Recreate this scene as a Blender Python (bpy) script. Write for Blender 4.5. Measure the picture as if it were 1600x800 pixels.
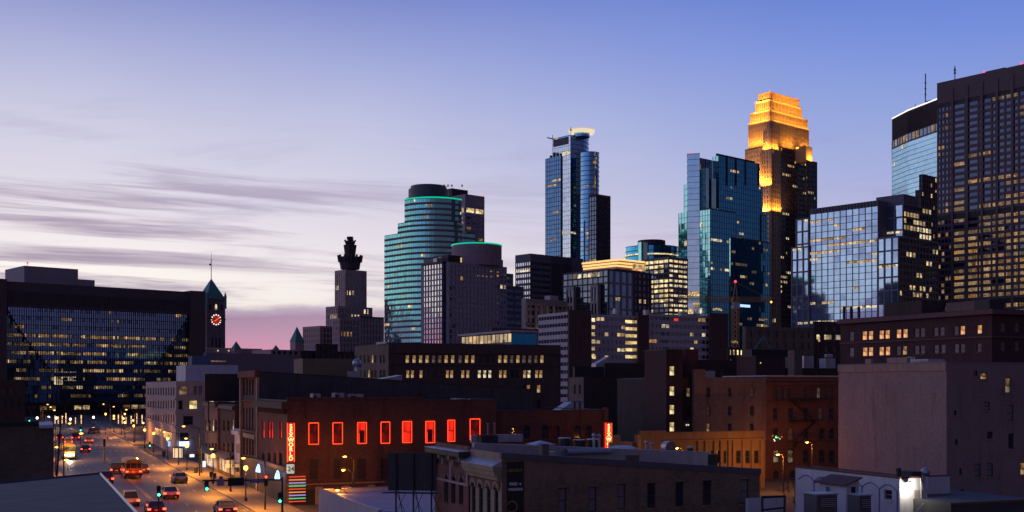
import bpy, math, random
from mathutils import Vector, Matrix
random.seed(11)
for o in list(bpy.data.objects):
    bpy.data.objects.remove(o)
sc = bpy.context.scene
COL = sc.collection
R = math.radians
# ------------------------------------------------------------------ camera
# level camera with a vertical shift lens; F is the focal length in photograph pixels (1600 wide), HY the horizon row
F, CX, HY, CZ = 1800.0, 800.0, 602.0, 14.0
cam = bpy.data.cameras.new('camera')
cam.lens = 36.0 * F / 1600.0
cam.sensor_width = 36.0
cam.shift_y = (HY - 400.0) / 1600.0
cam.clip_end = 30000
camo = bpy.data.objects.new('camera', cam)
camo.location = (0, 0, CZ)
camo.rotation_euler = (R(90), 0, 0)
COL.objects.link(camo)
sc.camera = camo
# ------------------------------------------------------------------ view, render
sc.view_settings.view_transform = 'Standard'
sc.view_settings.look = 'None'
sc.view_settings.exposure = 0.0
sc.view_settings.gamma = 1.0
sc.render.engine = 'CYCLES'
sc.cycles.use_denoising = True
sc.cycles.max_bounces = 6
sc.cycles.diffuse_bounces = 2
sc.cycles.glossy_bounces = 3
sc.cycles.sample_clamp_indirect = 3.0
sc.cycles.blur_glossy = 0.3
sc.cycles.caustics_reflective = False


def lin(c):
    return tuple(((x / 255.0) / 12.92 if x <= 10 else ((x / 255.0 + 0.055) / 1.055) ** 2.4) for x in c) + (1.0,)


# ------------------------------------------------------------------ world: twilight sky, glow below the horizon to the left
SUN_AZ = R(-58)
w = bpy.data.worlds.new('World')
sc.world = w
w.use_nodes = True
nt = w.node_tree
nt.nodes.clear()


def N(tree, typ, **kw):
    n = tree.nodes.new(typ)
    for k, v in kw.items():
        setattr(n, k, v)
    return n


def M(tree, op, a, b=None, c=None, clamp=False):
    n = tree.nodes.new('ShaderNodeMath')
    n.operation = op
    n.use_clamp = clamp
    for i, v in enumerate((a, b, c)):
        if v is None:
            continue
        if isinstance(v, (int, float)):
            n.inputs[i].default_value = v
        else:
            tree.links.new(v, n.inputs[i])
    return n.outputs[0]


def ramp(tree, fac, stops, interp='LINEAR'):
    n = tree.nodes.new('ShaderNodeValToRGB')
    cr = n.color_ramp
    cr.interpolation = interp
    while len(cr.elements) < len(stops):
        cr.elements.new(0.5)
    for e, (p, c) in zip(cr.elements, stops):
        e.position = p
        e.color = c
    tree.links.new(fac, n.inputs[0])
    return n.outputs[0]


def mix(tree, f, a, b, blend='MIX'):
    n = tree.nodes.new('ShaderNodeMix')
    n.data_type = 'RGBA'
    n.blend_type = blend
    n.clamp_factor = True
    for s, v in ((n.inputs[0], f), (n.inputs[6], a), (n.inputs[7], b)):
        if isinstance(v, (int, float)):
            s.default_value = v
        elif isinstance(v, tuple):
            s.default_value = v
        else:
            tree.links.new(v, s)
    return n.outputs[2]


def maprange(tree, v, a, b, smooth=True):
    n = tree.nodes.new('ShaderNodeMapRange')
    n.interpolation_type = 'SMOOTHSTEP' if smooth else 'LINEAR'
    n.inputs[1].default_value = a
    n.inputs[2].default_value = b
    tree.links.new(v, n.inputs[0])
    return n.outputs[0]


def noise(tree, vec, scale, detail=4, rough=0.55, dist=0.0):
    n = tree.nodes.new('ShaderNodeTexNoise')
    n.inputs['Scale'].default_value = scale
    n.inputs['Detail'].default_value = detail
    n.inputs['Roughness'].default_value = rough
    n.inputs['Distortion'].default_value = dist
    if vec is not None:
        tree.links.new(vec, n.inputs['Vector'])
    return n.outputs['Fac']


def comb(tree, x, y, z=0.0):
    n = tree.nodes.new('ShaderNodeCombineXYZ')
    for i, v in enumerate((x, y, z)):
        if isinstance(v, (int, float)):
            n.inputs[i].default_value = v
        else:
            tree.links.new(v, n.inputs[i])
    return n.outputs[0]


tc = N(nt, 'ShaderNodeTexCoord')
sp = N(nt, 'ShaderNodeSeparateXYZ')
nt.links.new(tc.outputs['Generated'], sp.inputs[0])
az = M(nt, 'ARCTAN2', sp.outputs[0], sp.outputs[1])
el = M(nt, 'MULTIPLY', M(nt, 'ARCSINE', sp.outputs[2]), 180 / math.pi)          # degrees
s_ = M(nt, 'MULTIPLY_ADD', M(nt, 'COSINE', M(nt, 'SUBTRACT', az, SUN_AZ)), 0.5, 0.5)
# the edges of the cloud layers undulate
und = M(nt, 'MULTIPLY', M(nt, 'SUBTRACT', noise(nt, comb(nt, M(nt, 'MULTIPLY', az, 4.0), M(nt, 'MULTIPLY', el, 0.25)), 1.6, 5, 0.6), 0.5), 1.5)
low = maprange(nt, el, 12.0, 4.0)
elw = M(nt, 'ADD', el, M(nt, 'MULTIPLY', und, low))
e90 = M(nt, 'DIVIDE', elw, 90.0, clamp=True)


def st(lst):
    return [(d / 90.0, lin(c)) for d, c in lst]


rg = ramp(nt, e90, st([(0, (204, 138, 158)), (1.5, (226, 150, 172)), (2.5, (192, 146, 172)), (3.4, (160, 134, 164)), (3.9, (255, 248, 238)), (5.6, (255, 246, 242)), (7.4, (240, 231, 236)),
                       (9.5, (222, 217, 231)), (12.5, (205, 204, 227)), (15.5, (174, 179, 218)), (18.5, (135, 145, 204)), (30, (84, 96, 164)), (90, (34, 46, 94))]))
rr = ramp(nt, e90, st([(0, (176, 138, 164)), (2.5, (198, 170, 194)), (5, (200, 187, 210)), (8, (181, 182, 217)), (10, (164, 174, 220)), (13, (142, 161, 220)),
                       (16, (119, 144, 220)), (18.5, (102, 131, 212)), (30, (62, 88, 162)), (90, (28, 42, 92))]))
ra = ramp(nt, e90, st([(0, (116, 86, 92)), (5, (112, 84, 98)), (10, (94, 80, 106)), (20, (64, 64, 98)), (45, (40, 46, 80)), (90, (32, 40, 80))]))
skyc = mix(nt, maprange(nt, s_, 0.58, 0.93), rr, rg)
skyc = mix(nt, maprange(nt, s_, 0.10, 0.60), ra, skyc)
# streaky mauve cloud strips
cv = comb(nt, M(nt, 'MULTIPLY', az, 1.5), M(nt, 'MULTIPLY_ADD', az, 1.25, M(nt, 'MULTIPLY', el, 0.52)))
cl = noise(nt, cv, 1.5, 8, 0.62, 0.5)
cwin = M(nt, 'MULTIPLY', maprange(nt, el, 3.2, 4.6), maprange(nt, el, 13.5, 7.0))
cwin = M(nt, 'MULTIPLY', cwin, maprange(nt, s_, 0.68, 0.90))
cden = M(nt, 'MULTIPLY', maprange(nt, cl, 0.46, 0.645), cwin)
skyc = mix(nt, M(nt, 'MULTIPLY', cden, 0.8), skyc, lin((142, 119, 153)))
cl2 = noise(nt, comb(nt, M(nt, 'MULTIPLY', az, 1.3), M(nt, 'MULTIPLY_ADD', az, -0.8, M(nt, 'MULTIPLY', el, 0.16))), 2.6, 6, 0.6, 0.5)
cden2 = M(nt, 'MULTIPLY', maprange(nt, cl2, 0.52, 0.75), maprange(nt, el, 16.0, 8.0))
skyc = mix(nt, M(nt, 'MULTIPLY', cden2, 0.40), skyc, lin((130, 122, 176)))
grain = noise(nt, tc.outputs['Generated'], 9.0, 3, 0.5)
skyc = mix(nt, 0.05, skyc, grain, 'OVERLAY')
dark = maprange(nt, sp.outputs[2], -0.02, 0.0)
skyc = mix(nt, dark, (0.02, 0.018, 0.022, 1), skyc)
bg = N(nt, 'ShaderNodeBackground')
bg.inputs[1].default_value = 1.0
nt.links.new(skyc, bg.inputs[0])
wo = N(nt, 'ShaderNodeOutputWorld')
nt.links.new(bg.outputs[0], wo.inputs[0])
# faint, very wide glow of the sun still below the horizon
sl = bpy.data.lights.new('sun', 'SUN')
sl.energy = 0.10
sl.angle = R(40)
sl.color = (1.0, 0.72, 0.72)
so = bpy.data.objects.new('sun', sl)
COL.objects.link(so)
so.location = (0, 0, 300)
so.rotation_euler = Vector((-math.sin(SUN_AZ), -math.cos(SUN_AZ), -0.16)).to_track_quat('-Z', 'Y').to_euler()


# ------------------------------------------------------------------ materials
def newmat(name):
    m = bpy.data.materials.new(name)
    m.use_nodes = True
    t = m.node_tree
    t.nodes.clear()
    out = N(t, 'ShaderNodeOutputMaterial')
    bs = N(t, 'ShaderNodeBsdfPrincipled')
    t.links.new(bs.outputs[0], out.inputs[0])
    return m, t, bs


def objcoord(t):
    c = N(t, 'ShaderNodeTexCoord')
    s = N(t, 'ShaderNodeSeparateXYZ')
    t.links.new(c.outputs['Object'], s.inputs[0])
    return c.outputs['Object'], s


def scl(c, k):
    return tuple(min(1, x * k) for x in c[:3]) + (1.0,)


def bumpn(t, h, bs, strength, dist=0.02):
    b = N(t, 'ShaderNodeBump')
    b.inputs['Strength'].default_value = strength
    b.inputs['Distance'].default_value = dist
    t.links.new(h, b.inputs['Height'])
    t.links.new(b.outputs[0], bs.inputs['Normal'])


def plain(name, col, rough=0.8, var=0.25, scale=0.6, bump=0.0, metal=0.0, streak=0.3):
    """painted / stone / metal surface with mottling and vertical weather streaks"""
    m, t, bs = newmat(name)
    v, s = objcoord(t)
    n1 = noise(t, v, scale, 5)
    xy = M(t, 'ADD', s.outputs[0], s.outputs[1])
    n2 = noise(t, comb(t, M(t, 'MULTIPLY', xy, 1.6), M(t, 'MULTIPLY', s.outputs[2], 0.18)), scale * 1.6, 4)
    c = mix(t, n1, scl(col, 1 - var), scl(col, 1 + var))
    c = mix(t, M(t, 'MULTIPLY', maprange(t, n2, 0.45, 0.7), streak), c, scl(col, 0.55))
    t.links.new(c, bs.inputs['Base Color'])
    bs.inputs['Roughness'].default_value = rough
    bs.inputs['Metallic'].default_value = metal
    if bump:
        bumpn(t, n1, bs, bump)
    return m


def brick(name, c1, c2, mortar, bw=0.5, bh=0.16, rough=0.9, streak=0.45, patch=0.35):
    m, t, bs = newmat(name)
    v, s = objcoord(t)
    xy = M(t, 'ADD', s.outputs[0], s.outputs[1])
    bt = N(t, 'ShaderNodeTexBrick')
    bt.inputs['Color1'].default_value = c1 + (1,)
    bt.inputs['Color2'].default_value = c2 + (1,)
    bt.inputs['Mortar'].default_value = mortar + (1,)
    bt.inputs['Scale'].default_value = 1.0
    bt.inputs['Brick Width'].default_value = bw
    bt.inputs['Row Height'].default_value = bh
    bt.inputs['Mortar Size'].default_value = bh * 0.11
    bt.inputs['Bias'].default_value = 0.1
    t.links.new(comb(t, xy, s.outputs[2]), bt.inputs['Vector'])
    n1 = noise(t, v, 0.35, 6, 0.65)
    n2 = noise(t, comb(t, M(t, 'MULTIPLY', xy, 1.2), M(t, 'MULTIPLY', s.outputs[2], 0.14)), 0.9, 5)
    n3 = noise(t, v, 3.2, 3, 0.6)
    c = mix(t, M(t, 'MULTIPLY', maprange(t, n1, 0.35, 0.68), patch), bt.outputs['Color'], scl(c1, 1.5))
    c = mix(t, M(t, 'MULTIPLY', maprange(t, n2, 0.5, 0.72), streak), c, scl(c2, 0.4))
    c = mix(t, 0.35, c, n3, 'OVERLAY')
    t.links.new(c, bs.inputs['Base Color'])
    bs.inputs['Roughness'].default_value = rough
    bumpn(t, bt.outputs['Fac'], bs, -0.5, 0.02)
    return m


def glass(name, tint, rough=0.05, metal=0.9, wob=0.03, wscale=0.25):
    m, t, bs = newmat(name)
    v, s = objcoord(t)
    n1 = noise(t, v, wscale, 2)
    c = mix(t, n1, scl(tint, 0.75), scl(tint, 1.2))
    t.links.new(c, bs.inputs['Base Color'])
    bs.inputs['Metallic'].default_value = metal
    bs.inputs['Roughness'].default_value = rough
    bumpn(t, noise(t, v, wscale * 2.0, 1), bs, wob, 0.1)
    return m


def lit(name, col, strength, scale=1.1, lo=0.15, base=(0.02, 0.02, 0.025), cell=2.7, tint=0.55):
    """a window with the room behind it lit: uneven brightness from what stands in the room, every room its own level"""
    m, t, bs = newmat(name)
    v, s = objcoord(t)
    n1 = noise(t, v, scale, 3, 0.6)
    sn = N(t, 'ShaderNodeVectorMath', operation='SNAP')
    t.links.new(v, sn.inputs[0])
    sn.inputs[1].default_value = (cell, cell, cell * 1.35)
    wn = N(t, 'ShaderNodeTexWhiteNoise')
    t.links.new(sn.outputs[0], wn.inputs['Vector'])
    k = M(t, 'MULTIPLY_ADD', maprange(t, n1, 0.32, 0.62), (1 - lo) * strength, lo * strength)
    k = M(t, 'MULTIPLY', k, M(t, 'MULTIPLY_ADD', wn.outputs['Value'], 1.15, 0.30))
    cs = N(t, 'ShaderNodeSeparateColor')
    t.links.new(wn.outputs['Color'], cs.inputs[0])
    cc = mix(t, M(t, 'MULTIPLY', cs.outputs[1], tint), tuple(col) + (1,), (1.0, 0.86, 0.62, 1))
    bs.inputs['Base Color'].default_value = base + (1,)
    bs.inputs['Roughness'].default_value = 0.2
    t.links.new(cc, bs.inputs['Emission Color'])
    t.links.new(k, bs.inputs['Emission Strength'])
    m.cycles.emission_sampling = 'NONE'
    return m


def emit(name, col, strength, sample=False):
    m, t, bs = newmat(name)
    v, s = objcoord(t)
    n1 = noise(t, v, 6.0, 1)
    bs.inputs['Base Color'].default_value = scl(tuple(col), 0.3)
    bs.inputs['Emission Color'].default_value = tuple(col) + (1,)
    t.links.new(M(t, 'MULTIPLY_ADD', n1, strength * 0.3, strength * 0.85), bs.inputs['Emission Strength'])
    if not sample:
        m.cycles.emission_sampling = 'NONE'
    return m


# ------------------------------------------------------------------ mesh helpers
class MB:
    def __init__(self):
        self.v, self.f, self.m = [], [], []

    def face(self, pts, mi=0):
        n = len(self.v)
        self.v += [tuple(p) for p in pts]
        self.f.append(tuple(range(n, n + len(pts))))
        self.m.append(mi)

    def box(self, x0, x1, y0, y1, z0, z1, mi=0):
        n = len(self.v)
        self.v += [(x0, y0, z0), (x1, y0, z0), (x1, y1, z0), (x0, y1, z0), (x0, y0, z1), (x1, y0, z1), (x1, y1, z1), (x0, y1, z1)]
        for q in ((0, 3, 2, 1), (4, 5, 6, 7), (0, 1, 5, 4), (1, 2, 6, 5), (2, 3, 7, 6), (3, 0, 4, 7)):
            self.f.append(tuple(n + i for i in q))
            self.m.append(mi)

    def prism(self, poly, z0, z1, mi=0, top=None):
        """vertical prism; top may be a list of heights per vertex"""
        n = len(self.v)
        k = len(poly)
        zt = top if top else [z1] * k
        self.v += [(p[0], p[1], z0) for p in poly] + [(p[0], p[1], z) for p, z in zip(poly, zt)]
        for i in range(k):
            j = (i + 1) % k
            self.f.append((n + i, n + j, n + k + j, n + k + i))
            self.m.append(mi)
        self.f.append(tuple(n + k + i for i in range(k)))
        self.f.append(tuple(n + k - 1 - i for i in range(k)))
        self.m += [mi, mi]

    def cyl(self, cx, cy, r, z0, z1, n=12, mi=0, r2=None):
        r2 = r if r2 is None else r2
        k = len(self.v)
        for rr, z in ((r, z0), (r2, z1)):
            self.v += [(cx + rr * math.cos(2 * math.pi * i / n), cy + rr * math.sin(2 * math.pi * i / n), z) for i in range(n)]
        for i in range(n):
            j = (i + 1) % n
            self.f.append((k + i, k + j, k + n + j, k + n + i))
            self.m.append(mi)
        self.f.append(tuple(k + n - 1 - i for i in range(n)))
        self.f.append(tuple(k + n + i for i in range(n)))
        self.m += [mi, mi]

    def bar(self, p, q, r, mi=0, n=4):
        p, q = Vector(p), Vector(q)
        d = q - p
        if d.length < 1e-6:
            return
        a = d.orthogonal().normalized()
        b = d.cross(a).normalized()
        k = len(self.v)
        for c in (p, q):
            for i in range(n):
                t = 2 * math.pi * i / n + math.pi / 4
                self.v.append(tuple(c + a * math.cos(t) * r + b * math.sin(t) * r))
        for i in range(n):
            j = (i + 1) % n
            self.f.append((k + i, k + j, k + n + j, k + n + i))
            self.m.append(mi)
        self.f.append(tuple(k + n - 1 - i for i in range(n)))
        self.f.append(tuple(k + n + i for i in range(n)))
        self.m += [mi, mi]

    def ball(self, c, r, mi=0, nu=10, nv=6, sz=1.0):
        k = len(self.v)
        for j in range(nv + 1):
            a = math.pi * j / nv
            for i in range(nu):
                b = 2 * math.pi * i / nu
                self.v.append((c[0] + r * math.sin(a) * math.cos(b), c[1] + r * math.sin(a) * math.sin(b), c[2] + sz * r * math.cos(a)))
        for j in range(nv):
            for i in range(nu):
                i2 = (i + 1) % nu
                self.f.append((k + j * nu + i, k + (j + 1) * nu + i, k + (j + 1) * nu + i2, k + j * nu + i2))
                self.m.append(mi)

    def mesh(self, name, mats):
        me = bpy.data.meshes.new(name)
        me.from_pydata(self.v, [], self.f)
        for m in mats if isinstance(mats, (list, tuple)) else [mats]:
            me.materials.append(m)
        if any(self.m):
            me.polygons.foreach_set('material_index', self.m)
        me.update()
        return me

    def build(self, name, mats, parent=None, loc=(0, 0, 0), rot=0.0, kind=None):
        if not self.f:
            return None
        return inst(self.mesh(name, mats), name, parent, loc, rot, kind)


def inst(me, name, parent=None, loc=(0, 0, 0), rot=0.0, kind=None):
    o = bpy.data.objects.new(name, me)
    COL.objects.link(o)
    o.parent = parent
    o.location = loc
    o.rotation_euler = (0, 0, rot)
    if kind:
        o['kind'] = kind
    return o


def tag(o, label, cat, group=None):
    o['label'] = label
    o['category'] = cat
    if group:
        o['group'] = group
    return o


def empty(name, label, cat, loc=(0, 0, 0), rot=0.0, group=None):
    o = bpy.data.objects.new(name, None)
    o.empty_display_size = 1.0
    COL.objects.link(o)
    o.location = loc
    o.rotation_euler = (0, 0, rot)
    return tag(o, label, cat, group)


def text_mesh(s, size, extrude=0.02, bold=0.0, align='CENTER'):
    cu = bpy.data.curves.new('lettering', 'FONT')
    cu.body = s
    cu.size = size
    cu.extrude = extrude
    cu.offset = bold
    cu.align_x = align
    cu.align_y = 'CENTER'
    ob = bpy.data.objects.new('lettering', cu)
    COL.objects.link(ob)
    bpy.context.view_layer.update()
    me = bpy.data.meshes.new_from_object(ob.evaluated_get(bpy.context.evaluated_depsgraph_get()))
    bpy.data.objects.remove(ob)
    bpy.data.curves.remove(cu)
    me.materials.clear()
    # stand it up: text plane x-z, facing -y
    me.transform(Matrix.Rotation(R(90), 4, 'X'))
    return me


# ------------------------------------------------------------------ building frame
TH0 = R(22.9)     # the street grid beside the avenue
THD = R(42.0)     # the downtown grid


class Bld:
    """a building: an Empty at its near bottom corner. local x runs along the face that looks at the camera,
    local y runs back along the left face."""

    def __init__(s, name, label, cat, px, D, th=THD, group=None):
        s.P = ((px - CX) / F * D, D)
        s.c, s.s = math.cos(th), math.sin(th)
        s.th = th
        s.root = empty(name, label, cat, (s.P[0], s.P[1], 0), th, group)
        s.holes = {'F': [], 'L': []}

    def loc(s, px, D):
        dx, dy = (px - CX) / F * D - s.P[0], D - s.P[1]
        return dx * s.c + dy * s.s, -dx * s.s + dy * s.c

    def wor(s, x, y):
        return s.P[0] + x * s.c - y * s.s, s.P[1] + x * s.s + y * s.c

    def fx(s, px, y=0.0):
        k = (px - CX) / F
        ax, ay = s.wor(0, y)
        return (k * ay - ax) / (s.c - k * s.s)

    def ly(s, px, x=0.0):
        k = (px - CX) / F
        ax, ay = s.wor(x, 0)
        return (k * ay - ax) / (-s.s - k * s.c)

    def dep(s, x, y):
        return s.wor(x, y)[1]

    def ray(s, px, L):
        """local step of L metres straight away from the camera at column px"""
        k = (px - CX) / F
        n = math.hypot(k, 1)
        return L * (k * s.c + s.s) / n, L * (-k * s.s + s.c) / n

    def z(s, py, x=0.0, y=0.0):
        return CZ + (HY - py) / F * s.dep(x, y)


def row_depth(px0, D0, px, th, back=0.0):
    """distance at which column px meets the building line through (px0, D0), set back by some metres"""
    x0 = (px0 - CX) / F * D0 - back * math.sin(th)
    y0 = D0 + back * math.cos(th)
    k = (px - CX) / F
    t = (k * y0 - x0) / (math.cos(th) - k * math.sin(th))
    return y0 + t * math.sin(th)


def fpt(face, off, a, d, z):
    return (a, off + d, z) if face == 'F' else (off + d, a, z)


class S:
    """facade spec"""

    def __init__(s, bw=3.0, fh=3.9, pier=0.35, span=1.2, g=None, lit=0.08, lm=None, wall=None, pobj=True, rec=0.3, cl=4, tilt=0.004, sub=1, subm=None, pw=None, lf=1.0):
        s.__dict__.update(locals())


def litgrid(nb, nf, p, cl):
    """which panes are lit: runs along a floor"""
    g = [[False] * nb for _ in range(nf)]
    for j in range(nf):
        pj = p(j / max(1, nf - 1)) if callable(p) else (p[min(len(p) - 1, nf - 1 - j)] if isinstance(p, (list, tuple)) else p)
        i = 0
        while i < nb:
            n = random.randint(1, cl)
            on = random.random() < pj
            for q in range(i, min(nb, i + n)):
                g[j][q] = on and random.random() < 0.92
            i += n
    return g


def facade(b, face, off, a0, a1, z0, z1, sp_):
    W, H = a1 - a0, z1 - z0
    nb = max(1, round(W / sp_.bw))
    nf = max(1, round(H / sp_.fh))
    cw, ch = W / nb, H / nf
    g = litgrid(nb, nf, sp_.lit, sp_.cl)
    mb = MB()
    mats = [sp_.g] + sp_.lm
    pr = sp_.pier / 2
    for j in range(nf):
        row = random.randint(1, len(sp_.lm)) if sp_.lm else 0
        for i in range(nb):
            mi = 0
            if g[j][i]:
                mi = row if random.random() < 0.65 else random.randint(1, len(sp_.lm))
            x0, x1 = a0 + i * cw + pr, a0 + (i + 1) * cw - pr
            zz0, zz1 = z0 + j * ch + sp_.span, z0 + (j + 1) * ch
            t1, t2 = random.uniform(-1, 1) * sp_.tilt * cw, random.uniform(-1, 1) * sp_.tilt * ch
            d = sp_.rec
            if mi and sp_.lf < 1.0:      # ceiling lights fill only the upper part of the pane
                zs_ = zz1 - (zz1 - zz0) * sp_.lf
                mb.face([fpt(face, off, x0, d - t1, zz0), fpt(face, off, x1, d + t1, zz0), fpt(face, off, x1, d + t1, zs_), fpt(face, off, x0, d - t1, zs_)], 0)
                zz0 = zs_
            mb.face([fpt(face, off, x0, d - t1 - t2, zz0), fpt(face, off, x1, d + t1 - t2, zz0), fpt(face, off, x1, d + t1 + t2, zz1), fpt(face, off, x0, d - t1 + t2, zz1)], mi)
    o = mb.build('window_panes', mats, b.root, kind='stuff')
    # spandrels, one per floor, sharing a mesh
    rr_ = sp_.rec + 0.25
    if sp_.span > 0:
        m2 = MB()
        if face == 'F':
            m2.box(a0, a1, off + 0.06, off + rr_, 0, sp_.span)
        else:
            m2.box(off + 0.06, off + rr_, a0, a1, 0, sp_.span)
        me = m2.mesh('spandrel', [sp_.subm or sp_.wall])
        for j in range(nf):
            inst(me, 'spandrel', b.root, (0, 0, z0 + j * ch))
    if sp_.pier > 0:
        if sp_.pobj:
            m3 = MB()
            if face == 'F':
                m3.box(-pr, pr, off, off + rr_, z0, z1)
            else:
                m3.box(off, off + rr_, -pr, pr, z0, z1)
            me = m3.mesh('pier', [sp_.wall])
            for i in range(nb + 1):
                a = a0 + i * cw
                a = min(max(a, a0 + pr), a1 - pr)
                inst(me, 'pier', b.root, (a, 0, 0) if face == 'F' else (0, a, 0))
        else:
            m3 = MB()
            for i in range(nb + 1):
                a = min(max(a0 + i * cw, a0 + pr), a1 - pr)
                if face == 'F':
                    m3.box(a - pr, a + pr, off, off + rr_, z0, z1)
                else:
                    m3.box(off, off + rr_, a - pr, a + pr, z0, z1)
            m3.build('mullions', [sp_.wall], b.root, kind='stuff')


def blk(b, xl, xc, xr, D, ytop, wall, f=None, l=None, W=25.0, L=25.0, z0=0.0, ybot=None, cap=1.2, name='wall'):
    """one block of a building given by its silhouette columns in the photograph and its distance"""
    cx, cy = b.loc(xc, D)
    x1 = b.fx(xr, cy) if xr is not None else cx + W
    y1 = b.ly(xl, cx) if xl is not None else cy + L
    z1 = b.z(ytop, cx, cy)
    if ybot is not None:
        z0 = b.z(ybot, cx, cy)
    m = MB()
    rf = (f.rec + 0.2) if f else 0.0
    rl = (l.rec + 0.2) if l else 0.0
    m.box(cx + rl, x1, cy + rf, y1, z0, z1 - cap)
    m.build(name, [wall], b.root)
    if cap:
        m = MB()
        m.box(cx - 0.05, x1 + 0.02, cy - 0.05, y1 + 0.02, z1 - cap, z1)
        m.build('parapet', [wall], b.root)
    if f:
        facade(b, 'F', cy, cx, x1, max(z0, 0.0), z1 - cap, f)
    if l:
        facade(b, 'L', cx, cy, y1, max(z0, 0.0), z1 - cap, l)
    return cx, cy, x1, y1, z1


def offset_poly(poly, d):
    n = len(poly)
    cx = sum(p[0] for p in poly) / n
    cy = sum(p[1] for p in poly) / n
    out = []
    for i in range(n):
        a, p, q = poly[i - 1], poly[i], poly[(i + 1) % n]
        nn = Vector((0, 0))
        for u_, v_ in ((a, p), (p, q)):
            e = Vector((v_[0] - u_[0], v_[1] - u_[1]))
            nv = Vector((e.y, -e.x))
            if nv.length > 1e-9:
                nv.normalize()
                if nv.dot(Vector(((u_[0] + v_[0]) / 2 - cx, (u_[1] + v_[1]) / 2 - cy))) < 0:
                    nv = -nv
                nn += nv
        if nn.length > 1e-9:
            nn.normalize()
        out.append((p[0] + nn.x * d, p[1] + nn.y * d))
    return out


def ring(b, poly, z0, z1, sp_, capm=None, capz=0.0):
    """a block on a free outline with glass bands and floor slabs"""
    H = z1 - z0
    nf = max(1, round(H / sp_.fh))
    ch = H / nf
    mats = [sp_.g] + sp_.lm
    mb = MB()
    edges = []
    n = len(poly)
    for i in range(n):
        p, q = Vector(poly[i]), Vector(poly[(i + 1) % n])
        k = max(1, round((q - p).length / sp_.bw))
        for t in range(k):
            edges.append((p.lerp(q, t / k), p.lerp(q, (t + 1) / k)))
    g = litgrid(len(edges), nf, sp_.lit, sp_.cl)
    for j in range(nf):
        row = random.randint(1, len(sp_.lm)) if sp_.lm else 0
        for i, (p, q) in enumerate(edges):
            mi = 0
            if g[j][i]:
                mi = row if random.random() < 0.65 else random.randint(1, len(sp_.lm))
            zz0, zz1 = z0 + j * ch + sp_.span, z0 + (j + 1) * ch
            if mi and sp_.lf < 1.0:
                zs_ = zz1 - (zz1 - zz0) * sp_.lf
                mb.face([(p.x, p.y, zz0), (q.x, q.y, zz0), (q.x, q.y, zs_), (p.x, p.y, zs_)], 0)
                zz0 = zs_
            jx, jy = random.uniform(-.012, .012), random.uniform(-.012, .012)      # panes never hang quite true
            mb.face([(p.x, p.y, zz0), (q.x + jx, q.y + jy, zz0), (q.x - jy, q.y + jx, zz1), (p.x + jy, p.y - jx, zz1)], mi)
    mb.build('window_panes', mats, b.root, kind='stuff')
    op = offset_poly(poly, 0.25)
    if sp_.span > 0:
        m2 = MB()
        m2.prism(op, 0, sp_.span)
        me = m2.mesh('spandrel', [sp_.wall])
        for j in range(nf):
            inst(me, 'spandrel', b.root, (0, 0, z0 + j * ch))
    m2 = MB()
    m2.prism(offset_poly(poly, 0.3), z1, z1 + max(0.3, capz))
    m2.build('parapet', [capm or sp_.wall], b.root)
    if sp_.pier > 0:
        m3 = MB()
        for p, q in edges:
            m3.box(p.x - sp_.pier / 2, p.x + sp_.pier / 2, p.y - sp_.pier / 2, p.y + sp_.pier / 2, z0, z1)
        m3.build('mullions', [sp_.wall], b.root, kind='stuff')


def arc(cx, cy, r, a0, a1, n):
    return [(cx + r * math.cos(R(a0 + (a1 - a0) * i / n)), cy + r * math.sin(R(a0 + (a1 - a0) * i / n))) for i in range(n + 1)]


def part(b, name, mat, fn, kind=None):
    m = MB()
    fn(m)
    return m.build(name, mat, b.root if isinstance(b, Bld) else b, kind=kind)


# windows set into walls with real openings
_wc = {}


def window_mesh(wd, h, style, fr, gl, wm):
    key = (round(wd, 2), round(h, 2), style, fr.name, gl.name, wm.name)
    if key in _wc:
        return _wc[key]
    m = MB()
    t = min(0.09, wd * 0.1)
    x = wd / 2
    z = h / 2
    m.box(-x, -x + t, 0.10, 0.2, -z, z, 0)
    m.box(x - t, x, 0.10, 0.2, -z, z, 0)
    m.box(-x + t, x - t, 0.10, 0.2, z - t, z, 0)
    m.box(-x + t, x - t, 0.10, 0.2, -z, -z + t, 0)
    m.box(-x + t, x - t, 0.12, 0.2, -t * 0.4, t * 0.4, 0)
    if style == 'arch':
        for sx in (-1, 1):      # spandrel infill leaves a round head
            n = 6
            pts = [(sx * x * math.cos(R(90 * i / n)), z - x + x * math.sin(R(90 * i / n))) for i in range(n + 1)]
            m.face([(sx * x, 0.04, z)] + [(p[0], 0.04, p[1]) for p in pts], 2)
    pane = MB()
    pane.face([(-x + t, 0.17, -z + t), (x - t, 0.17, -z + t), (x - t, 0.17, z - t), (-x + t, 0.17, z - t)])
    me = m.mesh('window', [fr, gl, wm])
    pm = pane.mesh('pane', [gl])
    _wc[key] = (me, pm)
    return _wc[key]


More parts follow.
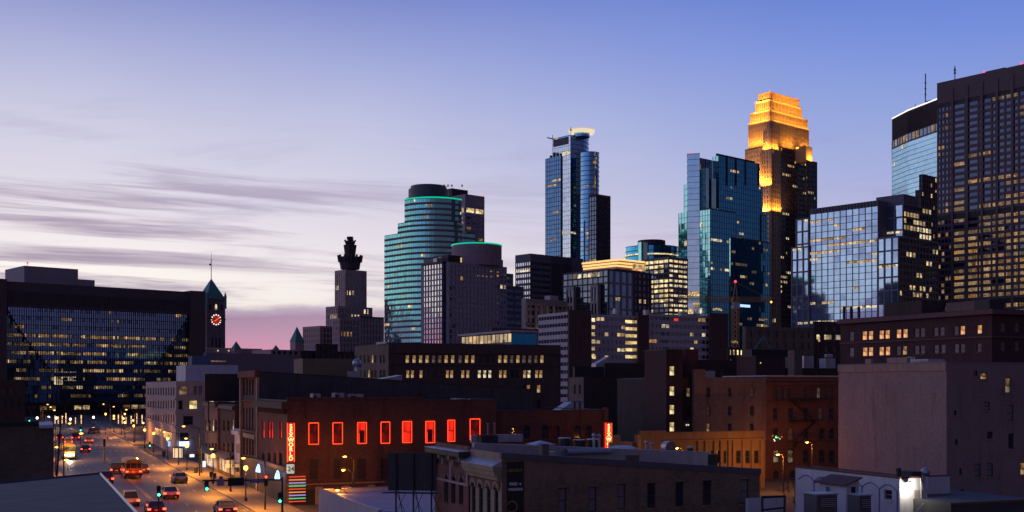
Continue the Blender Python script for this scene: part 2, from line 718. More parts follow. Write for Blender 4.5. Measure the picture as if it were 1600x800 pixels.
def win(b, face, px, py, wp, hp, gl, fr, style='sash', off=0.0, sill=None, wallm=None, hood=None):
    if face == 'F':
        a0, a1 = b.fx(px - wp / 2, off), b.fx(px + wp / 2, off)
        ac = (a0 + a1) / 2
        d = b.dep(ac, off)
    else:
        a1, a0 = b.ly(px - wp / 2, off), b.ly(px + wp / 2, off)
        ac = (a0 + a1) / 2
        d = b.dep(off, ac)
    wd = round(abs(a1 - a0) / 0.05) * 0.05
    wd = max(wd, 0.3)
    h = max(0.4, round(hp * d / F / 0.05) * 0.05)
    zc = CZ + (HY - py) / F * d
    me, pm = window_mesh(wd, h, style, fr, gl, wallm or fr)
    rot = 0.0 if face == 'F' else R(-90)
    o = inst(me, 'window', b.root, (ac, off, zc) if face == 'F' else (off, ac, zc), rot)
    p = inst(pm, 'pane', o)
    if sill:
        k = MB()
        k.box(-wd / 2 - 0.1, wd / 2 + 0.1, -0.1, 0.06, -h / 2 - 0.16, -h / 2 - 0.005)
        k.build('sill', [sill], o)
    if hood:
        k = MB()
        if style == 'arch':
            n = 8
            for i in range(n):
                t0, t1 = R(180 * i / n), R(180 * (i + 1) / n)
                x = wd / 2
                zb = h / 2 - x
                r0, r1 = x + 0.02, x + 0.24
                q = [(r0 * math.cos(t0), zb + r0 * math.sin(t0)), (r1 * math.cos(t0), zb + r1 * math.sin(t0)), (r1 * math.cos(t1), zb + r1 * math.sin(t1)), (r0 * math.cos(t1), zb + r0 * math.sin(t1))]
                k.face([(p_[0], -0.12, p_[1]) for p_ in q])
                k.face([(q[1][0], -0.12, q[1][1]), (q[2][0], -0.12, q[2][1]), (q[2][0], 0.02, q[2][1]), (q[1][0], 0.02, q[1][1])])
                k.face([(q[0][0], -0.12, q[0][1]), (q[3][0], -0.12, q[3][1]), (q[3][0], 0.02, q[3][1]), (q[0][0], 0.02, q[0][1])])
        else:
            k.box(-wd / 2 - 0.12, wd / 2 + 0.12, -0.12, 0.05, h / 2 + 0.01, h / 2 + 0.24)
        k.build('hood', [hood], o)
    b.holes[face].append((ac - wd / 2, ac + wd / 2, zc - h / 2, zc + h / 2))
    return o


def wall(b, face, off, a0, a1, z0, z1, mat, holes=None, depth=0.28, name='wall', top2=None):
    """a wall sheet with openings and their reveals; top2 lowers or raises the far end of the top"""
    hs = [h for h in (b.holes[face] if holes is None else holes) if h[1] > a0 and h[0] < a1 and h[3] > z0 and h[2] < z1]
    xs = sorted(set([a0, a1] + [round(v, 4) for h in hs for v in h[:2] if a0 < v < a1]))
    zs = sorted(set([z0, z1] + [round(v, 4) for h in hs for v in h[2:] if z0 < v < z1]))
    m = MB()
    for i in range(len(xs) - 1):
        # merge vertically
        j = 0
        while j < len(zs) - 1:
            xm, zm = (xs[i] + xs[i + 1]) / 2, (zs[j] + zs[j + 1]) / 2
            if any(h[0] < xm < h[1] and h[2] < zm < h[3] for h in hs):
                j += 1
                continue
            k = j
            while k < len(zs) - 1 and not any(h[0] < xm < h[1] and h[2] < (zs[k] + zs[k + 1]) / 2 < h[3] for h in hs):
                k += 1
            zt0 = zt1 = zs[k]
            if top2 is not None and k == len(zs) - 1:
                zt0 = z1 + (top2 - z1) * (xs[i] - a0) / (a1 - a0)
                zt1 = z1 + (top2 - z1) * (xs[i + 1] - a0) / (a1 - a0)
            m.face([fpt(face, off, xs[i], 0, zs[j]), fpt(face, off, xs[i + 1], 0, zs[j]), fpt(face, off, xs[i + 1], 0, zt1), fpt(face, off, xs[i], 0, zt0)])
            j = k
    for h in hs:
        p = [(h[0], h[2]), (h[1], h[2]), (h[1], h[3]), (h[0], h[3])]
        for q in range(4):
            c, d = p[q], p[(q + 1) % 4]
            m.face([fpt(face, off, c[0], 0, c[1]), fpt(face, off, d[0], 0, d[1]), fpt(face, off, d[0], depth, d[1]), fpt(face, off, c[0], depth, c[1])])
    return m.build(name, [mat], b.root)


def house(b, xl, xc, xr, D, ytop, mat, matl=None, W=20.0, L=20.0, z0=0.0, roof=None, wallF=True, wallL=True, par=0.5, coping=None, top2=None):
    """brick building body: front and left wall sheets (with openings), a solid core with the roof, parapet coping"""
    cx, cy = b.loc(xc, D)
    x1 = b.fx(xr, cy) if xr is not None else cx + W
    y1 = b.ly(xl, cx) if xl is not None else cy + L
    z1 = b.z(ytop, cx, cy)
    zb = z1 if top2 is None else top2
    d = 0.3
    m = MB()
    m.prism([(cx + d, cy + d), (x1, cy + d), (x1, y1), (cx + d, y1)], z0, 0, 0, top=[z1 - par, zb - par, zb - par, z1 - par])
    m.build('roof', [roof or mat], b.root)
    wall(b, 'F', cy, cx, x1, z0, z1, mat, top2=top2)
    wall(b, 'L', cx, cy, y1, z0, z1, matl or mat)
    m = MB()
    t = 0.36
    e = 0.06

    cop = coping or mat
    # coping as four sloping strips
    cs = [((cx - e, cy - e), (x1 + e, cy - e), (x1 + e, cy + t), (cx - e, cy + t), z1, zb, zb, z1),
          ((cx - e, cy + t), (cx + t, cy + t), (cx + t, y1 + e), (cx - e, y1 + e), z1, z1, z1, z1),
          ((x1 - t, cy + t), (x1 + e, cy + t), (x1 + e, y1 + e), (x1 - t, y1 + e), zb, zb, zb, zb)]
    for p0, p1, p2, p3, a_, b_, c_, d_ in cs:
        n = len(m.v)
        m.v += [(p[0], p[1], zz) for p, zz in zip((p0, p1, p2, p3), (a_, b_, c_, d_))]
        m.v += [(p[0], p[1], zz + 0.12) for p, zz in zip((p0, p1, p2, p3), (a_, b_, c_, d_))]
        for q in ((0, 3, 2, 1), (4, 5, 6, 7), (0, 1, 5, 4), (1, 2, 6, 5), (2, 3, 7, 6), (3, 0, 4, 7)):
            m.f.append(tuple(n + i for i in q))
            m.m.append(0)
    m.build('coping', [cop], b.root)
    # inner faces of the parapet
    m = MB()
    m.face([(cx + t, cy + t, z1 - par), (x1, cy + t, zb - par), (x1, cy + t, zb), (cx + t, cy + t, z1)])
    m.face([(cx + t, cy + t, z1 - par), (cx + t, y1, z1 - par), (cx + t, y1, z1), (cx + t, cy + t, z1)])
    m.build('parapet', [mat], b.root)
    return cx, cy, x1, y1, z1

# ------------------------------------------------------------------ palette
LW = lit('lit_warm', (1.0, 0.62, 0.24), 0.75)
LA = lit('lit_amber', (1.0, 0.47, 0.10), 0.42, 1.6, 0.05)
LC = lit('lit_cream', (1.0, 0.80, 0.48), 0.95, 0.8)
LD = lit('lit_dim', (1.0, 0.58, 0.22), 0.22, 1.4)
LY = lit('lit_yellow', (1.0, 0.70, 0.26), 1.1, 0.7, 0.35)
LO = lit('lit_orange_blind', (1.0, 0.40, 0.12), 0.95, 0.5, 0.55, tint=0.2)
LWARM = [LW, LC, LD]
G_BLUE = glass('blue_glass', (0.16, 0.36, 0.62))
G_TEAL = glass('teal_glass', (0.34, 0.78, 0.80))
G_TEALD = glass('deep_teal_glass', (0.06, 0.42, 0.70))
G_MINT = glass('mint_teal_glass', (0.20, 0.62, 0.66))
G_PLAZA = glass('plaza_blue_glass', (0.20, 0.44, 0.90))
G_SILV = glass('silver_glass', (0.62, 0.70, 0.80))
G_DARK = glass('dark_glass', (0.13, 0.17, 0.26))
G_NAVY = glass('navy_glass', (0.10, 0.22, 0.44))
G_BLK = glass('black_window', (0.05, 0.055, 0.075), 0.12, 0.6)
C_DKST = plain('dark_stone', (0.075, 0.06, 0.075))
C_BLACK = plain('black_metal', (0.025, 0.022, 0.028), 0.6)
C_MAUVE = plain('mauve_concrete', (0.24, 0.20, 0.23))
C_PALE = plain('pale_concrete', (0.48, 0.44, 0.46))
C_STONE = plain('limestone', (0.36, 0.29, 0.27))
C_BROWNST = plain('brown_stone', (0.48, 0.32, 0.31))
C_GRAY = plain('grey_panel', (0.15, 0.14, 0.17))
C_ROOF = plain('tar_roof', (0.035, 0.032, 0.04), 0.9, 0.5, 0.4)
C_MEM = plain('white_membrane', (0.50, 0.50, 0.54), 0.55, 0.2, 0.5)
C_GREEN = plain('copper_green', (0.10, 0.27, 0.25), 0.6)
C_GALV = plain('galvanised_steel', (0.42, 0.44, 0.48), 0.4, 0.2, 2.0, metal=0.6)
C_TRIM = plain('dark_trim', (0.05, 0.04, 0.045), 0.6)
E_GREEN = emit('green_neon', (0.0, 0.62, 0.36), 0.9)
E_WHITE = emit('white_lamps', (1.0, 0.93, 0.86), 1.6)
E_GOLD = emit('gold_strip', (1.0, 0.60, 0.20), 1.25)
E_RED = emit('red_beacon', (1.0, 0.05, 0.05), 2.5)
E_CROWN = emit('crown_light', (1.0, 0.84, 0.60), 0.8)


def beacon(b, x, y, z):
    m = MB()
    m.cyl(x, y, 0.12, z - 0.4, z + 0.5, 6)
    m.ball((x, y, z + 0.8), 0.55, 1)
    m.build('beacon', [C_BLACK, E_RED], b.root)


def mast(b, x, y, z0, z1, r=0.3, arms=3):
    m = MB()
    m.bar((x, y, z0), (x, y, z1), r)
    for i in range(arms):
        z = z0 + (z1 - z0) * (0.45 + 0.45 * i / max(1, arms))
        m.bar((x - 0.9, y + 0.5, z), (x + 0.9, y - 0.5, z), r * 0.6)
        m.box(x - 0.5, x + 0.5, y - 0.3, y + 0.3, z, z + 1.4)
    m.build('antenna', [C_BLACK], b.root)


# ------------------------------------------------------------------ ground
m = MB()
m.face([(-9000, -300, 0), (9000, -300, 0), (9000, 15000, 0), (-9000, 15000, 0)])
g = m.build('ground', [plain('dark_ground', (0.06, 0.055, 0.06), 0.9, 0.4, 0.05)])
g['kind'] = 'structure'

# ------------------------------------------------------------------ far towers
C_PENT = plain('lavender_grey_panel', (0.32, 0.29, 0.33))
C_DKBR = plain('dark_brown_panel', (0.12, 0.085, 0.09))
# --- wide government block with hung glass front, far left
b = Bld('office_block', 'wide dark glass office block with blank top band and sagging curve, far left', 'office building', 4, 520)
cx, cy, x1, y1 = 0.0, 0.0, b.fx(319), 30.0
zt = b.z(439)
xg0, xg1 = b.fx(9), b.fx(296)
zg = b.z(478)
zb = 6.0
part(b, 'end_tower', [C_DKBR], lambda m: m.box(b.fx(-30), xg0, -1.5, 30, 0, b.z(436)))
part(b, 'end_tower', [C_DKBR], lambda m: m.box(xg1, x1, -1.5, 30, 0, zt + 0.6))
part(b, 'truss_band', [plain('dark_bronze_panel', (0.11, 0.09, 0.10))], lambda m: m.box(xg0, xg1, 0, 30, zg, zt))


def ribs(m):
    n = 60
    for i in range(n):
        x = xg0 + (xg1 - xg0) * (i + 0.5) / n
        m.box(x - 0.25, x + 0.25, -0.35, -0.001, zg + 1.0, zt - 4.5)


part(b, 'rib_panel', [C_DKST], ribs, 'stuff')
part(b, 'wall', [C_BLACK], lambda m: m.box(xg0 + 0.1, xg1 - 0.1, 2.4, 29, 0, zg - 0.01))
# glass: upper vision strip lit floor by floor, reflective spandrel glass below; below the sagging cable the plane steps back
nfl = 11
fh = (zg - zb) / nfl
nb = 86
cw = (xg1 - xg0) / nb
pf = [0.26, 0.12, 0.06, 0.90, 0.72, 0.70, 0.72, 0.64, 0.58, 0.55, 0.62]
gg = litgrid(nb, nfl, pf, 5)
gp_, gm = MB(), MB()


def cable(x):      # height of the catenary above ground at x
    u_ = (x - xg0) / (xg1 - xg0)
    return zb + 3 + (zg - zb - 3) * (2 * u_ - 1) ** 2


for j in range(nfl):
    for i in range(nb):
        xa, xb = xg0 + i * cw, xg0 + (i + 1) * cw
        z0_, z1_ = zb + j * fh, zb + (j + 1) * fh
        zc_ = (z0_ + z1_) / 2
        d = 0.5 if zc_ > cable((xa + xb) / 2) else 1.7
        zm = z0_ + fh * 0.55
        tl = random.uniform(-0.01, 0.01)
        gp_.face([(xa + .12, d, z0_), (xb - .12, d + tl, z0_), (xb - .12, d + tl, zm), (xa + .12, d, zm)], 0)
        mi = random.choice([2, 3, 3, 4]) if gg[j][i] else (0 if random.random() < 0.7 else 1)
        gp_.face([(xa + .12, d, zm + .1), (xb - .12, d + tl, zm + .1), (xb - .12, d + tl, z1_ - .25), (xa + .12, d, z1_ - .25)], mi)
gp_.build('window_panes', [G_PLAZA, G_NAVY, LA, LD, LW], b.root, kind='stuff')
me = MB()
me.box(-0.10, 0.10, 0.15, 0.6, zb, zg)
me = me.mesh('mullion', [C_BLACK])
for i in range(nb + 1):
    inst(me, 'mullion', b.root, (xg0 + i * cw, 0, 0))


def cab(m):
    for i in range(48):
        xa, xb = xg0 + (xg1 - xg0) * i / 48, xg0 + (xg1 - xg0) * (i + 1) / 48
        m.bar((xa, 0.1, cable(xa)), (xb, 0.1, cable(xb)), 0.22)


part(b, 'catenary_rib', [C_BLACK], cab)
# lit lobby at the base
part(b, 'lobby_glass', [LW, LD, G_BLK], lambda m: [m.face([(x, 2.2, 2.6), (x + 3.2, 2.2, 2.6), (x + 3.2, 2.2, 4.4), (x, 2.2, 4.4)], random.choice([0, 1, 2, 2])) for x in [xg0 + 4 + 4.0 * i for i in range(int((xg1 - xg0 - 8) / 4))]], 'stuff')
part(b, 'atrium_glass', [LC], lambda m: m.face([(b.fx(84, 1.6), 1.6, b.z(601, b.fx(84), 0)), (b.fx(119, 1.6), 1.6, b.z(601, b.fx(84), 0)), (b.fx(119, 1.6), 1.6, b.z(578, b.fx(84), 0)), (b.fx(84, 1.6), 1.6, b.z(578, b.fx(84), 0))]))
# penthouse
blk(b, 8, 38, 122, 545, 415, C_PENT, z0=zt - 1, cap=0.5, name='penthouse')
blk(b, 115, 118, 148, 560, 436, C_PENT, z0=zt - 1, cap=0.4, name='penthouse')
beacon(b, *b.loc(43, 546), b.z(413, *b.loc(43, 546)))

# --- courthouse clock tower
b = Bld('clock_tower', 'stone clock tower with steep green spire and glowing red clock dials', 'clock tower', 323, 820)
C_GRAN = brick('granite_blocks', (0.22, 0.15, 0.155), (0.18, 0.125, 0.13), (0.12, 0.09, 0.095), 1.6, 0.8)
cx, cy, x1, y1, z1 = 0, 0, b.fx(352), b.ly(317), b.z(468)
y1 = x1 * 1.0
part(b, 'shaft', [C_GRAN], lambda m: m.box(0, x1, 0, y1, 0, z1))
part(b, 'cornice', [C_GRAN], lambda m: (m.box(-.5, x1 + .5, -.5, y1 + .5, z1, z1 + 1.2), m.box(-.35, x1 + .35, -.35, y1 + .35, z1 - 14.2, z1 - 13.4)))
zs = b.z(433)


def spire(m):
    n = len(m.v)
    m.v += [(0, 0, z1 + 1.2), (x1, 0, z1 + 1.2), (x1, y1, z1 + 1.2), (0, y1, z1 + 1.2), (x1 / 2, y1 / 2, zs)]
    for q in ((0, 1, 4), (1, 2, 4), (2, 3, 4), (3, 0, 4), (3, 2, 1, 0)):
        m.f.append(tuple(n + i for i in q))
        m.m.append(0)


part(b, 'spire', [C_GREEN], spire)
for qx, qy in ((0, 0), (x1, 0), (0, y1), (x1, y1)):
    part(b, 'pinnacle', [C_GREEN], lambda m: (m.cyl(qx, qy, 1.0, z1 - 6, z1 + 2.2, 8), m.cyl(qx, qy, 1.2, z1 + 2.2, z1 + 6.5, 8, 0, 0.05)))
part(b, 'antenna', [C_BLACK], lambda m: (m.bar((x1 / 2, y1 / 2, zs - 1), (x1 / 2, y1 / 2, b.z(402)), 0.28), m.bar((x1 / 2, y1 / 2, b.z(402)), (x1 / 2, y1 / 2, b.z(392)), 0.12), m.ball((x1 / 2 - .9, y1 / 2, b.z(411)), 0.8, 0, 6, 4)))
E_DIAL = emit('red_dial', (1.0, 0.07, 0.03), 0.28)
E_BULB = emit('pale_bulb', (1.0, 0.80, 0.72), 1.8)
zc = b.z(499)
for face in ('F', 'L'):
    def dial(m):
        r = 3.0
        c = x1 / 2
        n = 20
        m.face([fpt(face, 0, c + r * math.cos(2 * math.pi * i / n), -0.12, zc + r * math.sin(2 * math.pi * i / n)) for i in range(n)], 0)
        for i in range(12):
            t = 2 * math.pi * i / 12
            a, z = c + 3.55 * math.cos(t), zc + 3.55 * math.sin(t)
            m.box(*sum(([q - .36, q + .36] if k != (1 if face == 'F' else 0) else [-0.3, -0.01] for k, q in enumerate(((a, 0) if face == 'F' else (0, a)))), []), z - .36, z + .36, 1)
    o = part(b, 'clock_dial', [E_DIAL, E_BULB], dial)

    def hands(m):
        c = x1 / 2
        m.bar(fpt(face, 0, c, -0.3, zc), fpt(face, 0, c + 2.2 * (1 if face == 'F' else -1), -0.3, zc + 1.1), 0.22)
        m.bar(fpt(face, 0, c, -0.3, zc), fpt(face, 0, c - 1.2 * (1 if face == 'F' else -1), -0.3, zc - 1.0), 0.26)
    m = MB()
    hands(m)
    m.build('clock_hand', [emit('red_hand', (1.0, 0.09, 0.03), 2.2)], o)
    me = MB()
    w2 = 0.85
    for i in range(3):
        a = x1 * (0.2 + 0.3 * i)
        me.face([fpt(face, 0, a - w2, -0.03, z1 - 7), fpt(face, 0, a + w2, -0.03, z1 - 7), fpt(face, 0, a + w2, -0.03, z1 - 4), fpt(face, 0, a, -0.03, z1 - 2.8), fpt(face, 0, a - w2, -0.03, z1 - 4)], 0 if i == 1 else 1)
    me.build('belfry_window', [LC, G_BLK], b.root)
    me = MB()
    for i in range(3):
        a = x1 * (0.3 + 0.2 * i)
        me.face([fpt(face, 0, a - .7, -0.03, z1 - 58), fpt(face, 0, a + .7, -0.03, z1 - 58), fpt(face, 0, a + .7, -0.03, z1 - 27), fpt(face, 0, a - .7, -0.03, z1 - 27)], 0)
    me.build('slit_window', [G_BLK], b.root)

# --- city hall wings and small green roofs below the tower
b = Bld('courthouse_wing', 'low stone wing with pale roof edge and small green pyramid beside the clock tower', 'courthouse', 322, 800)
part(b, 'wall', [C_BROWNST], lambda m: m.box(0, b.fx(409), 0, 30, 0, b.z(546)))
part(b, 'parapet', [C_PALE], lambda m: m.box(-.3, b.fx(409), -.4, 30, b.z(546), b.z(543)))


def pyr(b, px, w_, y0, y1_, D):
    def fn(m):
        cx, cy = b.loc(px, D)
        h = w_ * D / F / 2
        n = len(m.v)
        za, zb_ = b.z(y0, cx, cy), b.z(y1_, cx, cy)
        m.v += [(cx - h, cy - h, za), (cx + h, cy - h, za), (cx + h, cy + h, za), (cx - h, cy + h, za), (cx, cy, zb_)]
        for q in ((0, 1, 4), (1, 2, 4), (2, 3, 4), (3, 0, 4), (3, 2, 1, 0)):
            m.f.append(tuple(n + i for i in q))
            m.m.append(0)
        m.box(cx - h * .9, cx + h * .9, cy - h * .9, cy + h * .9, b.z(620, cx, cy), za, 1)
    part(b, 'pyramid_roof', [C_GREEN, C_BROWNST], fn)


pyr(b, 369, 12, 545, 533, 812)
part(b, 'roof_lamp', [E_CROWN], lambda m: [m.ball((b.fx(p), -0.6, b.z(548, b.fx(p))), 0.5, 0, 6, 4) for p in (340, 357)])
b = Bld('courthouse_turret', 'small stone turret with steep green roof left of the stepped stone tower', 'turret', 455, 790)
pyr(b, 464, 17, 534, 510, 800)
pyr(b, 431, 8, 546, 539, 800)
b = Bld('courthouse_block', 'long low brown stone block under the green turret roof', 'courthouse', 423, 780)
blk(b, None, 423, 509, 780, 546, C_BROWNST, f=S(4.5, 4.2, 1.8, 2.0, G_BLK, 0.05, LWARM, C_BROWNST), cap=1.0)

# --- stepped stone tower with ornate crown
FT = 1.42
b = Bld('stepped_tower', 'stepped brown stone skyscraper with dark ornate crown, left of the teal banded tower', 'skyscraper', 540, 790 * FT)
sd = S(3.6, 5.4, 1.7, 1.3, G_BLK, 0.03, [LC, LW], C_BROWNST, pobj=False)
sd2 = S(3.6, 5.4, 1.7, 1.3, G_BLK, 0.25, [LC, LW], C_BROWNST, pobj=False)
blk(b, 523, 540, 573, 790 * FT, 421, C_BROWNST, sd, S(3.6, 5.4, 1.7, 1.3, G_BLK, 0.2, [LC, LW], C_BROWNST, pobj=False), cap=4, z0=30)
blk(b, 509, 528, 582, 775 * FT, 478, C_BROWNST, sd2, sd, cap=2)
blk(b, 473, 500, 540, 770 * FT, 509, C_BROWNST, sd2, sd, cap=2)
blk(b, 519, 531, 566, 745 * FT, 497, C_BROWNST, S(3.6, 5.4, 1.7, 1.3, G_BLK, 0.06, [LA], C_BROWNST, pobj=False), sd, cap=2)
blk(b, 540, 562, 600, 755 * FT, 494, C_DKST, sd, None, cap=1.5)
cxx, cyy = b.loc(547, 800 * FT)


def crown(m):
    def octa(r, z0, z1, r2):
        m.cyl(cxx, cyy, r, z0, z1, 8, 0, r2)
    Z = lambda y: b.z(y, cxx, cyy)
    k = 800 * FT / F
    octa(15 * k, Z(421), Z(408), 17 * k)
    octa(17.5 * k, Z(408), Z(402), 19 * k)
    for i in range(12):
        t = 2 * math.pi * i / 12
        m.bar((cxx + 17 * k * math.cos(t), cyy + 17 * k * math.sin(t), Z(410)), (cxx + 18.6 * k * math.cos(t), cyy + 18.6 * k * math.sin(t), Z(399)), 1.2)
    octa(8 * k, Z(402), Z(386), 10 * k)
    octa(10 * k, Z(386), Z(383), 10.5 * k)
    octa(6 * k, Z(383), Z(377), 8.5 * k)
    for i in range(8):
        t = 2 * math.pi * i / 8
        m.bar((cxx + 6 * k * math.cos(t), cyy + 6 * k * math.sin(t), Z(382)), (cxx + 9 * k * math.cos(t), cyy + 9 * k * math.sin(t), Z(375)), 0.6)
    octa(3.5 * k, Z(377), Z(372), 5.5 * k)
    octa(5.5 * k, Z(372), Z(370), 5.0 * k)


part(b, 'crown', [plain('dark_terracotta', (0.07, 0.055, 0.06))], crown)

# --- teal banded tower with rounded corner
b = Bld('banded_tower', 'rounded teal glass tower with dark bands and green neon rim', 'skyscraper', 668, 760)
sb = S(1.9, 3.75, 0.14, 1.45, G_MINT, lambda t: 0.03 + 0.05 * (0.3 < t < 0.75), [LC, LW], plain('rose_granite', (0.20, 0.15, 0.16)), cl=3, lf=0.7)
sbd = S(1.9, 3.75, 0.0, 1.45, G_TEALD, 0.06, [LC, LW], sb.wall, cl=3)
Ll, Wl = b.ly(601), b.fx(742)
r_ = 26.0
zl = b.z(369, 0, Ll)
ring(b, [(0, Ll), (0, r_)] + arc(r_, r_, r_, 180, 270, 14)[1:] + [(Wl, 0), (Wl, Ll)], 0, zl, sb)
L2 = b.ly(620)
z2 = b.z(350, 0, L2)
ring(b, [(1, L2), (1, r_)] + arc(r_, r_, r_ - 1, 180, 270, 14)[1:] + [(b.fx(724), 1), (b.fx(724), L2)], zl + 0.3, z2, sb)
L3, W3 = b.ly(627), b.fx(712)
z3 = b.z(309, 3, 12)
up = [(3, L3), (3, r_)] + arc(r_, r_, r_ - 3, 180, 285, 14)[1:] + [(W3, 5.5), (W3, L3)]
ring(b, up, z2 + 0.3, z3, sb)
part(b, 'neon_rim', [E_GREEN], lambda m: m.prism(offset_poly(up, 0.55), z3 + 0.35, z3 + 1.2))
part(b, 'parapet', [C_DKST], lambda m: m.prism(offset_poly(up, -1.2), z3 + 0.3, z3 + 2.0))
cxx, cyy = 25.0, 31.0
part(b, 'drum', [plain('slate_drum', (0.07, 0.10, 0.13), 0.5)], lambda m: (m.cyl(cxx, cyy, 14.0, z3, b.z(297, cxx, cyy), 36), m.cyl(cxx, cyy, 12.5, b.z(297, cxx, cyy), b.z(292, cxx, cyy), 36)))
beacon(b, *b.loc(745, 770), b.z(384, *b.loc(745, 770)))

# --- pale gridded tower behind it
b = Bld('gridded_tower', 'pale stone office tower with orange lit window bays behind the teal banded tower', 'skyscraper', 727, 890)
C_PST = plain('pale_stone', (0.34, 0.31, 0.35))
blk(b, 700, 727, 757, 890, 303, C_PST, S(5.6, 4.0, 1.7, 2.0, G_DARK, lambda t: 0.30, [LA, LD, LA], C_PST, cl=1), S(6.5, 4.0, 2.6, 2.0, G_DARK, 0.04, [LC, LW], C_PST), cap=9)
zt_ = b.z(303)
part(b, 'lit_floor', [LY, LC], lambda m: [m.face([fpt('F', 0, a, -0.05, zt_ - 14), fpt('F', 0, a + b.fx(757) * 0.40, -0.05, zt_ - 14), fpt('F', 0, a + b.fx(757) * 0.40, -0.05, zt_ - 10.5), fpt('F', 0, a, -0.05, zt_ - 10.5)], 0) for a in (b.fx(757) * 0.06, b.fx(757) * 0.54)])
part(b, 'lit_floor', [LW], lambda m: m.face([fpt('L', 0, a, -0.05, z) for a, z in ((2, zt_ - 14), (14, zt_ - 14), (14, zt_ - 10.5), (2, zt_ - 10.5))]))
blk(b, 690, 706, 731, 905, 294, C_BLACK, z0=zt_ - 1, cap=0.3, name='plant_room')
for q in (683, 694, 700, 706, 722):
    cxx, cyy = b.loc(q, 905)
    mast(b, cxx, cyy, b.z(294, cxx, cyy), b.z(288, cxx, cyy), 0.12, 1)
beacon(b, b.fx(756), 0.5, b.z(307, b.fx(756), 0))

# --- hotel tower with bright left face
b = Bld('hotel_tower', 'broad hotel tower with small square windows, bright left face and green rimmed drum on top', 'hotel', 691, 640)
C_HOT = plain('violet_grey_panel', (0.36, 0.32, 0.36))
sf = S(2.75, 3.0, 0.75, 0.9, G_DARK, 0.015, [LW, LA], C_HOT, cl=2)
sll = S(2.6, 3.0, 0.75, 0.75, glass('glow_tinted_glass', (0.85, 0.84, 0.86)), 0.0, [LW], C_HOT)  # left panes tinted brighter, painting in the horizon glow they mirror
cx, cy, x1, y1, z1 = blk(b, 660, 691, 701, 640, 408, C_BLACK, S(2.4, 3.0, 0.2, 0.5, G_DARK, 0.0, [LW], C_BLACK), sll, cap=1.4, L=30)
cx2, cy2, x2, y2, z2 = blk(b, None, 701, 792, 640, 409, C_HOT, sf, None, cap=1.6, L=25)
part(b, 'lit_floor', [LA, LD], lambda m: [m.face([(x, cy2 - 0.02 + 0.2, z), (x + 1.7, cy2 + 0.18, z), (x + 1.7, cy2 + 0.18, z + 1.1), (x, cy2 + 0.18, z + 1.1)], random.choice([0, 1])) for x, z in [(b.fx(p, cy2), b.z(q, b.fx(p, cy2), cy2)) for p, q in ((746, 433), (752, 433), (758, 434), (766, 434), (776, 432), (783, 430), (788, 430), (766, 426), (776, 427))]], 'stuff')
blk(b, 676, 700, 786, 650, 398, C_BLACK, z0=z2 - 0.5, cap=0.6, name='penthouse')
cl_, cyp = b.loc(700, 650)
part(b, 'lounge_window', [LY, C_BLACK], lambda m: [m.face([(b.fx(p, cyp), cyp - 0.4, b.z(408, cl_, cyp)), (b.fx(p + 16, cyp), cyp - 0.4, b.z(408, cl_, cyp)), (b.fx(p + 16, cyp), cyp - 0.4, b.z(401, cl_, cyp)), (b.fx(p, cyp), cyp - 0.4, b.z(401, cl_, cyp))]) for p in (719, 737.5)])
part(b, 'lounge_window', [LA], lambda m: m.face([(b.fx(p, cyp), cyp - 0.4, b.z(q, cl_, cyp)) for p, q in ((762, 412), (775, 412), (775, 407), (762, 407))]))
cxx, cyy = b.loc(745, 668)
rr2 = 39.0 * 668 / F
C_ROSE = plain('rose_panel', (0.32, 0.23, 0.25))
part(b, 'drum', [C_ROSE], lambda m: m.cyl(cxx, cyy, rr2, z2, b.z(384.5, cxx, cyy), 40))
part(b, 'neon_rim', [E_GREEN], lambda m: m.cyl(cxx, cyy, rr2 + 0.3, b.z(385, cxx, cyy), b.z(383.2, cxx, cyy), 40))
part(b, 'rooftop_plant', [C_GALV], lambda m: [m.box(q, q + 2.4, 6, 9, z1, z1 + 2.2 + (i % 2)) for i, q in enumerate((0.8, 4.2, 7.2))])
blk(b, 662, 690, 700, 645, 402, C_MAUVE, z0=z1 - 0.2, cap=0.3, name='plant_room')

b = Bld('banded_block', 'dark stepped office block with window bands right of the hotel tower', 'office building', 792, 700)
sk = S(40, 3.8, 0.3, 1.9, G_DARK, 0.0, [LW], C_GRAY)
blk(b, 788, 790, 802, 700, 427, C_GRAY, sk, None, cap=2)
blk(b, 788, 790, 818, 690, 446, C_GRAY, S(6, 3.8, 0.3, 1.9, G_DARK, 0.04, [LD, LA], C_GRAY), None, cap=2)

# --- grey slab with blind ribbed core
b = Bld('grey_office', 'grey box office tower with ribbon windows and blank ribbed right side', 'office building', 829, 720)
C_SLATE = plain('slate_panel', (0.15, 0.14, 0.17))
sr = S(9, 3.6, 0.5, 1.9, G_DARK, 0.06, [LD, LW], C_SLATE, pw=1)
blk(b, 805, 829, 861, 720, 408, C_SLATE, sr, S(2.0, 3.6, 0.25, 1.6, G_SILV, 0.0, [LC], C_SLATE, pobj=False), cap=0.4)
cx, cy, x1, y1, z1 = blk(b, 805, 829, 894, 720, 396, C_SLATE, cap=0.6, z0=b.z(408.1), name='plant_floor')
cxr, cyr = b.fx(861), 0.0
part(b, 'core_wall', [C_DKST], lambda m: (m.box(cxr, b.fx(894), 0.1, 30, 0, b.z(408)), [m.box(x, x + 0.5, -0.3, 0.1, 0, b.z(398)) for x in [cxr + 1.3 * i for i in range(int((b.fx(893) - cxr) / 1.3))]]))
part(b, 'core_wall', [C_GRAY], lambda m: m.box(b.fx(894), b.fx(918), 4, 30, 0, b.z(402, b.fx(894), 4)))
part(b, 'lit_floor', [LC], lambda m: m.face([fpt('L', 0, a, 0.0, z) for a, z in ((b.ly(828), b.z(424)), (b.ly(806), b.z(424)), (b.ly(806), b.z(421)), (b.ly(828), b.z(421)))]))

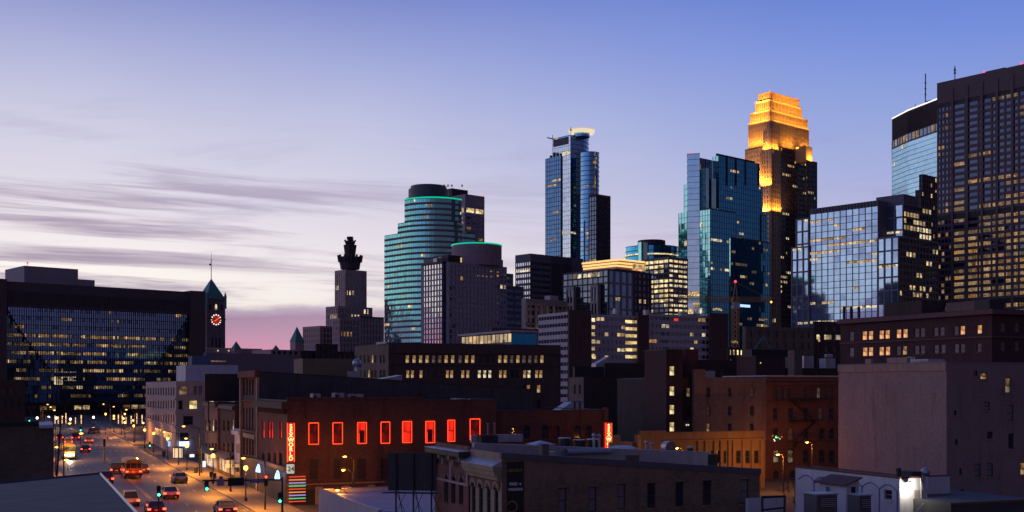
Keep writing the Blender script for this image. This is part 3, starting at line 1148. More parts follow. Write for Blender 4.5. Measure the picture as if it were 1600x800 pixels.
# --- old stone building with lit columns
b = Bld('columned_building', 'old stone building with uplit columns between dark towers', 'building', 822, 560)
cx, cy, x1, y1, z1 = blk(b, 815, 822, 886, 560, 466, C_STONE, S(3.0, 3.6, 1.3, 1.4, G_BLK, 0.05, [LA], C_STONE), None, cap=2.2)
part(b, 'cornice', [C_STONE], lambda m: (m.box(-1, x1, -1.1, 0, z1 - 3.2, z1 - 2.2), m.box(-.6, x1, -.7, 0, z1 - 15.0, z1 - 14.2)))
for p in (836, 845, 854, 864):
    xx = b.fx(p)
    part(b, 'column', [C_STONE], lambda m: m.cyl(xx, -0.8, 0.65, z1 - 22, z1 - 3.3, 10))
for p, e in ((836, 1500), (845, 1300), (854, 500)):
    li = bpy.data.lights.new('uplight', 'POINT')
    li.energy = e
    li.color = (1.0, 0.72, 0.32)
    li.shadow_soft_size = 0.3
    lo = bpy.data.objects.new('uplight', li)
    COL.objects.link(lo)
    lo.parent = b.root
    lo.location = (b.fx(p), -2.4, z1 - 21.5)
part(b, 'rooftop_plant', [C_PALE], lambda m: m.box(b.fx(864), b.fx(877), 2, 6, z1, z1 + 2.4))

# --- tall blue tower with lit halo crown
b = Bld('crowned_tower', 'tall blue glass tower with white halo lit crown, standing apart at centre', 'skyscraper', 892, 970)
C_NAVYM = plain('navy_slab_edge', (0.05, 0.09, 0.17), 0.4)
sC = S(2.6, 3.9, 0.0, 0.55, G_BLUE, lambda t: 0.10 if t < 0.75 else 0.03, [LW, LA, LC], C_BLACK, cl=4)
L0 = b.ly(863)
zt_ = b.z(211)
W0 = b.fx(926)
curve = [(W0 * 1.22 * math.sin(R(t)), -4.0 * math.sin(R(2 * t)) + 20 * (1 - math.cos(R(t)))) for t in range(9, 91, 9)]
ring(b, [(0, L0), (0, 0)] + curve + [(W0 * 1.22, L0)], 0, zt_, S(2.6, 3.9, 0.0, 0.5, G_BLUE, 0.05, [LW, LA, LC], C_NAVYM, cl=4, lf=0.5))
# left sheet of the shaft: paler tint paints in the bright sky it mirrors
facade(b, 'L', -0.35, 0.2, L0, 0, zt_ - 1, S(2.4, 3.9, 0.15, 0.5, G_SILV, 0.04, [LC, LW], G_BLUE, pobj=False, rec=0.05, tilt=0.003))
part(b, 'louvre_panel', [C_GRAY], lambda m: m.box(-0.8, -0.36, L0 * 0.12, L0 * 0.92, b.z(224), b.z(213)))
cxw = -1.6
yw, yw2 = b.ly(876, cxw), b.ly(852, cxw)
part(b, 'wall', [C_NAVYM], lambda m: m.box(cxw + .4, -0.4, yw, yw2, 0, b.z(243, cxw, yw)))
facade(b, 'L', cxw, yw, yw2, 0, b.z(243, cxw, yw), S(2.6, 3.9, 0.1, 0.5, G_NAVY, lambda t: 0.26 if t < 0.35 else 0.06, [LW, LA], C_NAVYM, pobj=False, lf=0.5, rec=0.2))  # darker tint paints this wing as if turned from the glow
cxx, cyy = b.loc(921, 962)
ring(b, arc(cxx, cyy, 15 * 962 / F, 160, 390, 24) , 0, b.z(240, cxx, cyy), S(2.4, 3.9, 0.0, 0.5, G_BLUE, lambda t: 0.10, [LA, LW], C_NAVYM, cl=3, lf=0.5))
blk(b, 920, 932, 954, 935, 303, C_DKST, S(3.2, 3.9, 0.3, 0.6, G_DARK, lambda t: 0.10 if t < 0.6 else 0.02, [LW, LA], C_DKST), S(3.2, 3.9, 0.3, 0.6, G_DARK, 0.04, [LW], C_DKST), cap=2)
hx, hy = b.loc(909, 975)
k = 985 / F


def halo(m):
    n = 36
    for i in range(n):
        t0, t1 = 2 * math.pi * i / n, 2 * math.pi * (i + 1) / n
        for r0, z0, r1, z1_, mi in ((15.5, 210.0, 20.5, 204.5, 0), (20.5, 204.5, 20.5, 203.3, 1), (20.5, 203.3, 10, 201, 1), (10, 201, 8, 204, 1)):
            pts = []
            for t, r, z in ((t0, r0, z0), (t1, r0, z0), (t1, r1, z1_), (t0, r1, z1_)):
                pts.append((hx + r * k * math.cos(t), hy + r * k * math.sin(t), b.z(z, hx, hy)))
            m.face(pts, mi)


part(b, 'halo_crown', [E_CROWN, emit('halo_top', (1.0, 0.88, 0.70), 0.55)], halo)
part(b, 'crown_drum', [G_BLUE], lambda m: m.cyl(hx, hy, 12.5 * k, zt_ - 1, b.z(204, hx, hy), 30))
for i in range(18):
    t = 2 * math.pi * i / 18
    part(b, 'crown_strut', [E_CROWN], lambda m: m.bar((hx + 17 * k * math.cos(t), hy + 17 * k * math.sin(t), b.z(211, hx, hy)), (hx + 20 * k * math.cos(t), hy + 20 * k * math.sin(t), b.z(206, hx, hy)), 0.25))
mast(b, *b.loc(863.5, 985), zt_, b.z(205), 0.35, 0)
mast(b, *b.loc(892, 965), zt_, b.z(200), 0.3, 1)
part(b, 'crane_arm', [C_BLACK], lambda m: m.bar((*b.loc(855, 985), b.z(209)), (*b.loc(867, 985), b.z(212)), 0.5))
part(b, 'rooftop_plant', [C_BLACK], lambda m: [m.box(cxw + .5, cxw + 1.5, yw + i * 4, yw + i * 4 + 2, b.z(243, cxw, yw), b.z(243, cxw, yw) + 2 + (i % 3)) for i in range(4)])

# --- dark residential block with glowing tiered crown
b = Bld('apartment_tower', 'dark glass apartment tower with glowing orange tiered roof and pale framed bays', 'apartment tower', 950, 560)
sA = S(3.4, 3.2, 0.25, 0.7, G_DARK, 0.04, [LD, LW, LD], C_BLACK, cl=2, lf=0.7)
C_BEI = plain('beige_panel', (0.27, 0.24, 0.26))
cx, cy, x1, y1, z1 = blk(b, 879, 950, 991, 560, 420, C_DKST, S(5.4, 6.4, 1.3, 0.9, G_BLUE, 0.06, [LD, LW], C_BEI, lf=0.3), sA, cap=0.8)
blk(b, None, 990, 1018, 572, 424, C_DKST, S(3.4, 3.2, 1.4, 1.2, G_DARK, 0.06, [LW], C_DKST), None, cap=1)
for xa, xb, yt in ((889, 901, 448), (927, 939, 444)):
    ya, yb = b.ly(xb), b.ly(xa)
    zt_ = b.z(yt, 0, ya)
    part(b, 'framed_bay', [C_BEI], lambda m: (m.box(-2.2, -0.1, ya, ya + 1.0, 0, zt_), m.box(-2.2, -0.1, yb - 1.0, yb, 0, zt_), m.box(-2.2, -0.1, ya + 1, yb - 1, zt_ - 1.6, zt_), m.box(-2.2, -0.1, (ya + yb) / 2 - .35, (ya + yb) / 2 + .35, 0, zt_ - 1.6), m.box(-2.2, -0.1, ya + 1, yb - 1, zt_ - 9.5, zt_ - 8.2)))
    part(b, 'bay_glass', [G_DARK], lambda m: m.box(-1.7, -0.05, ya + 1.0, yb - 1.0, 0, zt_ - 1.6))
part(b, 'lit_floor', [LW, LC, LD], lambda m: [m.face([fpt('L', 0, a, 0.1, z1 - 3.6), fpt('L', 0, a + 2.6, 0.1, z1 - 3.6), fpt('L', 0, a + 2.6, 0.1, z1 - 1.4), fpt('L', 0, a, 0.1, z1 - 1.4)], random.choice([0, 0, 1, 2])) for a in (y1 * .18, y1 * .24, y1 * .32, y1 * .39, y1 * .45, y1 * .58, y1 * .7)], 'stuff')
cD = 575
for i, (dl, yt) in enumerate(((0, 404), (2, 409), (5, 413.5))):
    ccx, ccy = b.loc(967 - i * 2, cD)
    xx, yy = b.fx(1008 - i * 1, ccy), b.ly(909 + i * 1, ccx)
    za = b.z(yt, ccx, ccy)
    part(b, 'crown_tier', [C_BROWNST], lambda m: m.box(ccx + .6, xx, ccy + .6, yy, za - 2.0, za))
    part(b, 'crown_light_strip', [E_GOLD], lambda m: (m.box(ccx, xx, ccy, ccy + .55, za - 0.85, za), m.box(ccx, ccx + .55, ccy + .56, yy, za - 0.85, za)))
ccx, ccy = b.loc(966, cD)
part(b, 'crown_screen', [lit('gold_screen', (1.0, 0.52, 0.16), 0.8, 0.8, 0.4)], lambda m: m.box(b.fx(989, ccy), b.fx(1008, ccy), ccy - 0.3, ccy + 0.2, b.z(420, ccx, ccy), b.z(410, ccx, ccy)))
part(b, 'crown_base', [C_BLACK], lambda m: m.box(ccx + 2, b.fx(1006, ccy), ccy + 2, b.ly(911, ccx), z1 - 1, b.z(413, ccx, ccy)))

# --- round dark glass building and cream lit office before it
b = Bld('round_tower', 'low round dark glass tower with drum top beside the blue stepped tower', 'office building', 1020, 860)
cxx, cyy = b.loc(1018, 890)
k = 890 / F
sR = S(3.0, 3.9, 0.0, 0.5, G_TEALD, 0.0, [LC], C_BLACK)
part(b, 'drum', [C_DKST], lambda m: m.cyl(cxx, cyy, 21.5 * k, b.z(390, cxx, cyy), b.z(376.5, cxx, cyy), 36))
ring(b, arc(cxx, cyy, 42 * k, 150, 400, 30), 0, b.z(388, cxx, cyy), sR)
part(b, 'lit_floor', [LY], lambda m: m.cyl(cxx, cyy, 42.3 * k, b.z(402, cxx, cyy), b.z(400, cxx, cyy), 40))
part(b, 'glass_bay', [G_TEAL], lambda m: m.box(*(lambda a, c: (a[0], a[0] + 7, a[1], a[1] + 3))(b.loc(1002, 862), 0), 0, b.z(385, cxx, cyy)))
blk(b, None, 1034, 1062, 872, 382, C_DKST, sR, None, cap=0.5)
beacon(b, cxx - 2, cyy, b.z(376.5, cxx, cyy))
b = Bld('lit_office', 'cream lit office block with every window bright, left of the blue stepped tower', 'office building', 1045, 600)
C_TAN = plain('tan_panel', (0.20, 0.16, 0.15))
sO = S(3.6, 2.55, 0.45, 1.05, G_DARK, 0.86, [LY, LC, LC], C_TAN, cl=6, lf=0.8)
blk(b, 1006, 1045, 1075, 600, 401, C_TAN, sO, S(3.6, 2.55, 0.45, 1.05, G_DARK, 0.86, [LC, LY], C_TAN, cl=6), cap=1.4)

# --- blue stepped tower
b = Bld('stepped_glass_tower', 'deep blue stepped glass tower with bright teal left facets', 'skyscraper', 1110, 780)
C_NV = plain('navy_metal', (0.03, 0.05, 0.075), 0.5)
tf = S(2.6, 3.9, 0.12, 0.22, G_TEAL, 0.02, [LC, LW], C_NV, pobj=False, rec=0.15)  # left facets tinted brighter than the fronts, painting in the sky glow
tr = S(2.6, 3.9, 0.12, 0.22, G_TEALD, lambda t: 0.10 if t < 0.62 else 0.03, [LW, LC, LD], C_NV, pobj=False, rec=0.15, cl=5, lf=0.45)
LAy = b.ly(1093)
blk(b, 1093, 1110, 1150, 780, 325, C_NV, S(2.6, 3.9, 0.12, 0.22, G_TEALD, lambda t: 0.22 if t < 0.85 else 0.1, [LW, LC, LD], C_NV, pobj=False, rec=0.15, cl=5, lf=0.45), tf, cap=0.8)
p1 = (0.0, LAy)
dw = (1093 - 1075) / F * b.dep(*p1) * 1.06
ca = R(15)     # the chamfer turns a little towards the glow
dx_, dy_ = -math.cos(ca) * dw, math.sin(ca) * dw
p2 = (p1[0] + dx_ * b.c + dy_ * b.s, p1[1] - dx_ * b.s + dy_ * b.c)
zC = b.z(240, *p1)
sCh = S(1.9, 3.9, 0.0, 0.2, glass('pale_teal_glass', (0.50, 0.72, 0.88)), 0.01, [LW], C_NV, tilt=0.002)
bk = b.ray(1075, 14)
ring(b, [p2, p1, (p1[0] + bk[0], p1[1] + bk[1]), (p2[0] + bk[0], p2[1] + bk[1])], 0, zC, sCh)
xM = b.fx(1123, LAy)
xM2 = b.fx(1186, LAy)
bq = b.ray(1090, 30)
part(b, 'wall', [C_NV], lambda m: m.prism([(1.0, LAy + 6), (xM, LAy + 6), (xM + bq[0], LAy + 6 + bq[1]), (1.0 + bq[0], LAy + 6 + bq[1])], 0, b.z(242, 0, LAy)))
facade(b, 'F', LAy + 5.6, 1.2, xM, b.z(325, 0, LAy), b.z(243, 0, LAy), S(2.6, 3.9, 0.12, 0.22, G_DARK, 0.06, [LW, LD], C_NV, pobj=False, rec=0.15))
for q, yt, wq in ((1101, 262, 3.4), (1110, 278, 5.0)):
    xx = b.fx(q, LAy + 2)
    part(b, 'glass_fin', [G_TEAL, C_NV], lambda m: m.box(xx, xx + wq, LAy + 1, LAy + 5.5, b.z(326, xx, LAy), b.z(yt, xx, LAy)))
cxm, cym = xM, LAy
zM = b.z(242, xM, LAy)
bq2 = b.ray(1100, 32)
part(b, 'wall', [C_NV], lambda m: m.prism([(xM + .4, LAy + .4), (xM2, LAy + .4), (xM2 + bq2[0], LAy + .4 + bq2[1]), (xM + .4 + bq2[0], LAy + .4 + bq2[1])], 0, zM))
facade(b, 'F', LAy, xM, xM2, b.z(500, xM, LAy), zM - 0.5, tr)
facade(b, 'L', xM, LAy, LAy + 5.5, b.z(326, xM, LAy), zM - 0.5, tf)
for p in (1136, 1150, 1165, 1185.5):
    xx = b.fx(p, LAy)
    part(b, 'fin', [C_NV], lambda m: m.box(xx - .4, xx + .4, LAy - .5, LAy - .001, b.z(290, xx, LAy), zM))
blk(b, None, 1185, 1192, b.dep(xM2, LAy + 3), 291, C_NV, tr, None, cap=0.5)
blk(b, None, 1190, 1199, b.dep(xM2, LAy + 5), 335, C_NV, tr, None, cap=0.5)
# left lower tiers
y_b = b.ly(1060, p2[0])
zB = b.z(331, p2[0], p2[1])
part(b, 'wall', [C_NV], lambda m: (m.box(p2[0] + .4, p2[0] + 20, p2[1] + .3, y_b, 0, zB), m.box(p2[0] + 1.4, p2[0] + 20, p2[1] + .3, b.ly(1067, p2[0]), zB, b.z(287, *p2)), m.box(p2[0] + 2.4, p2[0] + 20, p2[1] + .3, b.ly(1072, p2[0]), b.z(287, *p2), b.z(262, *p2))))
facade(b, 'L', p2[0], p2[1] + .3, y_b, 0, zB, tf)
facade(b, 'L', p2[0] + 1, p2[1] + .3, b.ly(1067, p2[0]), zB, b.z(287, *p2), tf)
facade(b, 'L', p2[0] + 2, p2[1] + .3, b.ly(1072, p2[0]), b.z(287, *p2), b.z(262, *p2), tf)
blk(b, 1139, 1142, 1203, 752, 370, C_NV, S(2.6, 3.9, 0.12, 0.22, G_TEALD, lambda t: 0.22, [LW, LD, LD], C_NV, pobj=False, rec=0.15, cl=5, lf=0.45), tf, cap=0.8)
part(b, 'roof_rail', [C_BLACK], lambda m: m.box(xM + 2, xM2 - 1, LAy + 3, LAy + 4, zM, zM + 1.8))
beacon(b, p1[0] - 4, p1[1] + 5, zC)
xs_, ys_ = b.loc(1156, 750)
part(b, 'lit_sign', [emit('sign_blue_white', (0.35, 0.55, 1.0), 1.6)], lambda m: m.box(b.fx(1156, ys_), b.fx(1171, ys_), ys_ - 0.6, ys_ - 0.2, b.z(479.5, xs_, ys_), b.z(475.5, xs_, ys_)))

# --- gold lit deco tower
b = Bld('gold_lit_tower', 'stepped stone skyscraper with crown floodlit gold', 'skyscraper', 1206, 900)
C_KAS = plain('kasota_stone', (0.42, 0.31, 0.22))
C_KASD = plain('dark_bay_stone', (0.13, 0.095, 0.09))
glass('bronze_glass', (0.5, 0.36, 0.22), 0.25, 0.6)
gs = S(1.9, 3.9, 0.95, 0.35, plain('gilded_panel', (0.34, 0.24, 0.15), 0.5), 0.0, [LW, LC], C_KAS, pobj=False, rec=0.4)
gd = S(2.4, 3.9, 0.65, 0.9, G_BLK, lambda t: 0.13 if t > 0.35 else 0.06, [LW, LC, LW], C_KASD, pobj=False, rec=0.3, cl=4, lf=0.6)
gl_ = S(2.7, 3.9, 1.3, 1.2, bpy.data.materials['bronze_glass'], 0.01, [LW], C_KAS, pobj=False, rec=0.4)
zs0 = b.z(335)
T = [blk(b, 1164, 1206, 1265, 900, 226, C_KASD, gd, gl_, cap=1)]
T.append(blk(b, 1189, 1206, 1220, 896, 232, C_KAS, gl_, gl_, cap=0.5, z0=0))
blk(b, 1259, 1262, 1277, 915, 250, C_KASD, gd, gd, cap=1)
tiers = ((1169, 1204, 1264, 903, 186, 226), (1172, 1203, 1262, 905, 171, 190), (1180, 1203, 1253, 907, 155, 175), (1184, 1204, 1249, 909, 143, 160))
TB = []
for xl, xc, xr, D_, yt, yb in tiers:
    TB.append(blk(b, xl, xc, xr, D_, yt, C_KAS, gs, gs, cap=1.0, ybot=yb))
TB.append(blk(b, 1192, 1205, 1216, 897, 200, C_KAS, gl_, gl_, cap=0.5, ybot=234))


def flood(b, face, off, a0, a1, z, energy, out=2.2, col=(1.0, 0.40, 0.04), depth=0.5, tilt=0.32):
    li = bpy.data.lights.new('floodlight', 'AREA')
    li.shape = 'RECTANGLE'
    li.size = abs(a1 - a0)
    li.size_y = depth
    li.energy = energy
    li.color = col
    lo = bpy.data.objects.new('floodlight', li)
    COL.objects.link(lo)
    lo.parent = b.root
    lo.location = fpt(face, off, (a0 + a1) / 2, -out, z)
    dr = Vector((0, tilt, 1)) if face == 'F' else Vector((tilt, 0, 1))
    q = dr.normalized().to_track_quat('-Z', 'X' if face == 'F' else 'Y')
    X = Vector((1, 0, 0)) if face == 'F' else Vector((0, 1, 0))
    Z = -dr.normalized()
    Y = Z.cross(X).normalized()
    lo.rotation_euler = Matrix((X, Y, Z)).transposed().to_euler()


for (cx, cy, x1, y1, z1), (xl, xc, xr, D_, yt, yb), e in zip(TB, tiers, (1.0, 0.8, 0.7, 0.6)):
    zb_ = b.z(yb, cx, cy)
    flood(b, 'F', cy, cx + (x1 - cx) * (0.28 if e == 1.0 else 0.05), x1, zb_ + 0.5, 12000 * e, 4.2, tilt=0.20)
    flood(b, 'L', cx, cy, y1, zb_ + 0.5, 10000 * e, 4.2, tilt=0.20)
# floodlit piers of the left face below the crown
cx, cy, x1, y1, z1 = T[0]
flood(b, 'L', cx, cy, y1 * 0.62, b.z(330), 20000, 4.5, tilt=0.10)
flood(b, 'L', cx, y1 * 0.2, y1 * 0.9, b.z(285), 18000, 4.5, tilt=0.12)
cx, cy, x1, y1, z1 = T[1]
flood(b, 'F', cy, cx, x1, b.z(330), 5000, 2.4, tilt=0.12)
flood(b, 'L', cx, cy, y1, b.z(290), 9000, 2.4, tilt=0.12)
cx, cy, x1, y1, z1 = TB[-1]
flood(b, 'F', cy, cx, x1, b.z(233), 3200, 2.0)
flood(b, 'L', cx, cy, y1, b.z(233), 3200, 2.0)
cxr, cyr = b.loc(1266, 915)
flood(b, 'F', cyr + 1, cxr, cxr + 5, b.z(250, cxr, cyr), 4000, 1.5)
part(b, 'wall', [C_KAS], lambda m: m.box(cxr - 3, b.fx(1269, cyr + 2), cyr + 2, cyr + 12, b.z(252, cxr, cyr), b.z(228, cxr, cyr)))
beacon(b, TB[3][0] + 1, TB[3][1] + 1, TB[3][4])
beacon(b, TB[3][2] - 1, TB[3][1] + 1, TB[3][4])

# --- glass mid-rise mirroring the sky
b = Bld('mirror_office', 'mid height glass office block mirroring pale sky, lit floors, louvred top', 'office building', 1405, 640)
C_MUL = plain('grey_mullion', (0.20, 0.18, 0.20), 0.6)
G_SKY = glass('sky_glass', (0.36, 0.53, 0.80))
sm = S(4.2, 3.7, 0.35, 0.30, G_SKY, lambda t: 0.50 if 0.42 < t < 0.5 or 0.7 < t < 0.98 else 0.10, [LC, LW, LC], C_MUL, pobj=True, rec=0.25, cl=7, lf=0.42)
sm2 = S(5.0, 7.4, 0.9, 0.9, G_SKY, 0.14, [LC, LW], C_MUL, rec=0.4, cl=3, lf=0.2)
sdk = S(3.6, 3.7, 0.9, 1.2, G_BLK, 0.16, [LW, LY, LW], C_GRAY, rec=0.3, cl=2)
LL = b.ly(1370)
blk(b, 1370, 1405, 1467, 640, 368, C_MUL, sdk, sm2, cap=1.0)
y265 = b.ly(1265, 1.5)
z334 = b.z(334, 1.5, LL)
z334 = b.z(322, 1.5, LL)
part(b, 'wall', [C_GRAY], lambda m: m.box(2.0, 40, LL + 0.2, y265, 0, z334))
facade(b, 'L', 1.5, LL + .1, y265, 0, z334, sm)
zl1 = b.z(312.5, 1.5, LL)
part(b, 'louvre_band', [C_GRAY], lambda m: (m.box(2.0, 40, LL + .1, y265, z334, zl1), [m.box(1.5, 2.0, y, y + .5, z334, zl1) for y in [LL + 0.3 + 2.1 * i for i in range(int((y265 - LL) / 2.1))]]))
blk(b, 1243, 1264, None, b.dep(1.0, y265), 340, C_MUL, None, sm2, W=20, cap=0.8)
blk(b, 1236, 1264, None, b.dep(0.2, y265), 384, C_MUL, None, sm2, W=20, cap=0.8)
cx, cy, x1, y1, z1 = blk(b, 1383, 1412, 1456, 650, 318, C_MUL, S(3.6, 3.7, 0.5, 1.2, G_BLK, 0.62, [LW, LC], C_GRAY, rec=0.3, cl=5), sm2, cap=0.6)
blk(b, 1369, 1412, 1434, 652, 303, C_GRAY, z0=z1, cap=0.4, name='plant_floor')
part(b, 'wall', [C_BLACK], lambda m: m.box(cx + 3, x1 - 1, y1 - .5, LL + 4, 0, b.z(310)))

# --- dark tower with white roof line, behind
b = Bld('white_rimmed_tower', 'blue glass tower with white light line along its roof, partly behind the dark brown tower', 'skyscraper', 1419, 950)
G_IDS = glass('steel_blue_glass', (0.30, 0.56, 0.74))
pA = b.loc(1394, 985)
pB = b.loc(1419, 955)
pC = b.loc(1480, 905)
qa = b.ray(1396, 50)
poly = [pA, pB, pC, (pC[0] + 40, pC[1] + 30), (pA[0] + qa[0], pA[1] + qa[1])]
zr = b.z(172.5, *pB)
zd = b.z(209, *pB)
zd2 = b.z(222, *pB)
si = S(1.7, 3.9, 0.0, 0.25, G_IDS, 0.015, [LC], C_NV, tilt=0.002)
ring(b, poly, 0, zd2, si)
ring(b, poly, zd2 + .3, zd, S(5.0, 5.5, 0.6, 1.0, G_DARK, 0.3, [LD, LA], C_NV, cl=1))
part(b, 'plant_floor', [C_DKST], lambda m: m.prism(offset_poly(poly, -0.3), zd + .3, zr))


def roofrib(m):
    for (p, q) in ((pA, pB), (pB, pC)):
        for i in range(26):
            t = (i + .5) / 26
            x, y = p[0] + (q[0] - p[0]) * t, p[1] + (q[1] - p[1]) * t
            m.box(x - .3, x + .3, y - .3, y + .3, zd + .4, zr - 1)


part(b, 'rib_panel', [C_BLACK], roofrib, 'stuff')


def roofl(m):
    for (p, q) in ((pA, pB), (pB, pC)):
        m.bar((p[0], p[1], zr + .2), (q[0], q[1], zr + .2), 0.5)


part(b, 'roof_light_line', [E_WHITE], roofl)
mast(b, *b.loc(1446, 960), zr, b.z(115, *b.loc(1446, 960)), 0.5, 3)
mast(b, *b.loc(1430, 960), zr, b.z(162, *b.loc(1430, 960)), 0.25, 1)
part(b, 'rooftop_plant', [C_BLACK], lambda m: m.box(*(lambda p: (p[0] - 3, p[0] + 5, p[1], p[1] + 5))(b.loc(1459, 945)), zr, b.z(157, *b.loc(1459, 945))))

# --- dark brown slab tower cut by the right edge
b = Bld('brown_slab_tower', 'dark brown slab tower with stacked amber lit floors, cut by the right edge', 'skyscraper', 1660, 640, R(39))
C_BRN = plain('dark_brown_granite', (0.15, 0.10, 0.105))
Lb = b.ly(1464)
zt_ = b.z(130, 0, Lb)
y1488 = b.ly(1488)


def amber(t):
    if t > 0.86:
        return 0.10
    if t > 0.66:
        return 0.14
    if t > 0.50:
        return 0.70
    return 0.9 if 0.13 < t else 0.3


G_DEEP = glass('deep_dark_glass', (0.07, 0.095, 0.17))
sT = S(8.3, 3.85, 1.0, 1.7, G_DEEP, amber, [LA, LA, LD], C_BRN, cl=2, rec=0.5)
sTn = S(2.5, 3.85, 0.6, 1.7, G_DEEP, lambda t: amber(t) * 0.5, [LA, LD], C_BRN, cl=1, rec=0.5)
part(b, 'wall', [C_BRN], lambda m: m.box(0.8, 45, 0, Lb, 0, zt_ - 13))
part(b, 'parapet', [C_BRN], lambda m: m.box(0, 45, 0, Lb, zt_ - 13, zt_))
# floors in three stacks, parted by dark louvred plant floors
bands = [(zt_ - 15.5, zt_ - 13), (b.z(346, 0, Lb), b.z(338, 0, Lb)), (b.z(480, 0, Lb), b.z(473, 0, Lb))]
tot = zt_ - 13
prev = tot
for lo_, hi_ in bands:
    part(b, 'louvre_band', [C_BLACK], lambda m: m.box(0.35, 0.85, 0, Lb, lo_, hi_))
segs = [(0, bands[2][0]), (bands[2][1], bands[1][0]), (bands[1][1], bands[0][0])]
for z0_, z1_ in segs:
    for spq, a0, a1 in ((sT, 0.5, y1488), (sTn, y1488, Lb)):
        q = S(**{k_: v_ for k_, v_ in spq.__dict__.items() if k_ not in ('s',)})
        base = spq.lit
        q.lit = (lambda f_, za=z0_, zb_=z1_: (lambda t: f_((za + (zb_ - za) * t) / tot)))(base)
        facade(b, 'L', 0, a0, a1, z0_, z1_, q)
for p in (1488, 1511, 1534.5, 1558, 1582):
    yy = b.ly(p)
    part(b, 'pilaster', [C_BRN], lambda m: m.box(-0.5, -0.001, yy - .8, yy + .8, 0, zt_ - 5))
mast(b, 2, b.ly(1492, 2), zt_, b.z(103, 2, b.ly(1492, 2)), 0.3, 2)
beacon(b, 1, b.ly(1538, 1), zt_)
beacon(b, 1, b.ly(1596, 1), zt_)
part(b, 'rooftop_plant', [C_BLACK], lambda m: m.box(4, 14, b.ly(1570, 4), b.ly(1540, 4), zt_, zt_ + 1.6))

b = Bld('dark_stepped_tower', 'dark stepped tower with scattered lit windows left of the brown slab tower', 'skyscraper', 1440, 760)
sq = S(3.0, 3.8, 1.0, 1.3, G_BLK, 0.10, [LW, LA, LY], C_DKST, cl=1, pobj=False)
blk(b, 1430, 1440, 1475, 760, 296, C_DKST, sq, sq, cap=1.5)
blk(b, 1436, 1443, 1475, 768, 272, C_DKST, sq, sq, cap=1.0)

# ------------------------------------------------------------------ middle distance
BR_RED = brick('red_brick', (0.155, 0.055, 0.038), (0.11, 0.04, 0.03), (0.07, 0.05, 0.045))
BR_DARK = brick('dark_brick', (0.075, 0.042, 0.038), (0.055, 0.034, 0.032), (0.05, 0.04, 0.04))
BR_BROWN = brick('brown_brick', (0.20, 0.13, 0.11), (0.15, 0.10, 0.088), (0.12, 0.095, 0.085))
BR_TAN = brick('tan_brick', (0.185, 0.125, 0.095), (0.14, 0.098, 0.078), (0.11, 0.09, 0.075))
BR_MAR = brick('maroon_brick', (0.085, 0.030, 0.032), (0.065, 0.024, 0.028), (0.05, 0.03, 0.03))
BR_BEI = brick('painted_beige_brick', (0.31, 0.205, 0.19), (0.28, 0.185, 0.175), (0.255, 0.17, 0.16), 0.5, 0.19, streak=0.4, patch=0.25)
BR_GREY = brick('grey_brick', (0.085, 0.078, 0.078), (0.066, 0.062, 0.064), (0.055, 0.05, 0.05), streak=0.5)
C_CREAM = plain('cream_stone', (0.36, 0.26, 0.17))
C_WPAINT = plain('white_paint', (0.60, 0.58, 0.62), 0.75, 0.15, 0.7, streak=0.35)
C_SNOW = plain('snow', (0.62, 0.63, 0.68), 0.6, 0.15, 0.6, streak=0.0)
C_SLROOF = plain('snow_dusted_roof', (0.16, 0.16, 0.18), 0.75, 0.5, 0.35, bump=0.3)
C_WFR = plain('window_frame', (0.06, 0.05, 0.05), 0.6)
C_WFRP = plain('pale_window_frame', (0.28, 0.25, 0.24), 0.6)
G_WIN = glass('old_window_glass', (0.055, 0.065, 0.09), 0.08, 0.5)
G_BLIND = plain('drawn_blind', (0.21, 0.185, 0.20), 0.35, 0.25, 3.0)
WL = {'k': G_WIN, 'b': G_BLIND, 'y': LY, 'w': LW, 'd': LD, 'c': LC, 'o': LO, 'a': LA}
W_ARCH = lit('lit_arch_window', (1.0, 0.50, 0.13), 0.55, 2.2, 0.15)
W_ARCHD = lit('dim_arch_window', (0.75, 0.45, 0.40), 0.12, 2.0, 0.3)
WL['A'] = W_ARCH
WL['D'] = W_ARCHD

# low tan parking block left of centre
b = Bld('parking_block', 'long flat mauve parking block below the clock tower', 'parking garage', 322, 520)
blk(b, 318, 322, 473, 520, 551, C_MAUVE, cap=0.8, L=30)
part(b, 'lit_opening', [LD], lambda m: [m.face([(x, -0.03, b.z(565)), (x + 1.6, -0.03, b.z(565)), (x + 1.6, -0.03, b.z(563)), (x, -0.03, b.z(563))]) for x in [b.fx(310 + 3.2 * i) for i in range(5, 13)]], 'stuff')
b = Bld('brick_midblock', 'dark brick block with small windows right of the mauve parking block', 'building', 480, 470)
blk(b, 468, 470, 560, 470, 548, BR_DARK, S(2.6, 3.4, 1.1, 1.4, G_BLK, 0.03, [LD], BR_DARK), None, cap=1)
blk(b, 493, 495, 528, 472, 537, BR_DARK, S(2.6, 3.4, 1.1, 1.4, G_BLK, 0.03, [LD], BR_DARK), None, cap=0.8)

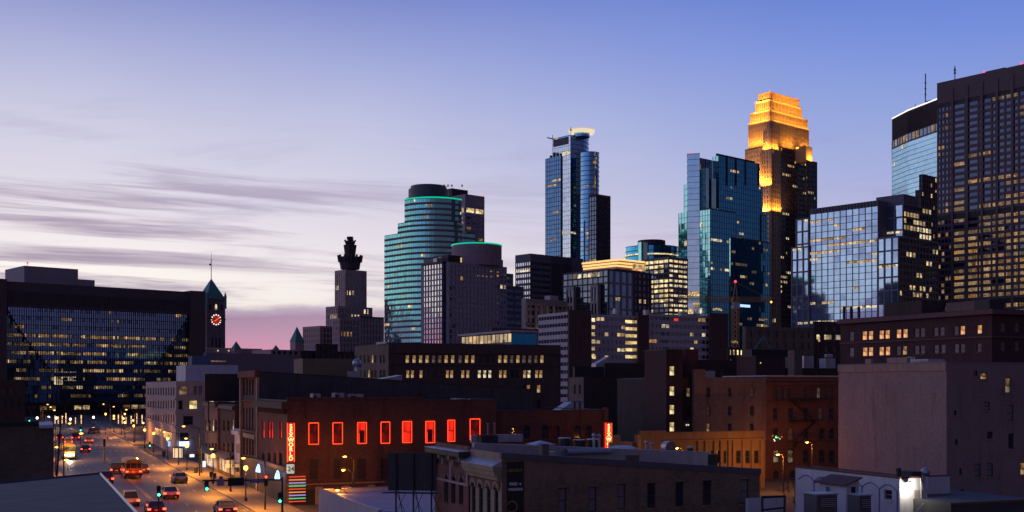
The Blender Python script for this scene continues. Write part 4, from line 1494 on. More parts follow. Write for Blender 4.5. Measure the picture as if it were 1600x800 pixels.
# arched window warehouse
b = Bld('arched_warehouse', 'long brown brick warehouse with row of small arched lit windows', 'warehouse', 607, 300, TH0)
r1 = 'AAAADDAADAAkkkAADADDDA'
X1 = [430, 477, 522, 567, 612, 655, 700, 745, 797, 842, 885, 940, 985, 1027, 1072, 1112, 1155, 1198, 1240, 1281, 1323, 1365]
for X, k_ in zip(X1, r1):
    win(b, 'F', 540 + X * .225, 561, 6.0, 12.5, WL[k_], C_WFR, 'arch', wallm=BR_RED)
X2 = [433, 465, 525, 560, 617, 650, 708, 738, 815, 850, 887, 930, 967, 1003, 1077, 1108, 1160, 1190, 1245, 1275, 1328, 1357]
for X, k_ in zip(X2, 'AAAkkkAAAAkcccAAkkAcAA'):
    win(b, 'F', 540 + X * .225, 584.5, 5.4, 12.5, WL[k_], C_WFR)
for X, k_ in ((1245, 'k'), (1270, 'A'), (1342, 'A')):
    win(b, 'F', 540 + X * .225, 607.5, 6.0, 12.5, WL[k_], C_WFR, 'arch', wallm=BR_RED)
win(b, 'F', 842, 631, 6, 13, WL['k'], C_WFR, 'arch', wallm=BR_RED)
for X in (73, 105, 133, 160, 185, 208, 245, 268):
    win(b, 'L', 540 + X * .225, 561, 3.4, 12.5, WL['k' if X != 185 else 'A'], C_WFR)
    win(b, 'L', 540 + X * .225, 584, 3.4, 12, WL['k' if X != 160 else 'A'], C_WFR)
BR_WH = brick('warehouse_brick', (0.12, 0.062, 0.055), (0.09, 0.05, 0.045), (0.07, 0.05, 0.048))
cx, cy, x1, y1, z1 = house(b, 554, 607, 876, 300, 536, BR_WH, BR_TAN, roof=C_ROOF, coping=C_TRIM)
part(b, 'cornice', [BR_WH], lambda m: (m.box(0, x1, -.35, -.01, z1 - 2.6, z1 - 2.0), m.box(0, x1, -.25, -.01, b.z(570), b.z(568.5))))
part(b, 'corner_coping', [C_PALE], lambda m: m.box(-.4, -.05, b.ly(606), b.ly(590), z1 - 0.1, z1 + 0.5))

# lit glass pavilion and red roofed hall beyond
b = Bld('lit_pavilion', 'low pavilion with long glowing cream wall before the hotel tower', 'pavilion', 800, 470, R(30))
zt_ = b.z(519)
part(b, 'wall', [C_MAUVE], lambda m: m.box(0, b.fx(840), 0, 30, 0, zt_))
part(b, 'lit_wall', [lit('pavilion_glow', (1.0, 0.66, 0.32), 0.62, 0.25, 0.6)], lambda m: m.face([fpt('L', -0.05, a, 0, z) for a, z in ((0.5, b.z(534)), (b.ly(722), b.z(534)), (b.ly(722), b.z(521)), (0.5, b.z(521)))]))
part(b, 'curtain_wall', [G_TEALD], lambda m: m.box(0, b.fx(838), -.06, -.02, b.z(540), b.z(521)))
part(b, 'canopy', [C_PALE], lambda m: m.box(-1.5, b.fx(838), -1.0, b.ly(720), zt_, zt_ + 0.8))
for i in range(14):
    yy = b.ly(800) + (b.ly(722) - b.ly(800)) * i / 13
    part(b, 'mullion', [C_TAN], lambda m: m.box(-.3, -.06, yy - .12, yy + .12, b.z(534), b.z(521)))
b = Bld('red_hall', 'dull red flat roofed hall behind the lit pavilion', 'building', 768, 500, R(30))
blk(b, 765, 768, 845, 500, 512, plain('red_metal_roof', (0.16, 0.07, 0.075)), cap=0.5, L=30)

# white banded apartment slab with brick piers
b = Bld('banded_apartments', 'white banded apartment slab with brown brick stair towers and bright lit windows', 'apartment building', 925, 400, R(30))
C_WB = plain('white_band', (0.56, 0.49, 0.50))
sW = S(1.9, 2.75, 0.16, 1.55, G_DARK, 0.10, [LW, LA, LC], C_WB, cl=2)
BR_PIER = brick('pier_brick', (0.13, 0.068, 0.056), (0.11, 0.058, 0.05), (0.09, 0.06, 0.055))
cx1, cy1, _, _, zt_ = blk(b, 888, 925, 996, 412, 491, C_WB, S(1.9, 2.75, 0.16, 1.55, G_DARK, 0.30, [LY, LW, LC], C_WB, cl=2), None, cap=1.0, L=20)
blk(b, 841, 889, None, 398, 487, C_WB, None, S(1.9, 2.75, 0.16, 1.55, G_DARK, 0.03, [LD], C_WB, cl=2), cap=1.0, W=6)
blk(b, 887, 889, 924, 392, 484, BR_PIER, cap=0.4, name='stair_tower')
blk(b, 995, 997, 1014, row_depth(925, 412, 997, R(30), -3), 488, BR_PIER, cap=0.4, name='stair_tower', L=8)
blk(b, 1012, 1014, 1109, row_depth(925, 412, 1014, R(30), 1), 490, C_WB, sW, None, cap=1.0, L=16)
blk(b, 1107, 1109, 1138, row_depth(925, 412, 1109, R(30), -1), 489, BR_PIER, cap=0.4, name='stair_tower', L=14)
for yy in range(6):
    part(b, 'stair_window', [LY], lambda m: m.face([(x, cy1 - 0.02, b.z(502.5 + 11.2 * yy + q, cx1, cy1)) for x, q in ((b.fx(924.5, cy1), 0), (b.fx(929.5, cy1), 0), (b.fx(929.5, cy1), -5.5), (b.fx(924.5, cy1), -5.5))]))
for yy in range(6):
    part(b, 'stair_window', [LY], lambda m: m.face([(x, cy1 - 0.03, b.z(503 + 11.2 * yy + q, cx1, cy1)) for x, q in ((b.fx(977, cy1), 0), (b.fx(995, cy1), 0), (b.fx(995, cy1), -4.8), (b.fx(977, cy1), -4.8))]))
part(b, 'rooftop_fan', [C_GALV], lambda m: [m.cyl(b.fx(p, 4), 4, 1.2, zt_, zt_ + 1.8, 10) for p in (963, 1010, 1065)])
xr_, yr_ = b.loc(1056, 404)
part(b, 'red_window', [emit('red_window_light', (1.0, 0.06, 0.02), 0.8)], lambda m: m.face([(b.fx(p, yr_), yr_ - 0.05, b.z(q, xr_, yr_)) for p, q in ((1053, 501.5), (1059.5, 501.5), (1059.5, 497.5), (1053, 497.5))]))

# small buildings between
b = Bld('tan_lowrise', 'old tan brick lowrise with a few lit windows in front of the mirror office', 'building', 1165, 330, TH0)
sv = S(3.2, 3.3, 1.7, 1.5, G_BLK, 0.05, [LY, LW], BR_TAN)
blk(b, 1160, 1165, 1272, 335, 510, BR_TAN, sv, None, cap=1.2)
blk(b, 1270, 1272, 1325, row_depth(1165, 335, 1272, TH0, 1.0), 502, BR_DARK, S(3.2, 3.3, 1.5, 1.5, G_BLK, 0.2, [LY, LW], BR_DARK), None, cap=1.2)
part(b, 'lit_floor', [LY], lambda m: [m.face([(x, *b.loc(1272, 324.8)[1:], z), (x + 0.95, b.loc(1272, 324.8)[1], z), (x + .95, b.loc(1272, 324.8)[1], z + 1.3), (x, b.loc(1272, 324.8)[1], z + 1.3)]) for p in (1276, 1288, 1291.5, 1295, 1306, 1310) for x, z in [(b.fx(p, b.loc(1272, 324.8)[1]), b.z(530, *b.loc(1272, 324.8)))]], 'stuff')
b = Bld('site_office', 'lower block with two rows of small yellow windows behind the construction crane', 'building', 1138, 380, TH0)
blk(b, 1136, 1138, 1168, 380, 543, BR_DARK, S(1.5, 3.2, 0.7, 1.6, G_BLK, 0.8, [LY], BR_DARK, cl=4), None, cap=0.8)

# construction crane
b = Bld('tower_crane', 'yellow lattice tower crane with red top light before the blue stepped tower', 'crane', 1149, 420, R(10))
C_CRN = plain('crane_yellow', (0.50, 0.24, 0.05), 0.5)


def lattice(m, p, q, w_, n, r=0.16):
    p, q = Vector(p), Vector(q)
    d = (q - p)
    u_ = d.normalized()
    a = u_.orthogonal().normalized() * w_ / 2
    c = u_.cross(a.normalized()).normalized() * w_ / 2
    cor = [a + c, a - c, -a - c, -a + c]
    for k_ in cor:
        m.bar(p + k_, q + k_, r)
    for i in range(n):
        s0, s1 = p + d * i / n, p + d * (i + 1) / n
        for k_ in range(4):
            m.bar(s0 + cor[k_], s1 + cor[(k_ + 1) % 4], r * .7)
            m.bar(s1 + cor[k_], s1 + cor[(k_ + 1) % 4], r * .6)


zc = b.z(472)
part(b, 'mast', [C_CRN], lambda m: lattice(m, (0, 0, 0), (0, 0, zc), 1.9, 26))
part(b, 'jib', [C_CRN], lambda m: lattice(m, (-22, 0, zc + 1), (14, 0, zc + 1), 1.2, 26, 0.08))
part(b, 'cab', [C_PALE], lambda m: m.box(-1.2, 1.2, -1.4, 0.6, zc - 2.5, zc - 0.2))
part(b, 'tower_head', [C_CRN], lambda m: (m.bar((-1, 0, zc), (0, 0, b.z(441)), 0.18), m.bar((1, 0, zc), (0, 0, b.z(441)), 0.18), m.bar((0, 0, b.z(441)), (13, 0, zc + 1.5), 0.08), m.bar((0, 0, b.z(441)), (-20, 0, zc + 1.5), 0.08)))
part(b, 'beacon', [E_RED], lambda m: m.ball((0, 0, b.z(440)), 0.5, 0, 8, 5))
E_AMB = emit('amber_bulb', (1.0, 0.45, 0.08), 3.0)
part(b, 'jib_lamp', [E_AMB], lambda m: m.ball((b.fx(1205), 0, zc + 0.2), 0.4, 0, 8, 5))

# dark maroon brick building with lit upper windows
b = Bld('maroon_building', 'dark maroon brick building with paired orange lit windows, behind the beige wall', 'building', 1550, 210, R(27))
yr = lambda X, y0: y0 - 0.052 * X * 0.8
P1 = [(180, 'k'), (270, 'o'), (312, 'o'), (387, 'o'), (428, 'o'), (507, 'o'), (552, 'o'), (632, 'k'), (672, 'k'), (765, 'k'), (808, 'k'), (905, 'k'), (950, 'o'), (1068, 'o')]
P2 = [(180, 'b'), (272, 'o'), (312, 'o'), (387, 'o'), (430, 'o'), (505, 'k'), (548, 'a'), (632, 'k'), (672, 'k'), (768, 'b'), (815, 'b'), (908, 'b'), (950, 'k'), (1065, 'k')]
for X, k_ in P1:
    px = 1290 + X * .225
    win(b, 'L', px, 526.5 - (px - 1313) * 0.055, 7.6, 14.0, WL[k_], C_WFR, sill=C_TRIM)
for X, k_ in P2:
    px = 1290 + X * .225
    win(b, 'L', px, 551 - (px - 1313) * 0.036, 7.6, 14.0, WL[k_], C_WFR, sill=C_TRIM)
for px in (1568, 1590):
    win(b, 'F', px, 512, 8, 15, G_WIN, C_WFR)
    win(b, 'F', px, 541, 8, 15, G_WIN, C_WFR)
cx, cy, x1, y1, z1 = house(b, 1313, 1550, 1660, 210, 483, BR_MAR, roof=C_ROOF, coping=C_TRIM)
C_MTRIM = plain('maroon_trim', (0.16, 0.075, 0.08))
part(b, 'cornice', [C_MTRIM], lambda m: (m.box(-.9, -.01, -.9, y1, z1 - .9, z1 - .1), m.box(-.01, x1, -.9, -.01, z1 - .9, z1 - .1), m.box(-.25, -.01, -.25, y1, b.z(527), b.z(525)), m.box(-.01, x1, -.25, -.01, b.z(527), b.z(525))))
part(b, 'penthouse', [BR_DARK], lambda m: m.box(3, 9, b.ly(1440, 3), b.ly(1382, 3), z1 - 1, b.z(470, 3, b.ly(1430, 3))))
part(b, 'penthouse', [BR_BROWN], lambda m: m.box(4, 9, b.ly(1524, 4), b.ly(1478, 4), z1 - 1, b.z(471, 4, b.ly(1510, 4))))
part(b, 'roof_tank', [C_BLACK], lambda m: m.box(3, 7, b.ly(1546, 3), b.ly(1522, 3), z1 - 1, b.z(468, 3, b.ly(1540, 3))))
for p in (1319, 1330, 1342):
    part(b, 'chimney_pipe', [C_BLACK], lambda m: m.cyl(2, b.ly(p, 2), 0.3, z1 - 1, b.z(479, 2, b.ly(p, 2)), 8))

# big painted beige wall building
b = Bld('beige_building', 'big blank beige painted brick building with few small windows on its darker side', 'building', 1479, 126, TH0)
rows = [(1400 + X * .3, 560 + Y * .3, w_, h_, k_) for X, Y, w_, h_, k_ in (
    (310, 283, 4.5, 7, 'k'), (316, 435, 4.5, 9, 'k'), (337, 588, 4.5, 9, 'k'), (415, 78, 7, 9, 'k'), (460, 92, 11, 11, 'a'), (474, 248, 11, 13, 'b'), (490, 400, 9, 11, 'k'),
    (426, 582, 10, 20, 'b'), (491, 580, 10, 20, 'b'), (585, 140, 9, 24, 'd'), (599, 283, 9, 25, 'b'), (600, 430, 9, 24, 'k'), (664, 575, 9, 20, 'a'), (345, 697, 7, 9, 'k'))]
for px, py, w_, h_, k_ in rows:
    win(b, 'F', px, py, w_, h_, WL[k_], C_WFR, sill=BR_BEI)
cx, cy, x1, y1, z1 = house(b, 1310, 1479, 1660, 126, 567, BR_BEI, roof=C_ROOF, coping=C_MAUVE)
C_BBAND = plain('dirty_beige_band', (0.36, 0.23, 0.18), 0.9, 0.2, 0.8, streak=0.6)
part(b, 'parapet_band', [C_BBAND], lambda m: m.box(-.12, -.01, 0, y1, z1 - 0.85, z1 - 0.02))
ya, yb_ = b.ly(1418), b.ly(1387)
part(b, 'parapet_step', [C_BBAND], lambda m: m.box(-.1, .4, ya, yb_, z1 + 0.14, z1 + 0.75))
part(b, 'parapet_step', [C_BBAND], lambda m: m.box(-.1, .4, b.ly(1362), b.ly(1353), z1 + 0.14, z1 + 0.7))
part(b, 'rooftop_duct', [C_GALV], lambda m: (m.box(2, 4.5, b.ly(1450, 2), b.ly(1418, 2), z1 - .4, z1 + 0.55), m.cyl(3.2, b.ly(1421, 3), .45, z1 - .3, z1 + 0.9, 10)))

# red brick facade with fire escape
b = Bld('fire_escape_building', 'red brick walkup with fire escape and arched windows beside the beige wall', 'building', 1197, 172, TH0)
Rw = [((550, 590, 628, 720, 798, 835, 870), 414, 6.0, 17, 'arch', 'kkkkDkk'), ((550, 640, 725, 808, 870), 532, 7.5, 18.5, 'sash', 'kkkbk'),
      ((552, 638, 725, 815, 872), 650, 8.5, 20, 'arch', 'kbkkk'), ((556, 638, 725, 815, 872), 775, 9, 20, 'sash', 'ddkkk')]
for xs, y, w_, h_, st_, ks in Rw:
    for X, k_ in zip(xs, ks):
        win(b, 'F', 1060 + X * .275, 500 + y * .275, w_, h_, WL[k_], C_WFR, st_, wallm=BR_RED, sill=C_TRIM, hood=BR_RED if st_ == 'arch' and w_ > 7 else None)
for px in (1213, 1238, 1262, 1285, 1301):
    win(b, 'F', px, 746, 9, 22, G_WIN, C_WFR, 'arch', wallm=BR_RED)
cx, cy, x1, y1, z1 = house(b, None, 1197, 1310, 172, 588, BR_RED, roof=C_ROOF, coping=C_SNOW)
part(b, 'cornice', [BR_RED], lambda m: (m.box(0, x1, -.3, -.01, z1 - 1.3, z1 - .9), m.box(0, x1, -.2, -.01, b.z(628), b.z(626)), m.box(0, x1, -.2, -.01, b.z(690), b.z(688))))


def escape(m):
    for py in (627, 659, 690):
        xa, xb = b.fx(1232), b.fx(1272)
        z = b.z(py)
        m.box(xa, xb, -1.1, -.05, z - .06, z)
        for k_ in range(9):
            x = xa + (xb - xa) * k_ / 8
            m.bar((x, -1.1, z), (x, -1.1, z + 1.0), 0.025)
        m.bar((xa, -1.1, z + 1), (xb, -1.1, z + 1), 0.03)
    for (pa, ya), (pb, yb2) in (((1235, 629), (1268, 658)), ((1268, 661), (1237, 689)), ((1240, 692), (1226, 722))):
        for off in (-.45, -.95):
            m.bar((b.fx(pa), off, b.z(ya)), (b.fx(pb), off, b.z(yb2)), 0.06)
        for k_ in range(12):
            t = k_ / 11
            x = b.fx(pa) + (b.fx(pb) - b.fx(pa)) * t
            z = b.z(ya) + (b.z(yb2) - b.z(ya)) * t
            m.bar((x, -.45, z), (x, -.95, z), 0.04)


part(b, 'fire_escape', [C_BLACK], escape)
E_MULTI = [emit('green_bulb', (0.1, 1.0, 0.25), 2.0), emit('white_bulb', (1, .9, .8), 2.0), emit('red_bulb', (1, .1, .05), 1.5)]
part(b, 'string_lights', E_MULTI, lambda m: [m.ball((b.fx(p), -.25, b.z(q)), 0.09, k_, 6, 4) for p, q, k_ in ((1206, 681, 2), (1208, 687, 1), (1209, 689, 1), (1211, 682, 0), (1214, 684, 0), (1217, 686, 0), (1211, 684, 1), (1220, 683, 2))])

# brown brick side wall building
D_R = lambda px, back=0.0: row_depth(1197, 172, px, TH0, back)
b = Bld('brown_brick_building', 'brown brick building with tall plain side wall left of the red walkup', 'building', 1088, D_R(1088), TH0)
for px, k4 in ((1107, 'kbd'), (1140, 'kkk'), (1175, 'bkk')):
    for py, k_ in zip((613, 642, 669), k4):
        win(b, 'F', px, py, 6.0, 15, WL[k_], C_WFR)
cx, cy, x1, y1, z1 = house(b, None, 1088, 1197, D_R(1088), 591, BR_BROWN, roof=C_ROOF, coping=C_SLROOF, L=22)
part(b, 'chimney', [BR_MAR], lambda m: m.box(-.6, 1.6, 2, 4, z1 - 2, b.z(545)))
part(b, 'pier', [BR_BROWN], lambda m: m.box(-.5, 1.4, -.25, 0.3, 0, b.z(577)))
part(b, 'rooftop_unit', [C_GALV], lambda m: m.box(b.fx(1105), b.fx(1135), 3, 6, z1 - .5, z1 + 1.1))
part(b, 'rooftop_unit', [C_BLACK], lambda m: m.cyl(b.fx(1142), 4, 1.0, z1, z1 + 1.3, 10))
part(b, 'rooftop_unit', [C_BLACK], lambda m: m.box(b.fx(1107), b.fx(1122), 6, 8, z1, z1 + 2.2))
b = Bld('dark_infill', 'narrow dark brick infill between stair tower and brown brick wall', 'building', 1066, D_R(1066, 1.2), TH0)
for py, k_ in ((613, 'd'), (642, 'k'), (668, 'k')):
    win(b, 'F', 1076, py, 6, 14, WL[k_], C_WFR)
house(b, None, 1066, 1090, D_R(1066, 1.2), 592, BR_DARK, roof=C_ROOF, coping=C_TRIM, L=20)
part(b, 'lamp', [E_CROWN], lambda m: [m.ball((b.fx(p), -.2, b.z(664)), 0.13, 0, 6, 4) for p in (1071.5, 1074.5)])

# brick stair tower with lit windows
b = Bld('stair_tower', 'tall narrow maroon brick stair tower with four stacked lit windows', 'stair tower', 1041, D_R(1041), TH0)
for py in (579.5, 611, 640, 667):
    win(b, 'F', 1050.5, py, 8.5, 16, LY, C_WFR)
house(b, 1007, 1041, 1066.5, D_R(1041), 547, brick('shaded_stair_brick', (0.04, 0.025, 0.025), (0.03, 0.02, 0.02), (0.03, 0.02, 0.02)), BR_MAR, roof=C_ROOF, coping=C_TRIM)  # front brick darkened to paint in the shaded side of the tower
# dark blocks left of it
b = Bld('dark_warehouse', 'nearly black brick warehouse left of the lit stair tower', 'warehouse', 915, 215, TH0)
for X in (455, 480, 505, 528):
    for py in (612, 640, 668):
        win(b, 'F', 860 + X * .275, py, 5, 13, G_WIN, C_WFR)
for X in (147, 176):
    win(b, 'L', 860 + X * .275, 608, 3, 14, G_BLIND, C_WFR)
    win(b, 'L', 860 + X * .275, 634, 3, 14, G_WIN, C_WFR)
house(b, 889, 912, 1010, 215, 590, BR_DARK, BR_BROWN, roof=C_ROOF, coping=C_TRIM)
blk(b, 895, 898, 944, 232, 573, C_BLACK, cap=0.3, name='penthouse')
blk(b, 943, 945, 1010, 236, 567, BR_DARK, cap=0.3, name='penthouse')
part(b, 'skylight', [C_GALV], lambda m: (lambda p: m.prism([(p[0], p[1]), (p[0] + 3, p[1]), (p[0] + 3, p[1] + 2), (p[0], p[1] + 2)], b.z(570), 0, 0, top=[b.z(565), b.z(552), b.z(552), b.z(565)]))(b.loc(931, 240)))
b = Bld('gable_roof_shed', 'small pale gabled rooftop shed beside the arched warehouse', 'shed', 875, 205, TH0)
part(b, 'wall', [C_WPAINT], lambda m: m.prism([(0, 0), (2.6, 0), (2.6, 3), (0, 3)], 0, 0, 0, top=[b.z(641), b.z(627), b.z(627), b.z(641)]))
part(b, 'roof', [plain('blue_roof', (0.10, 0.16, 0.26))], lambda m: m.box(2.3, 4.8, -.2, 3.2, b.z(628.5), b.z(627)))

# roofscape behind the brown brick walls
b = Bld('maroon_penthouse', 'windowless maroon rooftop box behind the brown brick wall', 'penthouse', 1181, 205, TH0)
part(b, 'wall', [BR_MAR], lambda m: m.box(0, b.fx(1227), 0, 6, 8, b.z(557)))
part(b, 'door_lamp', [E_CROWN], lambda m: m.ball((b.fx(1188), -.1, b.z(567)), 0.12, 0, 6, 4))
part(b, 'coping', [C_TRIM], lambda m: m.box(-.15, b.fx(1227) + .15, -.15, 6, b.z(557), b.z(556)))
b = Bld('brick_backdrop', 'long low dark brick roof block with vents between stair tower and maroon building', 'building', 1090, 240, TH0)
blk(b, 1072, 1075, 1182, 215, 562, BR_MAR, cap=0.4, L=12)
blk(b, 1224, 1226, 1316, 225, 575, BR_DARK, cap=0.4, L=12)
part(b, 'chimney', [BR_BROWN], lambda m: (lambda p: m.box(p[0], p[0] + 1.9, p[1], p[1] + 2, 8, b.z(547, *p)))(b.loc(1241, 220)))
part(b, 'rooftop_unit', [C_GALV], lambda m: (lambda p: m.box(p[0], p[0] + 1.7, p[1], p[1] + 2, 14, b.z(558, *p)))(b.loc(1227, 229)))
part(b, 'rooftop_unit', [C_GALV], lambda m: (lambda p: m.box(p[0], p[0] + 2.4, p[1], p[1] + 2, 14, b.z(556, *p)))(b.loc(1256, 230)))
part(b, 'rooftop_unit', [C_PALE], lambda m: (lambda p: (m.box(p[0], p[0] + 2.4, p[1], p[1] + 2, 14, b.z(560, *p)), [m.ball((p[0] + .5 + .6 * i, p[1] + .4, b.z(556, *p)), .4, 0, 8, 5) for i in range(3)]))(b.loc(1290, 229)))
b = Bld('roof_frame', 'teal painted steel A frame standing on a dark roof', 'frame', 1192, 260, TH0)
C_TEALP = plain('teal_paint', (0.05, 0.22, 0.24), 0.5)
part(b, 'frame_leg', [C_TEALP], lambda m: m.bar((b.fx(1179), 0, b.z(546)), (b.fx(1192), 0, b.z(527)), .16))
part(b, 'frame_leg', [C_TEALP], lambda m: m.bar((b.fx(1204), 0, b.z(546)), (b.fx(1192), 0, b.z(527)), .16))
part(b, 'frame_base', [C_BLACK], lambda m: m.box(b.fx(1175), b.fx(1240), 0, 4, 10, b.z(546)))

# low deco building lit by street lamps
b = Bld('deco_lowrise', 'low tan deco building with pilasters, lit orange by street lamps', 'building', 1000, 150, TH0)
C_DECO = plain('tan_terracotta', (0.27, 0.165, 0.08), 0.8, 0.3, 0.6, streak=0.5)
for px in (1110.5, 1121, 1131, 1154, 1168, 1182):
    win(b, 'F', px, 714, 7.5, 20, G_WIN, C_WFR)
cx, cy, x1, y1, z1 = house(b, 997, 1000, 1195, 150, 678, C_DECO, roof=C_ROOF, coping=C_DECO)
part(b, 'parapet_step', [C_DECO], lambda m: (m.box(0, b.fx(1040), -.1, .4, z1 + .13, b.z(673.5)), m.box(b.fx(1040), b.fx(1178), 0, .4, z1 + .13, b.z(676))))
for px in (1092, 1103, 1117, 1127, 1139, 1146, 1161, 1175, 1189):
    part(b, 'pilaster', [C_DECO], lambda m: m.box(b.fx(px) - .22, b.fx(px) + .22, -.22, -.01, 0, b.z(691)))
part(b, 'frieze', [C_DECO], lambda m: m.box(b.fx(1035), x1, -.28, -.01, b.z(691), b.z(688.5)))
b = Bld('red_glow_shed', 'low shed glowing red beside the vertical red sign, right of centre', 'shed', 962, 140, TH0)
part(b, 'wall', [C_DECO], lambda m: (m.box(0, b.fx(998), 0, 3, 0, b.z(692)), m.box(-.2, b.fx(968), -.2, .5, 0, b.z(680)), m.box(b.fx(994), b.fx(999), -.4, .4, 0, b.z(680))))

# ------------------------------------------------------------------ avenue, right side
# red windowed brick corner building
E_NEON = emit('red_neon', (1.0, 0.055, 0.010), 2.6, True)
E_REDDIM = lit('dim_red_room', (1.0, 0.02, 0.01), 0.14, 1.5, 0.2, tint=0.0)
E_REDIN = lit('red_room', (1.0, 0.02, 0.01), 1.5, 0.9, 0.6, tint=0.0)
E_SIGNR = emit('red_sign_face', (0.85, 0.015, 0.01), 0.45, True)
b = Bld('red_neon_building', 'brick corner building with red neon framed windows and vertical sign', 'building', 449, 134, TH0)
NW = [(490, 677.5, 15, 'n'), (527.5, 677, 15, 'n'), (565.5, 676.5, 14, 'h'), (602, 676, 14, 'n'), (636, 675, 14, 'f'), (672, 675, 14, 'h'), (705, 673, 11, 'f'), (742, 671, 15, 'n')]
for px, py, w_, k_ in NW:
    o = win(b, 'F', px, py, w_, 33, E_REDIN if k_ in 'fh' else E_REDDIM, C_WFR)
    x0_, x1_, z0_, z1_ = b.holes['F'][-1]
    m = MB()
    e = .06
    hw, hh = (x1_ - x0_) / 2, (z1_ - z0_) / 2
    for a_, c_ in (((-hw, -hh), (hw, -hh)), ((hw, -hh), (hw, hh)), ((hw, hh), (-hw, hh)), ((-hw, hh), (-hw, -hh))):
        m.bar((a_[0], -.05, a_[1]), (c_[0], -.05, c_[1]), 0.042)
    m.build('neon_frame', [E_NEON], o)
    if k_ == 'h':
        m = MB()
        m.box(-hw * .45, hw * .6, .13, .16, -hh + .1, hh * .25)
        m.build('panel', [C_BLACK], o)
for px in (490, 527.5, 565.5, 602, 672):
    win(b, 'F', px, 733, 14, 34, plain('boarded_window', (0.05, 0.03, 0.028), 0.8), C_WFR, sill=BR_RED)
for px in (411.5, 420.5, 424.5, 438.5):
    o = win(b, 'L', px, 672, 3.4, 27, E_REDIN, C_WFR)
for px in (411.5, 420.5, 429.5, 438.5):
    win(b, 'L', px, 722, 4.0, 30, G_WIN, C_WFR)
cx, cy, x1, y1, z1 = house(b, 404, 449, 776, 134, 627, BR_RED, roof=C_ROOF, coping=C_TRIM)
part(b, 'cornice', [plain('dark_cornice', (0.07, 0.05, 0.045))], lambda m: (m.box(-.7, -.01, -.2, y1, z1 - .9, z1 - .1), [m.box(-.5, -.01, y, y + .25, z1 - 1.5, z1 - .9) for y in [.3 + 1.3 * i for i in range(int(y1 / 1.3))]]))
part(b, 'parapet_step', [BR_RED], lambda m: m.box(0, b.fx(660), 0.02, .4, z1 + .1, z1 + .45))
# ground floor: piers and dark garage openings on the side
for px in (498, 541, 580):
    part(b, 'pier', [C_CREAM], lambda m: m.box(b.fx(px) - .45, b.fx(px) + .45, -.2, -.01, 0, b.z(762)))
for pa, pb in ((458, 492), (504, 535), (547, 575)):
    part(b, 'opening_shade', [C_BLACK], lambda m: m.box(b.fx(pa), b.fx(pb), -.06, -.01, 0, b.z(766)))  # flat black sheet stands for the shade inside each opening
part(b, 'belt_course', [C_CREAM], lambda m: m.box(0, b.fx(600), -.16, -.01, b.z(759), b.z(757)))
# shop front on the avenue side
part(b, 'shop_front', [C_BLACK], lambda m: m.box(-.06, -.01, .6, y1 - .6, 0, 4.0))
part(b, 'shop_cornice', [C_CREAM], lambda m: m.box(-.45, -.01, 0, y1, 4.0, 4.5))
E_BLUEN = emit('blue_neon', (0.25, 0.5, 1.0), 4.0, True)


def arches(m, yc, z0, r):
    for k_ in range(3):
        rr3 = r - .22 * k_
        n = 10
        for i in range(n):
            t0, t1 = math.pi * i / n, math.pi * (i + 1) / n
            m.bar((-.6 - .1 * k_, yc + rr3 * math.cos(t0), z0 + rr3 * math.sin(t0)), (-.6 - .1 * k_, yc + rr3 * math.cos(t1), z0 + rr3 * math.sin(t1)), .05)


part(b, 'neon_arch', [E_BLUEN], lambda m: (arches(m, 2.6, 2.9, 1.0),))
part(b, 'neon_arch', [E_BLUEN], lambda m: (arches(m, y1 - 3.2, 2.9, 1.0),))
stripes = [emit('stripe_%s' % n_, c_, 0.75) for n_, c_ in (('red', (1, .08, .05)), ('green', (.1, .75, .35)), ('violet', (.5, .35, .9)), ('orange', (1, .4, .1)))]
for i in range(9):
    part(b, 'neon_stripe', [stripes[i % 4]], lambda m: m.box(.15, 2.1, -.25, -.1, 0.4 + .36 * i, 0.52 + .36 * i))


# vertical blade sign
def blade_sign(name, label, px, ytop, D, word, th, lh, w_, below):
    b = Bld(name, label, 'sign', px, D, th)
    zt = b.z(ytop)
    n = len(word)
    h = lh * n + .3
    part(b, 'cabinet', [E_SIGNR], lambda m: m.box(-w_ / 2, w_ / 2, 0, .5, zt - h, zt))
    for i, chh in enumerate(word):
        me = text_mesh(chh, lh * 1.22, .03, .016)
        me.materials.append(emit('letter_neon', (1.0, 0.42, 0.16), 3.2) if i == 0 and word == 'SEXWORLD' and 'letter_neon' not in bpy.data.materials else bpy.data.materials['letter_neon'])
        o = inst(me, 'letter', b.root, (0, -.06, zt - .15 - lh * (i + .5)))
    m = MB()
    for a_, c_ in (((-1, 0), (-1, 1)), ((1, 0), (1, 1))):
        m.bar((a_[0] * w_ / 2, -.04, zt - h + .05), (c_[0] * w_ / 2, -.04, zt - .05), .05)
    m.build('neon_frame', [E_NEON], b.root)
    part(b, 'bracket', [C_BLACK], lambda m: m.bar((0, .3, zt - 1), (0, 1.4, zt - 1), .05))
    if below:
        part(b, 'lower_box', [emit('pale_box', (0.75, 0.80, 0.70), 0.55)], lambda m: m.box(-w_ / 2, w_ / 2, 0, .5, zt - h - 1.3, zt - h - .25))
        me = text_mesh('24', .75, .02, .01)
        me.materials.append(plain('rust_lettering', (0.22, 0.07, 0.05)))
        inst(me, 'number', b.root, (0, -.05, zt - h - .78))
    return b


blade_sign('blade_sign', 'vertical red neon sign with tall letters on the corner of the brick building', 454.5, 660.5, 132.2, 'SEXWORLD', TH0, .53, .78, True)
blade_sign('blade_sign', 'second vertical red neon sign half hidden behind the near roof, right of centre', 951, 660.5, 142, 'SEXWORLD', TH0, .55, .80, False)
